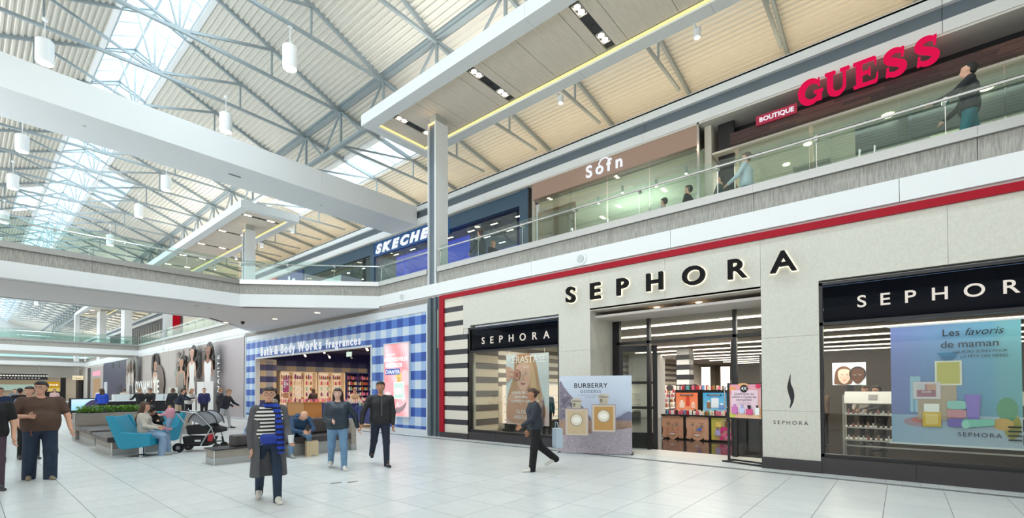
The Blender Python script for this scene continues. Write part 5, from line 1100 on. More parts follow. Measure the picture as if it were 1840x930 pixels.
# black and wood boutique with the red sign
obj('black_fascia', MB().box(15.25, 15.4, -4.2, 4.35, 8.6, 9.66), BLACK, wu); obj('black_fascia', MB().box(14.75, 14.85, 3.75, 4.2, ZF, 9.6), BLACK, wu); obj('return_wall', MB().box(15.55, 15.65, 4.1, 4.7, ZF, 9.66), CRE, wu)
WDK = mat('dark_wood', '#4a3230', .45, 0, .35, 6, (2, 1, 14))
for r, (z0, z1) in enumerate(((8.68, 8.76), (8.762, 8.84), (8.842, 8.92), (8.922, 9.0))):
    y = 3.75; k = 0; rw = random.Random(r)
    while y > -4.2:
        L = rw.uniform(.9, 1.8); obj('plank', MB().box(14.34 - .004 * ((k + r) % 2), 15.2, max(-4.2, y - L + .003), y, z0, z1), mat('dark_wood%d' % ((k * 7 + r * 3) % 3), ['#4a3230', '#5b3d38', '#3f2b2a'][(k * 7 + r * 3) % 3], .45, 0, .2, 6, (2, 1, 14)), wu); y -= L; k += 1
obj('shop_ceiling', MB().box(14.5, 19.8, -4.2, 4.3, 8.62, 8.68), CRE, wu); obj('shop_interior', MB().box(19.0, 19.1, -8, 4.4, ZF, 8.7), mat('sand_wall', '#b9ad98', .6), wu)
for y in (3.6, 1.75, -.02, -1.8, -3.6): obj('pane', MB().box(14.62, 14.63, y - 1.76, y, ZF, 8.62), GLD, wu)
for z0, z1 in ((7.9, 8.62),): obj('pane_header', MB().box(15.6, 15.7, -4, .9, 7.95, 8.62), mat('slate_dark', '#55585a', .5), wu)
for (x, y, r) in ((16.2, -.6, .16), (17.0, .42, .16), (15.3, .2, .14), (16.6, 2.7, .1), (15.6, 2.0, .1), (18, 3.2, .12), (15.4, -1.6, .12)):
    o = obj('disc_lamp', MB().lathe(x, y, [(r, 8.60), (r, 8.62)], 20), glow('warm_lamp', '#ffe2b8', 10), wu)
obj('oval_ceiling_light', MB().lathe(17.1, -1.15, [(.52, 8.58), (.52, 8.61)], 32), glow('oval_glow', '#fdf2b8', 1.25), wu)
obj('duct_cover', MB().box(17.0, 17.6, 1.6, 2.6, 8.58, 8.62), mat('duct_grey', '#8b8b82', .6), wu)
p = Print((18.99, 3.9, 6.6), UY); rf = random.Random(11); p.rect(0, 0, 4.2, 1.6, '#5c5a3c')
for k in range(240):
    x, y = rf.uniform(.2, 4.0), rf.uniform(.1, 1.5); a = rf.uniform(-.6, .6); c = rf.choice(['#6d6b45', '#857f52', '#3f4530', '#9a9160', '#4f5636', '#8d6a4a']); L = rf.uniform(.2, .5); p.poly([(max(0, x - L * math.cos(a)), y - L * math.sin(a) * .5), (min(4.2, x + L * math.cos(a)), min(1.6, y + L * math.sin(a) * .5)), (x, y + .03)], c)
printed('meadow_mural', p, wu)
obj('mannequin_head', MB().lathe(15.6, 1.9, [(.03, 6.6), (.06, 6.75), (.06, 6.85), (.1, 7.0), (.105, 7.1), (.06, 7.2), (.02, 7.22)], 12), mat('mannequin', '#e2e0d0', .4), wu, smooth=True)
obj('door_handle', MB().tube([(14.58, .75, 6.6), (14.52, .75, 6.6), (14.52, .75, 7.6), (14.58, .75, 7.6)], .02, 6), CHROME, wu); obj('door_handle', MB().tube([(14.58, .45, 6.6), (14.52, .45, 6.6), (14.52, .45, 7.6), (14.58, .45, 7.6)], .02, 6), CHROME, wu)
for x, y, p_, c in ((16.5, 8, 330, (1, .98, .94)), (16.5, 2, 230, (1, .95, .86)), (16.5, -2.2, 230, (1, .95, .86)), (17, 16.5, 60, (.55, .55, 1)), (17, 26, 60, (.9, .95, 1))): area('upper_shop_light', (x, y, 8.55), (0, 0, 0), 2, 4, p_, c)
# red serif letters: strokes swept along a skeleton with slab serifs
GR = glow('crimson_neon', '#f01a54', 1.15)
t = thing('sign', 'big glowing crimson serif letters GUESS standing on the wood beam', 'sign', (14.2, 2.0, 9.0))
def strokes(ch):
    """list of (polyline, widths) in a 1 x 1 box"""
    def arc(cx, cy, rx, ry, a0, a1, n=14): return [(cx + rx * math.cos(R(a0 + (a1 - a0) * i / n)), cy + ry * math.sin(R(a0 + (a1 - a0) * i / n))) for i in range(n + 1)]
    W_ = lambda n, a, b: [a + (b - a) * math.sin(math.pi * i / (n - 1)) for i in range(n)]
    if ch == 'G': a = arc(.5, .5, .40, .44, 42, 318); return [(a, W_(15, .09, .24)), ([(.84, .06), (.84, .44)], [.17, .17]), ([(.62, .43), (1.0, .43)], [.07, .07]), ([(.83, .66), (.83, .97)], [.07, .04])]
    if ch == 'U': a = [(.22, .95), (.22, .40)] + arc(.5, .36, .28, .30, 180, 360)[1:] + [(.78, .95)]; return [(a, [.2] * 6 + [.16] * 4 + [.1] * (len(a) - 10)), ([(.02, .96), (.44, .96)], [.08, .08]), ([(.62, .96), (.98, .96)], [.08, .08])]
    if ch == 'E': return [([(.28, .02), (.28, .98)], [.2, .2]), ([(.06, .04), (.9, .04)], [.08, .09]), ([(.06, .96), (.86, .96)], [.08, .09]), ([(.3, .5), (.62, .5)], [.09, .09]), ([(.66, .36), (.66, .64)], [.06, .06]), ([(.9, .04), (.95, .34)], [.08, .04]), ([(.86, .96), (.88, .70)], [.08, .04])]
    a = arc(.5, .73, .28, .22, 35, 200)[:-1] + [(.30, .60), (.5, .50), (.72, .38)] + arc(.5, .26, .28, .22, 20, -150)[1:]
    return [(a, W_(len(a), .09, .22)), ([(.75, .66), (.77, .98)], [.07, .09]), ([(.25, .34), (.22, .02)], [.07, .09])]
def swept(poly, ws, s, xs, ox):
    pts = [Vector((p[0] * xs, p[1])) for p in poly]; L = []; Rr = []
    for i, p_ in enumerate(pts):
        d = (pts[min(i + 1, len(pts) - 1)] - pts[max(i - 1, 0)]).normalized(); n = Vector((-d.y, d.x)); L.append(p_ + n * ws[i] / 2); Rr.append(p_ - n * ws[i] / 2)
    mb = MB(); Y = lambda v: 0
    for i in range(len(pts) - 1):
        q = [L[i], L[i + 1], Rr[i + 1], Rr[i]]
        mb.prism([(ox - v.x * s, 9.02 + v.y * s) for v in q], 14.16, 14.26, 'x')
    return mb
ox = 2.0
for ch in 'GUESS':
    mb = MB()
    for poly, ws in strokes(ch): m_ = swept(poly, ws, .62, .86, ox); mb.add(m_.v, m_.f)
    obj('letter', mb, GR, t); ox -= .565
t = thing('sign', 'small red BOUTIQUE sign plate left of the crimson letters', 'sign', (14.3, 3.03, 8.97)); obj('plate', MB().box(14.28, 14.33, 2.06, 3.05, 8.94, 9.21), mat('plate_red', '#b5294c', .4), t); letters('BOUTIQUE', t, (14.28, 2.97, 9.02), UY, .17, .01, glow('white_neon', '#f4f9ff', 1.4), wid=.84, bold=.004, gap=.003)
# far upper shops
obj('red_box_sign', MB().box(14.2, 14.45, 57, 59.5, 8.0, 9.4), glow('red_box', '#d3202f', .7), wu); obj('red_panel', MB().box(14.35, 14.5, 34.2, 36.0, ZF, 9.65), mat('coral_panel', '#e4574c', .5), wu)
for k in range(14): obj('mullion', MB().box(14.4, 14.45, 62 + k * 1.2, 62.1 + k * 1.2, ZF, 9.2), mat('pale_mullion', '#c9bfa5', .4), wu)
# ================================================================ BENCHES AND PLANTER
LAM = mat('greige_laminate', '#a59d93', .5, 0, .18, 6, (1, 1, 9)); KICK = mat('steel_kick', '#aeb0b0', .35, .6); LEA = mat('dark_brown_leather', '#4b4344', .42, 0, .12, 20, (1, 1, 1), .06); BLT = mat('black_leather', '#2a292c', .35)
def lamwall(root, x0, x1, y0, y1, h, edge=True):
    obj('laminate_panel', MB().box(x0, x1, y0, y1, .16, h), LAM, root); obj('steel_kick_plate', MB().box(x0 - .004, x1 + .004, y0 - .004, y1 + .004, 0, .157), KICK, root)
    obj('top_trim', MB().box(x0 - .01, x1 + .01, y0 - .01, y1 + .01, h, h + .02), KICK, root)
    for x in (x0, x1): obj('corner_trim', MB().box(x - .006, x + .006, y0 - .006, y0 + .01, 0, h), CHROME, root)
t = thing('planter', 'grey laminate planter wall with green plants along its top', 'planter', (2.4, 20.6, 0)); lamwall(t, 2.38, 4.25, 20.5, 21.2, .82)
lf = MB(); rl = random.Random(2)
for k in range(1300):
    x, y, z = rl.uniform(2.45, 4.2), rl.uniform(20.55, 21.1), rl.uniform(.84, 1.04); a = rl.uniform(0, 6.28); s = rl.uniform(.03, .07); h = rl.uniform(.0, .06)
    lf.add([(x, y, z), (x + s * math.cos(a + .5), y + s * math.sin(a + .5), z + h), (x + 1.6 * s * math.cos(a), y + 1.6 * s * math.sin(a), z + h * .6), (x + s * math.cos(a - .5), y + s * math.sin(a - .5), z + h)], [(0, 1, 2, 3)])
obj('foliage', lf, mat('leaf_green', '#86bf3a', .5, 0, .35, 30), t, kind='stuff'); obj('soil', MB().box(2.45, 4.2, 20.55, 21.15, .8, .84), mat('soil', '#40342a', .9), t)
def bench(label, x0, x1, y0, y1, zt=.45, n=3, hang=.22, cat='bench'):
    t = thing('bench', label, cat, (x0, y0, 0)); obj('laminate_base', MB().box(x0 + .1, x1, y0 + .1, y1, .15, zt - .13), LAM, t); obj('steel_kick_plate', MB().box(x0 + .1, x1 + .004, y0 + .1 - .004, y1, 0, .147), KICK, t); obj('corner_trim', MB().box(x0 + .094, x0 + .11, y0 + .094, y0 + .11, 0, zt - .13), CHROME, t)
    L = (y1 - y0) / n
    for k in range(n): obj('cushion', MB().box(x0, x1, y0 + k * L + .004, y0 + (k + 1) * L - .004, zt - .13, zt), LEA, t, bevel=.02)
    return t
bench('long dark leather bench in front of the planter', 2.36, 3.35, 17.6, 20.4, n=3); bench('square dark leather bench behind the turquoise chair', 2.28, 3.3, 14.75, 16.9, n=2)
t = thing('partition', 'low grey laminate partition behind the turquoise chairs', 'partition', (4.3, 20, 0)); lamwall(t, 4.35, 5.45, 20.0, 20.25, .82)
t = thing('bench', 'low black-topped end of the bench beside the stroller', 'bench', (3.42, 11.1, 0)); obj('laminate_base', MB().box(3.45, 4.9, 11.14, 11.66, .15, .31), LAM, t); obj('steel_kick_plate', MB().box(3.446, 4.9, 11.136, 11.664, 0, .148), KICK, t); obj('black_top', MB().box(3.42, 4.9, 11.1, 11.7, .31, .34), BLT, t, bevel=.01); obj('corner_trim', MB().box(3.44, 3.456, 11.13, 11.146, 0, .31), CHROME, t); obj('leather_block', MB().box(3.9, 4.9, 11.3, 11.68, .34, .58), LEA, t, bevel=.03)
t = thing('bench', 'dark leather sofa bench with a laminate end where the bald man sits', 'bench', (4.9, 11.1, 0))
obj('laminate_back', MB().box(4.9, 6.75, 11.85, 12.1, 0, .82), LAM, t); obj('laminate_end', MB().box(6.62, 6.75, 11.1, 11.85, 0, .82), LAM, t); obj('steel_kick_plate', MB().box(6.61, 6.756, 11.094, 12.1, 0, .15), KICK, t)
obj('base', MB().box(4.9, 6.62, 11.2, 11.85, 0, .3), KICK, t); obj('seat_cushion', MB().box(4.9, 6.62, 11.12, 11.8, .3, .46), LEA, t, bevel=.03); obj('back_cushion', MB().box(4.9, 6.62, 11.62, 11.85, .46, .86), LEA, t, bevel=.05)
t = thing('box', 'upright beige cardboard box on the floor between the seated man\'s feet', 'box', (5.42, 10.9, 0)); obj('carton', MB().prism([(5.30, 10.86), (5.56, 10.80), (5.62, 11.02), (5.36, 11.08)], 0, .36), CARD, t); obj('flap_line', MB().prism([(5.31, 10.87), (5.55, 10.815), (5.61, 11.01), (5.37, 11.07)], .36, .362), mat('card_dark', '#a8926f', .8), t)
# turquoise chairs
TQ = mat('turquoise_leather', '#1590b0', .45, 0, .06, 14)
def tchair(label, loc, rz):
    t = thing('lounge_chair', label, 'chair', loc, rz)     # local +x is the way the sitter looks
    sh = MB()
    for s in (-1, 1):
        prof = [(-.52, .98), (-.38, 1.0), (-.18, .60), (.42, .56), (.42, .27), (-.12, .20), (-.24, .23)]
        n = len(sh.v); y0, y1 = (.30 * s, .40 * s) if s > 0 else (-.40, -.30)
        sh.prism(prof, y0, y1, 'y')
    obj('arm_shell', sh, TQ, t, world=False, bevel=.02)
    obj('seat_cushion', MB().box(-.2, .40, -.30, .30, .26, .46), TQ, t, world=False, bevel=.04)
    obj('back_cushion', MB().prism([(-.50, .97), (-.40, .98), (-.12, .46), (-.18, .24), (-.26, .30)], -.30, .30, 'y'), TQ, t, world=False, bevel=.02)
    obj('pedestal', MB().lathe(0.05, 0, [(.055, .02), (.055, .24)], 16), CHROME, t, world=False, smooth=False); obj('base_disc', MB().lathe(.05, 0, [(.30, 0), (.30, .008), (.10, .03), (.06, .05)], 28), CHROME, t, world=False)
    return t
tchair('turquoise lounge chair on a chrome disc with the long-haired woman in it', (2.80, 14.22, 0), R(-38)); tchair('turquoise lounge chair seen from its back corner, facing the first one', (3.48, 15.6, 0), R(215))
# stroller -------------------------------------------------------------
t = thing('stroller', 'black and grey pushchair with a silver frame and red details', 'stroller', (4.1, 14.1, 0), R(-38)); ST = mat('stroller_fabric', '#1f2024', .8); SG = mat('stroller_grey', '#8b8f96', .8); SF = mat('stroller_frame', '#b9bcbf', .3, .8)
def so(n, mb, m, par=None, **k): return obj(n, mb, m, par or t, world=False, **k)
for s in (-1, 1):
    w_ = so('wheel', MB().tube([(-.45, s * .27 - .03, .12), (-.45, s * .27 + .03, .12)], .125, 20), BLACK); so('hub', MB().tube([(-.45, s * .27 - .035, .12), (-.45, s * .27 + .035, .12)], .05, 12), SG, w_)
    w_ = so('wheel', MB().tube([(.42, s * .24 - .025, .10), (.42, s * .24 + .025, .10)], .10, 18), BLACK); so('fork', MB().tube([(.42, s * .24, .1), (.37, s * .24, .34)], .025, 8), BLACK)
    so('frame_tube', MB().tube([(-.42, s * .27, .12), (-.40, s * .26, .5), (-.30, s * .26, .72), (-.52, s * .24, 1.02)], .018, 8), SF)
    so('frame_tube', MB().tube([(.05, s * .26, .16), (.30, s * .26, .62), (-.05, s * .25, 1.00), (-.42, s * .24, 1.04)], .02, 8), SF); so('frame_tube', MB().tube([(.38, s * .25, .32), (.30, s * .26, .62)], .016, 8), SF)
    so('frame_tube', MB().tube([(-.42, s * .27, .2), (.38, s * .25, .22)], .014, 8), BLACK)
so('handle_bar', MB().tube([(-.42, -.24, 1.04), (-.62, -.24, 1.03), (-.68, -.2, 1.0), (-.68, .2, 1.0), (-.62, .24, 1.03), (-.42, .24, 1.04)], .024, 8), BLACK)
so('seat_tub', MB().prism([(-.32, .68), (.30, .70), (.34, .60), (.26, .46), (-.28, .44)], -.22, .22, 'y'), ST, bevel=.03)
so('storage_basket', MB().prism([(-.40, .40), (.30, .36), (.20, .14), (-.36, .14)], -.22, .22, 'y'), ST, bevel=.03)
hood = MB()
for i in range(9):
    a0, a1 = R(10 + i * 18), R(10 + (i + 1) * 18)
    if i > 7: break
    for s in (-1, 1): hood.add([(.08, s * .22, .66), (.08 + .33 * math.cos(a0), s * .22, .70 + .34 * math.sin(a0)), (.08 + .33 * math.cos(a1), s * .22, .70 + .34 * math.sin(a1))], [(0, 1, 2)])
    hood.quad((.08 + .33 * math.cos(a0), -.22, .70 + .34 * math.sin(a0)), (.08 + .33 * math.cos(a1), -.22, .70 + .34 * math.sin(a1)), (.08 + .33 * math.cos(a1), .22, .70 + .34 * math.sin(a1)), (.08 + .33 * math.cos(a0), .22, .70 + .34 * math.sin(a0)))
so('hood', hood, SG)
for s in (-1, 1): so('hood_rim', MB().tube([(.08 + .34 * math.cos(R(a)), s * .225, .70 + .35 * math.sin(R(a))) for a in range(0, 171, 17)], .014, 6), BLACK)
so('footrest', MB().prism([(.30, .66), (.52, .60), (.54, .50), (.32, .46)], -.18, .18, 'y'), ST, bevel=.03); so('red_strap', MB().prism([(.22, .44), (.36, .48), (.30, .26), (.2, .28)], -.24, -.2, 'y'), mat('strap_red', '#b0202c', .5)); so('label_patch', MB().box(-.1, .04, -.226, -.222, .26, .31), WHITE)
# screens / counter of the kiosk with people behind
t = thing('kiosk', 'dark service kiosk with a wide screen behind the planter', 'kiosk', (3.7, 34.5, 0))
obj('counter', MB().box(3.7, 9.0, 34.5, 35.1, 0, .95), BLACK, t); obj('counter_top', MB().box(3.6, 9.1, 34.4, 35.2, .95, 1.0), WHITE, t); obj('screen_housing', MB().box(3.72, 5.35, 34.38, 34.48, .4, 1.16), BLACK, t)
def art_tv(p, W, H): p.grad(0, 0, W, H, lambda u, v: (.55 + .3 * v, .75 + .1 * v, .85), 4, 4); p.blob([(.4, .01), (.55, .32), (.85, .56), (1.15, .5), (1.25, .3), (1.1, .08), (.9, .01)], '#3a3550'); p.blob([(.5, .01), (.62, .12), (.7, .01)], '#c97a72')
p = Print((3.82, 34.375, .5), (1, 0, 0)); p.lim = (1.42, .6); art_tv(p, 1.42, .6); printed('screen_picture', p, t, SCR)
for k in range(4): obj('glass_case', MB().box(5.6 + k * .8, 6.3 + k * .8, 34.45, 35.1, 1.0, 1.35), mat('case_white', '#dfe6e8', .2), t)
# ================================================================ PEOPLE
def sdf_grid(prims, h, k=.03, cuts=(), pad=.04):
    """smooth union of tapered capsules (a, b, ra, rb[, k]); cuts: functions (X,Y,Z)->distance that are intersected"""
    P_ = [(np.array(p[0], float), np.array(p[1], float), p[2], p[3], p[4] if len(p) > 4 else k) for p in prims]
    lo = np.min([np.minimum(a, b) - max(ra, rb) for a, b, ra, rb, _ in P_], axis=0) - pad; hi = np.max([np.maximum(a, b) + max(ra, rb) for a, b, ra, rb, _ in P_], axis=0) + pad
    n = np.ceil((hi - lo) / h).astype(int) + 1; D = np.full(n, .2, np.float32)
    ax = [lo[i] + h * np.arange(n[i]) for i in range(3)]
    for a, b, ra, rb, kk in P_:
        m = max(ra, rb) + .06 + kk
        s = [slice(max(0, int((min(a[i], b[i]) - m - lo[i]) / h)), min(n[i], int((max(a[i], b[i]) + m - lo[i]) / h) + 2)) for i in range(3)]
        X, Y, Z = np.meshgrid(ax[0][s[0]], ax[1][s[1]], ax[2][s[2]], indexing='ij', sparse=True)
        ab = b - a; L2 = float(ab @ ab) or 1e-9
        t = np.clip(((X - a[0]) * ab[0] + (Y - a[1]) * ab[1] + (Z - a[2]) * ab[2]) / L2, 0, 1)
        d = np.sqrt((X - a[0] - t * ab[0]) ** 2 + (Y - a[1] - t * ab[1]) ** 2 + (Z - a[2] - t * ab[2]) ** 2) - (ra + (rb - ra) * t)
        o = D[s[0], s[1], s[2]]; hh = np.clip(.5 + .5 * (o - d) / kk, 0, 1); D[s[0], s[1], s[2]] = o * (1 - hh) + d * hh - kk * hh * (1 - hh)
    if cuts:
        X, Y, Z = np.meshgrid(*ax, indexing='ij', sparse=True)
        for c in cuts: D = np.maximum(D, c(X, Y, Z))
    return D, lo, h
def snet(D, lo, h):
    """surface nets"""
    I = D < 0; n = np.array(D.shape) - 1
    c = [I[dx:n[0] + dx, dy:n[1] + dy, dz:n[2] + dz] for dx in (0, 1) for dy in (0, 1) for dz in (0, 1)]
    any_ = np.logical_or.reduce(c); all_ = np.logical_and.reduce(c); M = any_ & ~all_; idx = np.argwhere(M)
    if not len(idx): return [], []
    ids = np.full(M.shape, -1, int); ids[M] = np.arange(len(idx))
    offs = [(dx, dy, dz) for dx in (0, 1) for dy in (0, 1) for dz in (0, 1)]
    V = np.stack([D[idx[:, 0] + o[0], idx[:, 1] + o[1], idx[:, 2] + o[2]] for o in offs], 1); S_ = np.zeros((len(idx), 3)); N = np.zeros(len(idx))
    for i in range(8):
        for j in range(i + 1, 8):
            o1, o2 = np.array(offs[i]), np.array(offs[j])
            if np.abs(o1 - o2).sum() != 1: continue
            cr = (V[:, i] < 0) != (V[:, j] < 0); t = np.where(cr, V[:, i] / np.where(cr, V[:, i] - V[:, j], 1), 0)
            S_ += np.where(cr[:, None], o1 + t[:, None] * (o2 - o1), 0); N += cr
    vs = (idx + S_ / N[:, None]) * h + lo; F = []
    for ax_ in range(3):
        u, v = [(1, 2), (2, 0), (0, 1)][ax_]; sl = [slice(1, -1)] * 3; sl[ax_] = slice(0, -1); sl2 = list(sl); sl2[ax_] = slice(1, None)
        A, B = I[tuple(sl)], I[tuple(sl2)]; e = np.argwhere(A != B)
        if not len(e): continue
        e = e + 1; e[:, ax_] -= 1; fl = A[tuple((e - np.array([0 if i == ax_ else 1 for i in range(3)])).T)]
        du = np.zeros(3, int); du[u] = 1; dv = np.zeros(3, int); dv[v] = 1
        q = [ids[tuple((e - du - dv).T)], ids[tuple((e - dv).T)], ids[tuple(e.T)], ids[tuple((e - du).T)]]
        q = np.stack(q, 1); q[~fl] = q[~fl][:, ::-1]; F.append(q[(q >= 0).all(1)])
    return vs, np.concatenate(F)
def sdf_obj(name, prims, m, parent, h=.014, k=.03, cuts=(), extra=None, **kw):
    D, lo, hh = sdf_grid(prims, h, k, cuts); v, f = snet(D, lo, hh)
    v = [tuple(p) for p in v]; f = [tuple(int(i) for i in q) for q in f]
    for ev, ef in (extra or []): n = len(v); v += ev; f += [tuple(i + n for i in q) for q in ef]
    me = bpy.data.meshes.new(name); me.from_pydata(v, [], f); me.materials.append(m); me.polygons.foreach_set('use_smooth', [True] * len(me.polygons)); me.update()
    o = bpy.data.objects.new(name, me); COL.objects.link(o); o.parent = parent; return setp(o, **kw)
def V3(*a): return np.array(a, float)
def unit(v): return v / (np.linalg.norm(v) or 1)
def limb_dir(pitch, abd, side):
    """pitch forward from hanging straight down, abd outwards"""
    p, a = R(pitch), R(abd); return V3(side * math.sin(a), math.sin(p) * math.cos(a), -math.cos(p) * math.cos(a))
def hand_prims(w, d, s, side, curl=25, sc=1.0):
    """w wrist, d along the hand, s towards the thumb; separate fingers"""
    d = unit(d); s = unit(s - d * (s @ d)); nrm = np.cross(d, s) * side; P = []; kn = []
    for i, o in enumerate((.030, .010, -.010, -.028)):
        K = w + d * (.088 - abs(i - 1.2) * .005) * sc + s * o * sc; kn.append(K); P.append((w + s * o * .55 * sc + d * .012, K, .015 * sc, .0115 * sc, .014))
    for K, L, i in zip(kn, (.070, .080, .075, .058), range(4)):
        a = K; ang = curl * .6
        for j, fr in enumerate((.45, .32, .23)):
            dd = unit(d * math.cos(R(ang)) + nrm * math.sin(R(ang)) + s * (.10 - .07 * i)); b = a + dd * L * fr * sc; P.append((a, b, (.0095 - .001 * j) * sc, (.0088 - .001 * j) * sc, .004)); a = b; ang += curl
    a = w + d * .02 * sc + s * .024 * sc; b = a + unit(d * .7 + s * .75 + nrm * .25) * .048 * sc; c = b + unit(d + s * .25 + nrm * .35) * .038 * sc
    P += [(a, b, .014 * sc, .011 * sc, .01), (b, c, .011 * sc, .009 * sc, .004)]
    return P
def person(label, loc, face, H=1.72, build=1.0, torso=0, twist=0, legs=((0, 0), (0, 0)), arms=((5, 8, 15, 4), (5, 8, 15, 4)), head=(0, 0), skin=None, hair=None, hairm=None, top=None, bottom=None, shoes=None, coat=None,
           h=.014, hands=True, sit=0, sleeve=1.0, hem=.50, female=False, glasses=False, flare=1.0, mouthm=None, group=None, belly=0, shoe_h=.0, beard=False, lift=0, sides=None, loose=.008):
    """face: (dx, dy) in the world. legs: (hip pitch, knee bend) left,right. arms: (pitch, abd, elbow bend, inward) left,right.
    local frame: +Y forward, +X the person's right hand side"""
    rz = math.atan2(-face[0], face[1]); t = thing('person', label, 'person', loc, rz, group)
    skin = skin or SKIN; b = build; lean = R(torso)
    th, sh = .245 * H, .245 * H; hipz = (.045 + .245 + .245) * H - .01
    # how high the hips are: the lower foot stands on the floor
    def leg(pitch, bend, side, hip):
        d1 = limb_dir(pitch, 2 if not sit else (sides[0 if side < 0 else 1] if sides else 7), side); kn = hip + d1 * th; d2 = limb_dir(pitch - bend, 0, side); an = kn + d2 * sh; return kn, an, d2
    drop = []
    for (pt, bd), sd in zip(legs, (-1, 1)):
        kn, an, d2 = leg(pt, bd, sd, V3(0, 0, 0)); drop.append(-an[2])
    pz = (max(drop) + .045 * H) if not sit else sit
    pz += lift
    pel = V3(0, 0, pz); up = V3(0, math.sin(lean), math.cos(lean)); fw = V3(0, math.cos(lean), -math.sin(lean)); rt = V3(math.cos(R(twist)), math.sin(R(twist)), 0)
    tl = .285 * H; chest = pel + up * tl * .68; neck = pel + up * tl * 1.02; shw = (.105 if female else .122) * H * (1 + (b - 1) * .5)
    pit, yaw = R(head[0]), R(head[1]); hup = V3(0, math.sin(lean * .5 + pit), math.cos(lean * .5 + pit)); hf = V3(math.sin(yaw), math.cos(yaw) * math.cos(pit + lean * .5), -math.sin(pit + lean * .5)); hf = unit(hf - hup * (hf @ hup)); hr = np.cross(hf, hup)
    hc = neck + hup * .105 * H * .95 + hf * .012; hs = H / 1.72
    B = []; TOP = []; BOT = []; SHOE = []; ex = .0
    # torso
    w1 = .060 * b; fl_ = (lambda p, q, ra, rb, kk=.05: (p, q, ra, rb, kk))
    torso_p = [fl_(pel - rt * .07 * b + V3(0, 0, .02), pel + rt * .07 * b + V3(0, 0, .02), .108 * b, .108 * b), fl_(pel + up * .13 - rt * w1 * .9 + fw * belly, pel + up * .13 + rt * w1 * .9 + fw * belly, .098 * b + belly * .7, .098 * b + belly * .7),
               fl_(chest - rt * .075 * b, chest + rt * .075 * b, .105 * b, .105 * b), fl_(neck - up * .075 - rt * (shw - .05), neck - up * .075 + rt * (shw - .05), .058 * b ** .5, .058 * b ** .5), fl_(neck - up * .01, neck - up * .055 - rt * (shw - .05), .045, .045, .04), fl_(neck - up * .01, neck - up * .055 + rt * (shw - .05), .045, .045, .04)]
    if female: torso_p += [fl_(chest + fw * .055 - rt * .065 + up * .0, chest + fw * .055 + rt * .065, .07, .07, .04)]
    B += torso_p; TOP += [(p, q, ra + .012 + (.014 if i_ < 2 else 0), rb + .012 + (.014 if i_ < 2 else 0), kk) for i_, (p, q, ra, rb, kk) in enumerate(torso_p)]
    if loose: TOP += [(pel + up * .06 + rt * s_ * (.055 if female else .07) * b, chest + rt * s_ * .07 * b, .108 * b + loose, .110 * b + loose, .05) for s_ in (-1, 1)]
    n_trunk = len(TOP)
    B += [(neck - up * .03, hc - hup * .03, .052 * hs, .048 * hs, .03)]
    # head
    B += [(hc + hup * .035 * hs - hf * .02 * hs, hc + hup * .03 * hs + hf * .012 * hs, .082 * hs, .078 * hs, .02), (hc - hup * .01, hc - hup * .065 * hs + hf * .045 * hs, .066 * hs, .038 * hs, .03), (hc - hup * .068 * hs + hf * .062 * hs, hc - hup * .068 * hs + hf * .066 * hs, .026 * hs, .024 * hs, .02),
          (hc + hup * .012 * hs + hf * .084 * hs, hc - hup * .020 * hs + hf * .100 * hs, .008 * hs, .014 * hs, .012), (hc - hup * .045 * hs + hf * .080 * hs, hc - hup * .047 * hs + hf * .084 * hs, .018 * hs, .018 * hs, .012)]
    for s in (-1, 1): B += [(hc + hr * s * .078 * hs - hup * .018 * hs, hc + hr * s * .082 * hs + hup * .018 * hs - hf * .006, .010, .014, .006), (hc + hup * .028 * hs + hf * .070 * hs + hr * s * .018, hc + hup * .026 * hs + hf * .066 * hs + hr * s * .042, .012, .011, .012)]
    handP = []
    for (ap, aa, eb, inw), sd, i in zip(arms, (-1, 1), (0, 1)):
        S0 = neck - up * .05 + rt * sd * shw * .93; d1 = limb_dir(ap + torso * .6, aa, sd); E = S0 + d1 * .172 * H; d2 = limb_dir(ap + torso * .6 + eb, 0, sd); d2 = unit(d2 + V3(-sd * math.tan(R(inw)), 0, 0)); Wr = E + d2 * .148 * H; ba = b ** .6
        B += [(S0, E, .048 * ba, .038 * ba), (E, Wr, .038 * ba, .026 * ba)]
        if sleeve > .9: TOP += [(S0, E, .064 * ba, .052 * ba, .025), (E, E + d2 * .148 * H * (sleeve - .05), .052 * ba, .040 * ba, .025)]
        elif sleeve > 0: TOP += [(S0, S0 + d1 * .172 * H * (sleeve * 1.6), .072 * ba, .064 * ba, .025)]
        th_ = unit(np.cross(d2, V3(sd, 0, 0))); th_ = th_ if th_[2] > 0 or abs(d2[2]) > .7 else -th_
        if abs(d2[2]) > .7: th_ = V3(0, 1, 0)
        if hands: handP.append(hand_prims(Wr, d2 * 1.0, th_, sd, 26, hs))
        else: B += [(Wr, Wr + d2 * .075 * hs, .026, .022, .01), (Wr + d2 * .07 * hs, Wr + d2 * .13 * hs, .018, .010, .01), (Wr + d2 * .02, Wr + d2 * .06 + th_ * .045, .013, .010, .01)]
        if i == 0: LW, LE = Wr, d2
        else: RW, RE = Wr, d2
    t['_w'] = 0; del t['_w']
    for (pt, bd), sd in zip(legs, (-1, 1)):
        hip = pel + V3(sd * .085 * b, 0, -.02); kn, an, d2 = leg(pt, bd, sd, hip); bl = b ** .7
        B += [(hip, kn, .082 * bl, .054 * bl), (kn, an, .052 * bl, .034 * bl)]
        BOT += [(hip + V3(0, 0, .01), kn, .098 * bl, .066 * bl * flare ** .5, .04), (kn, an + d2 * .04, .066 * bl * flare ** .5, .052 * bl * flare, .03)]
        tf = unit(V3(sd * .12, 1, 0)); toe_d = unit(tf + V3(0, 0, 0) + V3(0, 0, .0 if not bd else min(0, -.0)));
        pitchdown = 0 if (an[2] < .12 * H or sit) else -.55
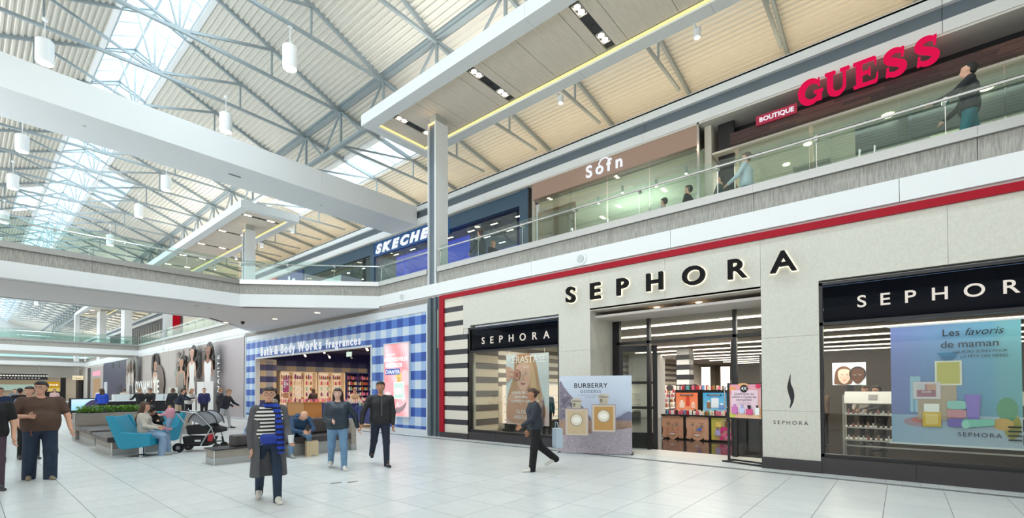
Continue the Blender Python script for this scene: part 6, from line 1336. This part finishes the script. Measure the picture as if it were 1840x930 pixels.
        fd = unit(V3(tf[0], tf[1], pitchdown)); heel = an + V3(0, 0, -.045 * H + .038) - fd * .045
        SHOE += [(heel, heel + fd * .24 * hs, .040, .036, .02), (heel + fd * .02, heel + fd * .10 + V3(0, 0, .035 + shoe_h), .040, .040, .02)]
        B += [(an, heel + fd * .2 * hs, .03, .022, .02)]
    BOT += [(pel - rt * .07 * b + V3(0, 0, .02), pel + rt * .07 * b + V3(0, 0, .02), .112 * b, .112 * b, .05), (pel + up * .08 - rt * .06 * b, pel + up * .08 + rt * .06 * b, .100 * b, .100 * b, .05)]
    extra = []
    for P in handP: D, lo, hh = sdf_grid(P, .0048, .006); hv, hfz = snet(D, lo, hh); extra.append(([tuple(q) for q in hv], [tuple(int(i) for i in q) for q in hfz]))
    sdf_obj('body', B, skin, t, h * .85, .028, extra=extra)
    if bottom: sdf_obj('trousers', BOT, bottom, t, h, .03, cuts=((lambda X, Y, Z: (X * 0 + (Y - pel[1]) * up[1] + (Z - pel[2]) * up[2]) - .10) if torso < 20 else (lambda X, Y, Z: (X * 0 + Y * 0 + (Z - pel[2])) - .12),))
    if top:
        hz = (hem - .53) * H; cu = [lambda X, Y, Z: hz - ((Y - pel[1]) * up[1] + (Z - pel[2]) * up[2]) + (0 if not sit else -.02) + 0 * X] if True else []
        if sit: cu = [lambda X, Y, Z: (-.06 if torso < 20 else .02) - ((Y - pel[1]) * up[1] + (Z - pel[2]) * up[2]) + 0 * X]
        nq = neck + up * .055 + fw * .02
        cn = lambda X, Y, Z: .070 - np.sqrt((X - nq[0]) ** 2 + (Y - nq[1]) ** 2 + (Z - nq[2]) ** 2)
        # only the trunk part is cut at the hem; the arms keep their length
        arm_p = TOP[n_trunk:]; body_p = TOP[:n_trunk]
        sdf_obj('top', body_p + arm_p, top, t, h, .04, cuts=(lambda X, Y, Z: np.minimum(cu[0](X, Y, Z), 10) if not len(arm_p) else np.where(np.abs(X) < shw * .98, cu[0](X, Y, Z), -1), cn))
    if coat: coat(t, pel, up, fw, rt, neck, shw, H, h)
    sdf_obj('shoes', SHOE, shoes or CHAR, t, h * .8, .015, cuts=((lambda X, Y, Z: .004 - Z + 0 * X + 0 * Y),) if not lift else ())
    eyem = mat('eye_dark', '#2b201c', .3); 
    if h < .02:
        e = MB(); wv = MB(); br_ = MB()
        for s in (-1, 1):
            c = hc + hup * .012 * hs + hf * .083 * hs + hr * s * .031 * hs
            wv.tube([tuple(c - hr * .010 - hf * .002), tuple(c + hr * .010 - hf * .002)], .0048, 8); e.tube([tuple(c - hup * .0015), tuple(c + hup * .0015)], .0055, 8); br_.tube([tuple(c + hup * .024 + hf * .006 - hr * s * .012), tuple(c + hup * .027 + hf * .002 + hr * s * .016)], .0038, 6)
        obj('eye_white', wv, mat('eye_white', '#e9e4df', .3), t, world=False); obj('iris', e, eyem, t, world=False); obj('eyebrow', br_, hairm or eyem, t, world=False)
        m_ = hc - hup * .050 * hs + hf * .098 * hs; obj('mouth', MB().tube([tuple(m_ - hr * .020 - hf * .008), tuple(m_ + hf * .001), tuple(m_ + hr * .020 - hf * .008)], [.003, .006, .003], 6), mouthm or mat('lips', '#a85a52', .5), t, world=False)
        if glasses:
            g = MB()
            for s in (-1, 1):
                c = hc + hup * .012 * hs + hf * .105 * hs + hr * s * .033 * hs; g.tube([tuple(c + hr * .026 * math.cos(a) + hup * .019 * math.sin(a)) for a in [math.pi * i / 6 for i in range(12)]], .0022, 5, closed=True); g.tube([tuple(c + hr * s * .026), tuple(hc + hr * s * .085 * hs + hup * .012)], .002, 5)
            g.tube([tuple(hc + hup * .014 + hf * .108 * hs - hr * .008), tuple(hc + hup * .014 + hf * .108 * hs + hr * .008)], .002, 5); obj('glasses', g, BLACK, t, world=False)
        if beard: sdf_obj('beard', [(hc - hup * .072 * hs + hf * .066 * hs, hc - hup * .070 * hs + hf * .074 * hs, .030, .026)], hairm, t, .008, .01)
    if hair:
        cap = [(hc + hup * .045 * hs - hf * .026 * hs, hc + hup * .045 * hs + hf * .014 * hs, .090 * hs, .086 * hs, .02), (hc - hf * .045 * hs - hup * .01, hc - hf * .045 * hs + hup * .03 * hs, .072 * hs, .080 * hs, .02)]
        if hair == 'long':
            for s in (-1, 0, 1): cap += [(hc - hf * .035 + hr * s * .055, neck - up * .12 - hf * .05 + hr * s * .075, .050, .045, .03), (neck - up * .12 - hf * .05 + hr * s * .085, neck - up * .20 - hf * .035 + hr * s * .09, .05, .03, .03)]
        elif hair == 'verylong':
            for s in (-1, 0, 1): cap += [(hc - hf * .035 + hr * s * .055, neck - up * .16 - hf * .10 + hr * s * .08, .058, .062, .03), (neck - up * .16 - hf * .10 + hr * s * .08, neck - up * .40 - hf * .12 + hr * s * .06, .062, .03, .03)]
        elif hair == 'bun': cap += [(hc - hf * .11 + hup * .03, hc - hf * .13 + hup * .03, .04, .035, .02)]
        elif hair == 'pony': cap += [(hc - hf * .10 + hup * .03, hc - hf * .13 - hup * .03, .03, .035, .02), (hc - hf * .13 - hup * .03, neck - hf * .12 - up * .08, .035, .015, .02)]
        elif hair == 'quiff': cap += [(hc + hup * .105 * hs + hf * .03, hc + hup * .10 * hs + hf * .065, .035, .03, .02)]
        fc = hc + hf * .042 * hs
        def cutf(X, Y, Z):
            f_ = (X - hc[0]) * hf[0] + (Y - hc[1]) * hf[1] + (Z - hc[2]) * hf[2]; u_ = (X - hc[0]) * hup[0] + (Y - hc[1]) * hup[1] + (Z - hc[2]) * hup[2]
            return np.minimum(f_ - .012 * hs, .066 * hs - u_) if hair != 'fringe' else np.minimum(f_ - .03 * hs, .045 * hs - u_)
        sdf_obj('hair', cap, hairm, t, h * .8, .02, cuts=(cutf,))
    t_data = dict(hc=hc, hup=hup, hf=hf, hr=hr, neck=neck, up=up, fw=fw, rt=rt, pel=pel, LW=LW, RW=RW, LD=LE, RD=RE, shw=shw); return t, t_data
def stripes(name, c1, c2, period, axis=2, duty=.5, rough=.8):
    m = bpy.data.materials.new(name); m.use_nodes = True; nt = m.node_tree; bs = nt.nodes['Principled BSDF']; bs.inputs['Roughness'].default_value = rough
    tc = nt.nodes.new('ShaderNodeTexCoord'); sx = nt.nodes.new('ShaderNodeSeparateXYZ'); nt.links.new(tc.outputs['Object'], sx.inputs[0])
    dv = nt.nodes.new('ShaderNodeMath'); dv.operation = 'DIVIDE'; dv.inputs[1].default_value = period; nt.links.new(sx.outputs[axis], dv.inputs[0])
    fr = nt.nodes.new('ShaderNodeMath'); fr.operation = 'FRACT'; nt.links.new(dv.outputs[0], fr.inputs[0]); gt = nt.nodes.new('ShaderNodeMath'); gt.operation = 'GREATER_THAN'; gt.inputs[1].default_value = duty; nt.links.new(fr.outputs[0], gt.inputs[0])
    mx = nt.nodes.new('ShaderNodeMix'); mx.data_type = 'RGBA'; mx.inputs[6].default_value = lin(c1); mx.inputs[7].default_value = lin(c2); nt.links.new(gt.outputs[0], mx.inputs[0]); nt.links.new(mx.outputs[2], bs.inputs['Base Color']); return m
JEAN = mat('dark_denim', '#27384f', .8, 0, .3, 11, (1, 1, .6), .7); LJEAN = mat('light_denim', '#6f93b5', .8, 0, .2, 11, (1, 1, .6), .7); PJEAN = mat('pale_denim', '#8fa9c8', .8, 0, .15, 11, (1, 1, .6), .7); NAVY = mat('navy_cloth', '#20283c', .8, 0, .15, 11, (1, 1, .6), .7); BLK = mat('black_cloth', '#17171a', .85); WSH = mat('white_shoe', '#d9d5cd', .5)
HB = mat('hair_black', '#16120f', .5); HBR = mat('hair_brown', '#4b3425', .5, 0, .3, 30, (8, 8, 1)); HDB = mat('hair_dark_brown', '#2a1c16', .45, 0, .3, 30, (8, 8, 1)); HBL = mat('hair_blond', '#a9825a', .5, 0, .3, 30, (8, 8, 1)); HGR = mat('hair_grey', '#8a827a', .6)
LIPS = mat('lips', '#a85a52', .5)
TOC = (-.62, -.78)
# man in brown t-shirt
t, d = person('heavyset man in a brown t-shirt and dark jeans walking at the far left', (.92, 11.88, 0), (.02, -1), H=1.77, build=1.30, belly=.06, legs=((8, 8), (-6, 10)), arms=((14, 22, 8, -6), (18, 26, 72, 44)), head=(2, 28), skin=SKIN, hair='quiff', hairm=HB,
              top=mat('brown_tee', '#5a453a', .9, 0, .12, 9, (1, 1, 1.4), .7), bottom=JEAN, shoes=mat('tan_shoe', '#8d8069', .6), h=.012, sleeve=.42, hem=.49, flare=1.5, glasses=True)
obj('key_lanyard', MB().tube([(.13, .17, .90), (.14, .19, .86), (.12, .19, .80), (.15, .19, .82)], .008, 6), mat('lanyard', '#7d4a3f', .6), t, world=False)
# woman in long grey coat
GC_ = mat('grey_wool', '#5b5b60', .9, 0, .15, 8, (1, 1, .5), .6)
def coat_long(t, pel, up, fw, rt, neck, shw, H, h):
    P = [(neck - up * .20 - rt * .09, neck - up * .20 + rt * .09, .120, .120, .05), (neck - up * .07 - rt * (shw - .04), neck - up * .07 + rt * (shw - .04), .075, .075, .03), (neck - up * .01, neck - up * .055 - rt * (shw - .05), .055, .058, .04), (neck - up * .01, neck - up * .055 + rt * (shw - .05), .055, .058, .04)]
    for s in (-1, 1): P += [(neck - up * .25 + rt * s * .08, pel + rt * s * .085, .115, .125, .05), (pel + rt * s * .085, pel + rt * s * .12 - V3(0, .0, .70), .125, .135, .05)]
    cut = lambda X, Y, Z: np.minimum(.105 - np.abs(X - .015) + 0 * Z, Y - pel[1] - .02)          # open front
    nq = neck + up * .06 + fw * .02
    sdf_obj('coat', P, GC_, t, h, .05, cuts=(cut, lambda X, Y, Z: .36 - Z + 0 * X + 0 * Y, lambda X, Y, Z: .075 - np.sqrt((X - nq[0]) ** 2 + (Y - nq[1]) ** 2 + (Z - nq[2]) ** 2)))
STRP = stripes('striped_knit', '#1b1b1e', '#e4e2dc', .052)
t, d = person('woman in a long grey coat, striped sweater and blue striped scarf, walking in front', (2.86, 7.0, 0), (-.30, -.95), H=1.66, female=True, build=1.02, legs=((14, 6), (-14, 14)), arms=((10, 10, 46, -6), (-4, 12, 14, 2)), head=(0, 6), skin=SKIN, hair='bun', hairm=HDB,
              top=STRP, bottom=JEAN, shoes=WSH, coat=coat_long, h=.011, glasses=True, hem=.50)
for s in (-1, 1):      # coat sleeves
    wv = d['LW'] if s < 0 else d['RW']; S0 = d['neck'] - d['up'] * .05 + d['rt'] * s * d['shw'] * .93; E = wv - (d['LD'] if s < 0 else d['RD']) * .148 * 1.66
    sdf_obj('coat_sleeve', [(S0, E, .078, .066, .02), (E, wv - (d['LD'] if s < 0 else d['RD']) * .015, .064, .054, .02)], GC_, t, .012, .02)
SC_ = stripes('striped_scarf', '#1b3fae', '#15161c', .075, duty=.62)
n_ = d['neck']; sdf_obj('scarf', [(n_ + V3(.03, .05, .02), n_ + V3(-.07, .04, .01), .045, .05, .03), (n_ + V3(-.09, .075, -.02), n_ + V3(-.12, .15, -.30), .05, .05, .02), (n_ + V3(-.12, .15, -.30), n_ + V3(-.14, .16, -.62), .05, .052, .02), (n_ + V3(-.08, -.04, .01), n_ + V3(.08, -.05, .01), .045, .045, .03)], SC_, t, .011, .02)
sdf_obj('bag_pouch', [(d['pel'] + V3(-.09, .13, .05), d['pel'] + V3(.07, .13, .05), .055, .055, .02), (d['pel'] + V3(-.09, .12, .00), d['pel'] + V3(.07, .12, .0), .05, .05, .02)], mat('royal_blue', '#1d3a9c', .6), t, .012, .02)
RWp = d['LW'] + d['LD'] * .07
tc_ = obj('paper_cup', MB().lathe(0, 0, [(.030, -.05), (.040, .05), (.042, .055)], 16), WHITE, None, world=False, label='white paper cup held by the woman in the grey coat', cat='cup'); mw = Matrix.Translation(t.location) @ t.rotation_euler.to_matrix().to_4x4(); tc_.location = mw @ Vector(tuple(RWp + V3(0.0, .045, .05)))
# seated bald man
t, d = person('bald man in a blue jacket and jeans bent forward on the leather bench', (5.28, 11.42, 0), (-.06, -1), H=1.74, sit=.555, torso=44, legs=((82, 84), (84, 80)), sides=(12, 22), arms=((8, 10, 44, 40), (8, 10, 44, 40)), head=(46, 0), skin=SKIN, hair=None, hairm=HGR, top=mat('blue_anorak', '#1f4466', .6, 0, .15, 10, (1, 1, 1.3), .8), bottom=LJEAN, shoes=mat('grey_sneaker', '#9a9a94', .6), h=.012)
sdf_obj('hood', [(d['neck'] - d['fw'] * .07 - d['rt'] * .07, d['neck'] - d['fw'] * .07 + d['rt'] * .07, .06, .06), (d['neck'] - d['rt'] * .09, d['neck'] + d['rt'] * .09 - d['fw'] * .03, .045, .045)], mat('blue_anorak', '#1f4466'), t, .014, .03)
# couple holding hands
PUF = stripes('quilted_navy', '#1b2532', '#263442', .055, duty=.18, rough=.45)
t, d = person('woman in a dark quilted jacket and light jeans, holding the man\'s hand', (4.90, 8.74, 0), (-.42, -.9), H=1.65, female=True, build=1.12, legs=((16, 6), (-12, 22)), arms=((-6, 34, 10, -14), (2, 12, 78, 26)), head=(0, 14), skin=mat('skin_pale', '#dfb3a0', .55), hair='long', hairm=HDB, top=PUF, bottom=LJEAN, shoes=WSH, h=.012, hem=.49)
t, d = person('man in a black jacket and navy trousers holding the quilted-jacket woman\'s hand', (5.66, 8.38, 0), (-.42, -.9), H=1.78, build=1.10, legs=((10, 4), (-20, 26)), arms=((2, 9, 12, 4), (4, 26, 14, -10)), head=(0, 18), skin=SKIN2, hair='short', hairm=HB, top=mat('black_jacket', '#1a1b20', .6, 0, .2, 10, (1, 1, 1.3), .8), bottom=NAVY, shoes=mat('navy_boot', '#1f2433', .5), h=.012, shoe_h=.05, hem=.49)
obj('zip_placket', MB().box(-.016, .016, .140, .150, 1.05, 1.45), mat('placket_grey', '#4a4744', .6), t, world=False)
# passer-by before the hair care poster
t, d = person('person in a dark hooded jacket and black trousers striding past the hair care poster', (7.25, 5.52, 0), (-.80, .55), H=1.62, female=True, torso=4, legs=((8, 2), (-18, 34)), arms=((16, 8, 40, 6), (-6, 10, 20, 6)), head=(4, 0), skin=SKIN2, hair='bun', hairm=HBR, top=mat('slate_jacket', '#2b313c', .75, 0, .15, 10, (1, 1, 1.3), .8), bottom=BLK, shoes=WSH, h=.013, flare=1.3, hem=.46)
bg_ = obj('carrier_bag', MB().prism([(7.62, 5.28), (7.74, 5.20), (7.92, 5.42), (7.80, 5.50)], .42, .80), mat('pale_blue_bag', '#b4c4d2', .6), None, label='pale blue-grey bag hanging from the hand of the striding person', cat='bag')
obj('bag_handle', MB().tube([(7.68, 5.26, .8), (7.70, 5.30, .92), (7.80, 5.42, .92), (7.86, 5.46, .8)], .008, 6), mat('pale_blue_bag', '#b4c4d2'), bg_)
# woman in the chair, baby, person with a hat
t, d = person('long-haired woman in a cream sweater and pale jeans sitting in the turquoise chair', (2.90, 14.17, 0), (.79, -.45), H=1.64, female=True, sit=.56, torso=-6, legs=((78, 74), (80, 82)), sides=(4, 4), arms=((24, 8, 58, 12), (24, 8, 58, 12)), head=(14, -10), skin=SKIN, hair='verylong', hairm=HBR, top=mat('cream_knit', '#c9c2b8', .9, 0, .12, 11, (1, 1, 1.3), .8), bottom=PJEAN, shoes=mat('grey_sneaker', '#9a9a94', .6), h=.012, flare=1.6)
t, d = person('baby in a pink top and blue trousers standing on the woman\'s lap', (3.36, 14.0, .60), (-.85, .3), H=.62, build=.62, legs=((14, 10), (10, 6)), arms=((60, 10, 14, 4), (55, 14, 20, 4)), head=(4, 0), skin=SKIN, hair='short', hairm=mat('baby_hair', '#8f6a4c', .6), top=mat('pink_knit', '#c98fa0', .9), bottom=PJEAN, shoes=mat('pink_knit', '#c98fa0'), h=.010, hands=False, hem=.46)
t, d = person('person in black with a black beret reaching over in the second turquoise chair', (3.42, 15.75, 0), (-.35, -.94), H=1.66, female=True, sit=.56, torso=34, legs=((82, 84), (82, 80)), arms=((40, 14, 30, 10), (30, 12, 40, 16)), head=(34, 0), skin=SKIN, hair='bun', hairm=HDB, top=BLK, bottom=BLK, shoes=CHAR, h=.014, hands=False)
sdf_obj('beret', [(d['hc'] + d['hup'] * .075 - d['hr'] * .05, d['hc'] + d['hup'] * .075 + d['hr'] * .05, .055, .06), (d['hc'] + d['hup'] * .05 + d['hf'] * .07, d['hc'] + d['hup'] * .048 + d['hf'] * .12, .02, .012)], BLK, t, .012, .03)
t, d = person('person in pale jeans and tan loafers reclining, cut off by the grey coat', (5.55, 13.85, 0), (-.96, .1), H=1.75, sit=.56, torso=-22, legs=((84, 40), (82, 74)), arms=((20, 8, 60, 20), (20, 8, 60, 20)), skin=SKIN, hair='short', hairm=HGR, top=mat('olive_shirt', '#6c6f68', .8), bottom=PJEAN, shoes=mat('tan_loafer', '#a3754a', .5), h=.014, hands=False)
t2 = thing('bench', 'dark bench behind the woman in the grey coat, under the reclining person', 'bench', (5.3, 13.45, 0)); obj('base', MB().box(5.3, 6.6, 13.45, 14.25, 0, .3), KICK, t2); obj('seat_cushion', MB().box(5.25, 6.65, 13.4, 14.3, .3, .46), LEA, t2, bevel=.03); obj('back_cushion', MB().box(6.0, 6.25, 13.4, 14.3, .46, .85), LEA, t2, bevel=.04)
t, d = person('blond person in a dark navy coat walking past the hoarding behind the stroller', (7.05, 21.6, 0), (.7, -.7), H=1.66, torso=14, legs=((16, 8), (-14, 16)), arms=((24, 8, 30, 6), (20, 8, 30, 6)), head=(10, 0), skin=SKIN, hair='short', hairm=HBL, top=mat('navy_coat', '#1a1e2c', .8), bottom=mat('grey_trouser', '#a9adb2', .8), shoes=CHAR, h=.02, hands=False, hem=.44)
t, d = person('person in a black t-shirt cut off by the left edge, arm hanging down', (.28, 11.25, 0), (.1, -1), H=1.70, build=1.15, legs=((10, 4), (-8, 8)), arms=((6, 14, 10, 2), (0, 12, 10, 2)), skin=SKIN, hair='short', hairm=HB, top=BLK, bottom=mat('plum_trouser', '#4a3a48', .8), shoes=CHAR, h=.016, sleeve=.4)
t, d = person('dark-haired woman in a blue top walking right behind the man in brown', (1.02, 15.6, 0), (.1, -1), H=1.70, female=True, build=1.1, legs=((8, 4), (-8, 10)), arms=((8, 10, 20, 6), (8, 10, 20, 6)), head=(0, 30), skin=SKIN, hair='bun', hairm=HDB, top=mat('periwinkle', '#6d83b3', .8), bottom=BLK, shoes=CHAR, h=.018, hands=False, sleeve=.5)
# crowd at the kiosk and farther on
CR = [('woman in a royal blue top seen from behind at the kiosk', (4.9, 33.2), (.1, 1), '#2347b5', HBR, 'long', 0, SKIN), ('grey-haired person in black leaning at the kiosk counter', (6.3, 31.9), (-.3, .9), '#18181b', HBL, 'short', 12, SKIN), ('short dark-haired person in black beside the leaning one', (6.9, 32.6), (-.5, -.8), '#1d1d20', HB, 'short', 6, SKIN2),
      ('tall dark-skinned man in a black jacket behind the kiosk', (7.6, 31.2), (-.6, -.7), '#17191d', HB, 'short', 0, SKIN3), ('person in a navy puffer jacket reaching forward at the kiosk', (7.0, 27.8), (.7, -.5), '#232838', HB, 'hoodless', 22, SKIN), ('blond woman bending over beside the navy puffer jacket', (7.7, 28.8), (.5, -.8), '#d0cdc8', HBL, 'long', 20, SKIN),
      ('woman in navy facing the camera near the hoarding', (8.3, 28.4), (-.3, -.95), '#2c2c5c', HBR, 'bun', 0, SKIN), ('person with a grey backpack strap at the edge of the hoarding print', (8.8, 27.7), (.9, .1), '#2b2a33', HBL, 'short', 4, SKIN),
      ('person in cream by the far shop doorway', (7.4, 42.0), (.2, 1), '#c8bfae', HBR, 'short', 0, SKIN), ('person in white beside the one in cream', (6.4, 44.0), (0, 1), '#dcdcdc', HDB, 'short', 0, SKIN), ('person in a dark blue top far behind, at the left edge', (.8, 22.5), (0, -1), '#2b3d60', HDB, 'short', 0, SKIN), ('far person in black near the left edge', (1.5, 27), (.2, 1), '#1b1b20', HB, 'short', 0, SKIN2),
      ('far person in pale pink beside the yellow sign', (4.6, 50), (0, -1), '#c7a3a3', HBR, 'long', 0, SKIN), ('far person in grey near the end of the hall', (2.2, 44), (0, -1), '#7c7f86', HB, 'short', 0, SKIN), ('far person in a teal top near the end of the hall', (2.9, 57), (0, -1), '#3e7f86', HDB, 'short', 0, SKIN)]
for lb, (x, y), fc, c, hm, hr_, ln, sk in CR: person(lb, (x, y, 0), fc, H=1.70, torso=ln, legs=((6, 4), (-6, 6)), arms=((20 + ln, 10, 40, 6), (14 + ln, 10, 30, 6)), skin=sk, hair='short' if hr_ == 'hoodless' else hr_, hairm=hm, top=mat('cloth' + c, c, .85), bottom=mat('cloth_dark', '#26272d', .85) if c != '#232838' else mat('beige_trouser', '#b0a08c', .8), shoes=CHAR, h=.030, hands=False)
# inside the checked shop
for lb, (x, y), fc, c, hm, hr_, ln in [('woman in black holding a brown bag at the opening of the checked shop', (9.6, 22.9), (.3, .9), '#1b1a1c', HDB, 'long', 0), ('woman in a dark brown coat browsing the cream shelves', (12.9, 25.6), (.1, 1), '#2a1f1c', HBR, 'long', 10), ('fair-haired person in beige bending over the middle table', (13.6, 22.6), (-.3, -.9), '#c9b394', HBR, 'bun', 20), ('person in red standing behind the right table', (14.6, 18.7), (-.5, -.8), '#a3242c', HB, 'short', 0), ('woman in a tan coat leaning over the right table', (13.7, 17.4), (-.8, .2), '#a98558', HBL, 'long', 22)]:
    person(lb, (x, y, 0), fc, H=1.66, torso=ln, female=True, legs=((4, 2), (-4, 4)), arms=((24, 10, 40, 6), (18, 10, 36, 6)), hair=hr_, hairm=hm, top=mat('cloth' + c, c, .85), bottom=BLK, shoes=CHAR, h=.026, hands=False)
bgx = obj('handbag', MB().prism([(9.62, 23.2), (9.86, 23.2), (9.86, 23.32), (9.62, 23.32)], .86, 1.12), mat('bag_tan', '#9c7a5c', .6), None, label='tan handbag carried at the opening of the checked shop', cat='bag')
# in the cosmetics shop
for lb, (x, y), fc, c, hm in [('person with sunglasses and a grey top seen through the right-hand window', (16.2, .78), (-.9, .1), '#9c968c', HBR), ('man in a dark shirt looking down, seen through the right-hand window', (15.2, .42), (-.4, .8), '#2a2a2e', HB), ('brown-haired woman in a brown coat seen through the right-hand window', (15.4, 1.75), (.5, .3), '#6a4f3c', HBR)]:
    person(lb, (x, y, 0), fc, H=1.68, torso=6, legs=((4, 2), (-4, 4)), arms=((24, 10, 50, 6), (18, 10, 56, 6)), head=(12, 0), hair='long' if 'woman' in lb else 'short', hairm=hm, top=mat('cloth' + c, c, .85), bottom=BLK, shoes=CHAR, h=.022, hands=False)
person('person in a teal coat standing behind the lower right of the hair care poster', (12.6, 9.1, 0), (.8, .3), H=1.6, hair='short', hairm=HB, top=mat('teal_coat', '#1f4f5e', .6), bottom=BLK, h=.024, hands=False)
# upper walkway
for lb, (x, y), fc, c, hm, H_, a in [('blurred tall man in dark grey passing the navy sports shop upstairs', (11.7, 11.3), (0, 1), '#3d4347', HBR, 1.75, 20), ('woman in black passing the poster of the navy sports shop upstairs', (12.6, 11.5), (0, -1), '#202024', HBL, 1.62, 10), ('person in white before the brown shop upstairs', (12.9, 5.15), (.2, 1), '#d6d3cf', HB, 1.60, 16), ('person in a dark top beside the glass corner upstairs', (12.8, 4.42), (0, 1), '#24252d', HB, 1.72, 14),
                                      ('person in a light grey shirt passing under the BOUTIQUE plate upstairs', (11.9, 2.75), (0, 1), '#c3ced6', HBR, 1.72, 30), ('person in a dark grey top beside the one in light grey upstairs', (12.7, 3.55), (0, 1), '#44504f', HB, 1.7, 20), ('person in black and teal at the right edge upstairs', (11.2, -.95), (0, 1), '#24272a', HB, 1.78, 46)]:
    person(lb, (x, y, ZF + .012), fc, H=H_, legs=((12, 6), (-12, 12)), arms=((a, 10, 30, 6), (a * .5, 10, 26, 6)), hair='short' if 'woman' not in lb else 'long', hairm=hm, top=mat('cloth' + c, c, .85), bottom=mat('teal_trouser', '#23707c', .8) if 'teal' in lb else mat('cloth_blue', '#3b5872', .85), shoes=CHAR, h=.022, hands=False)
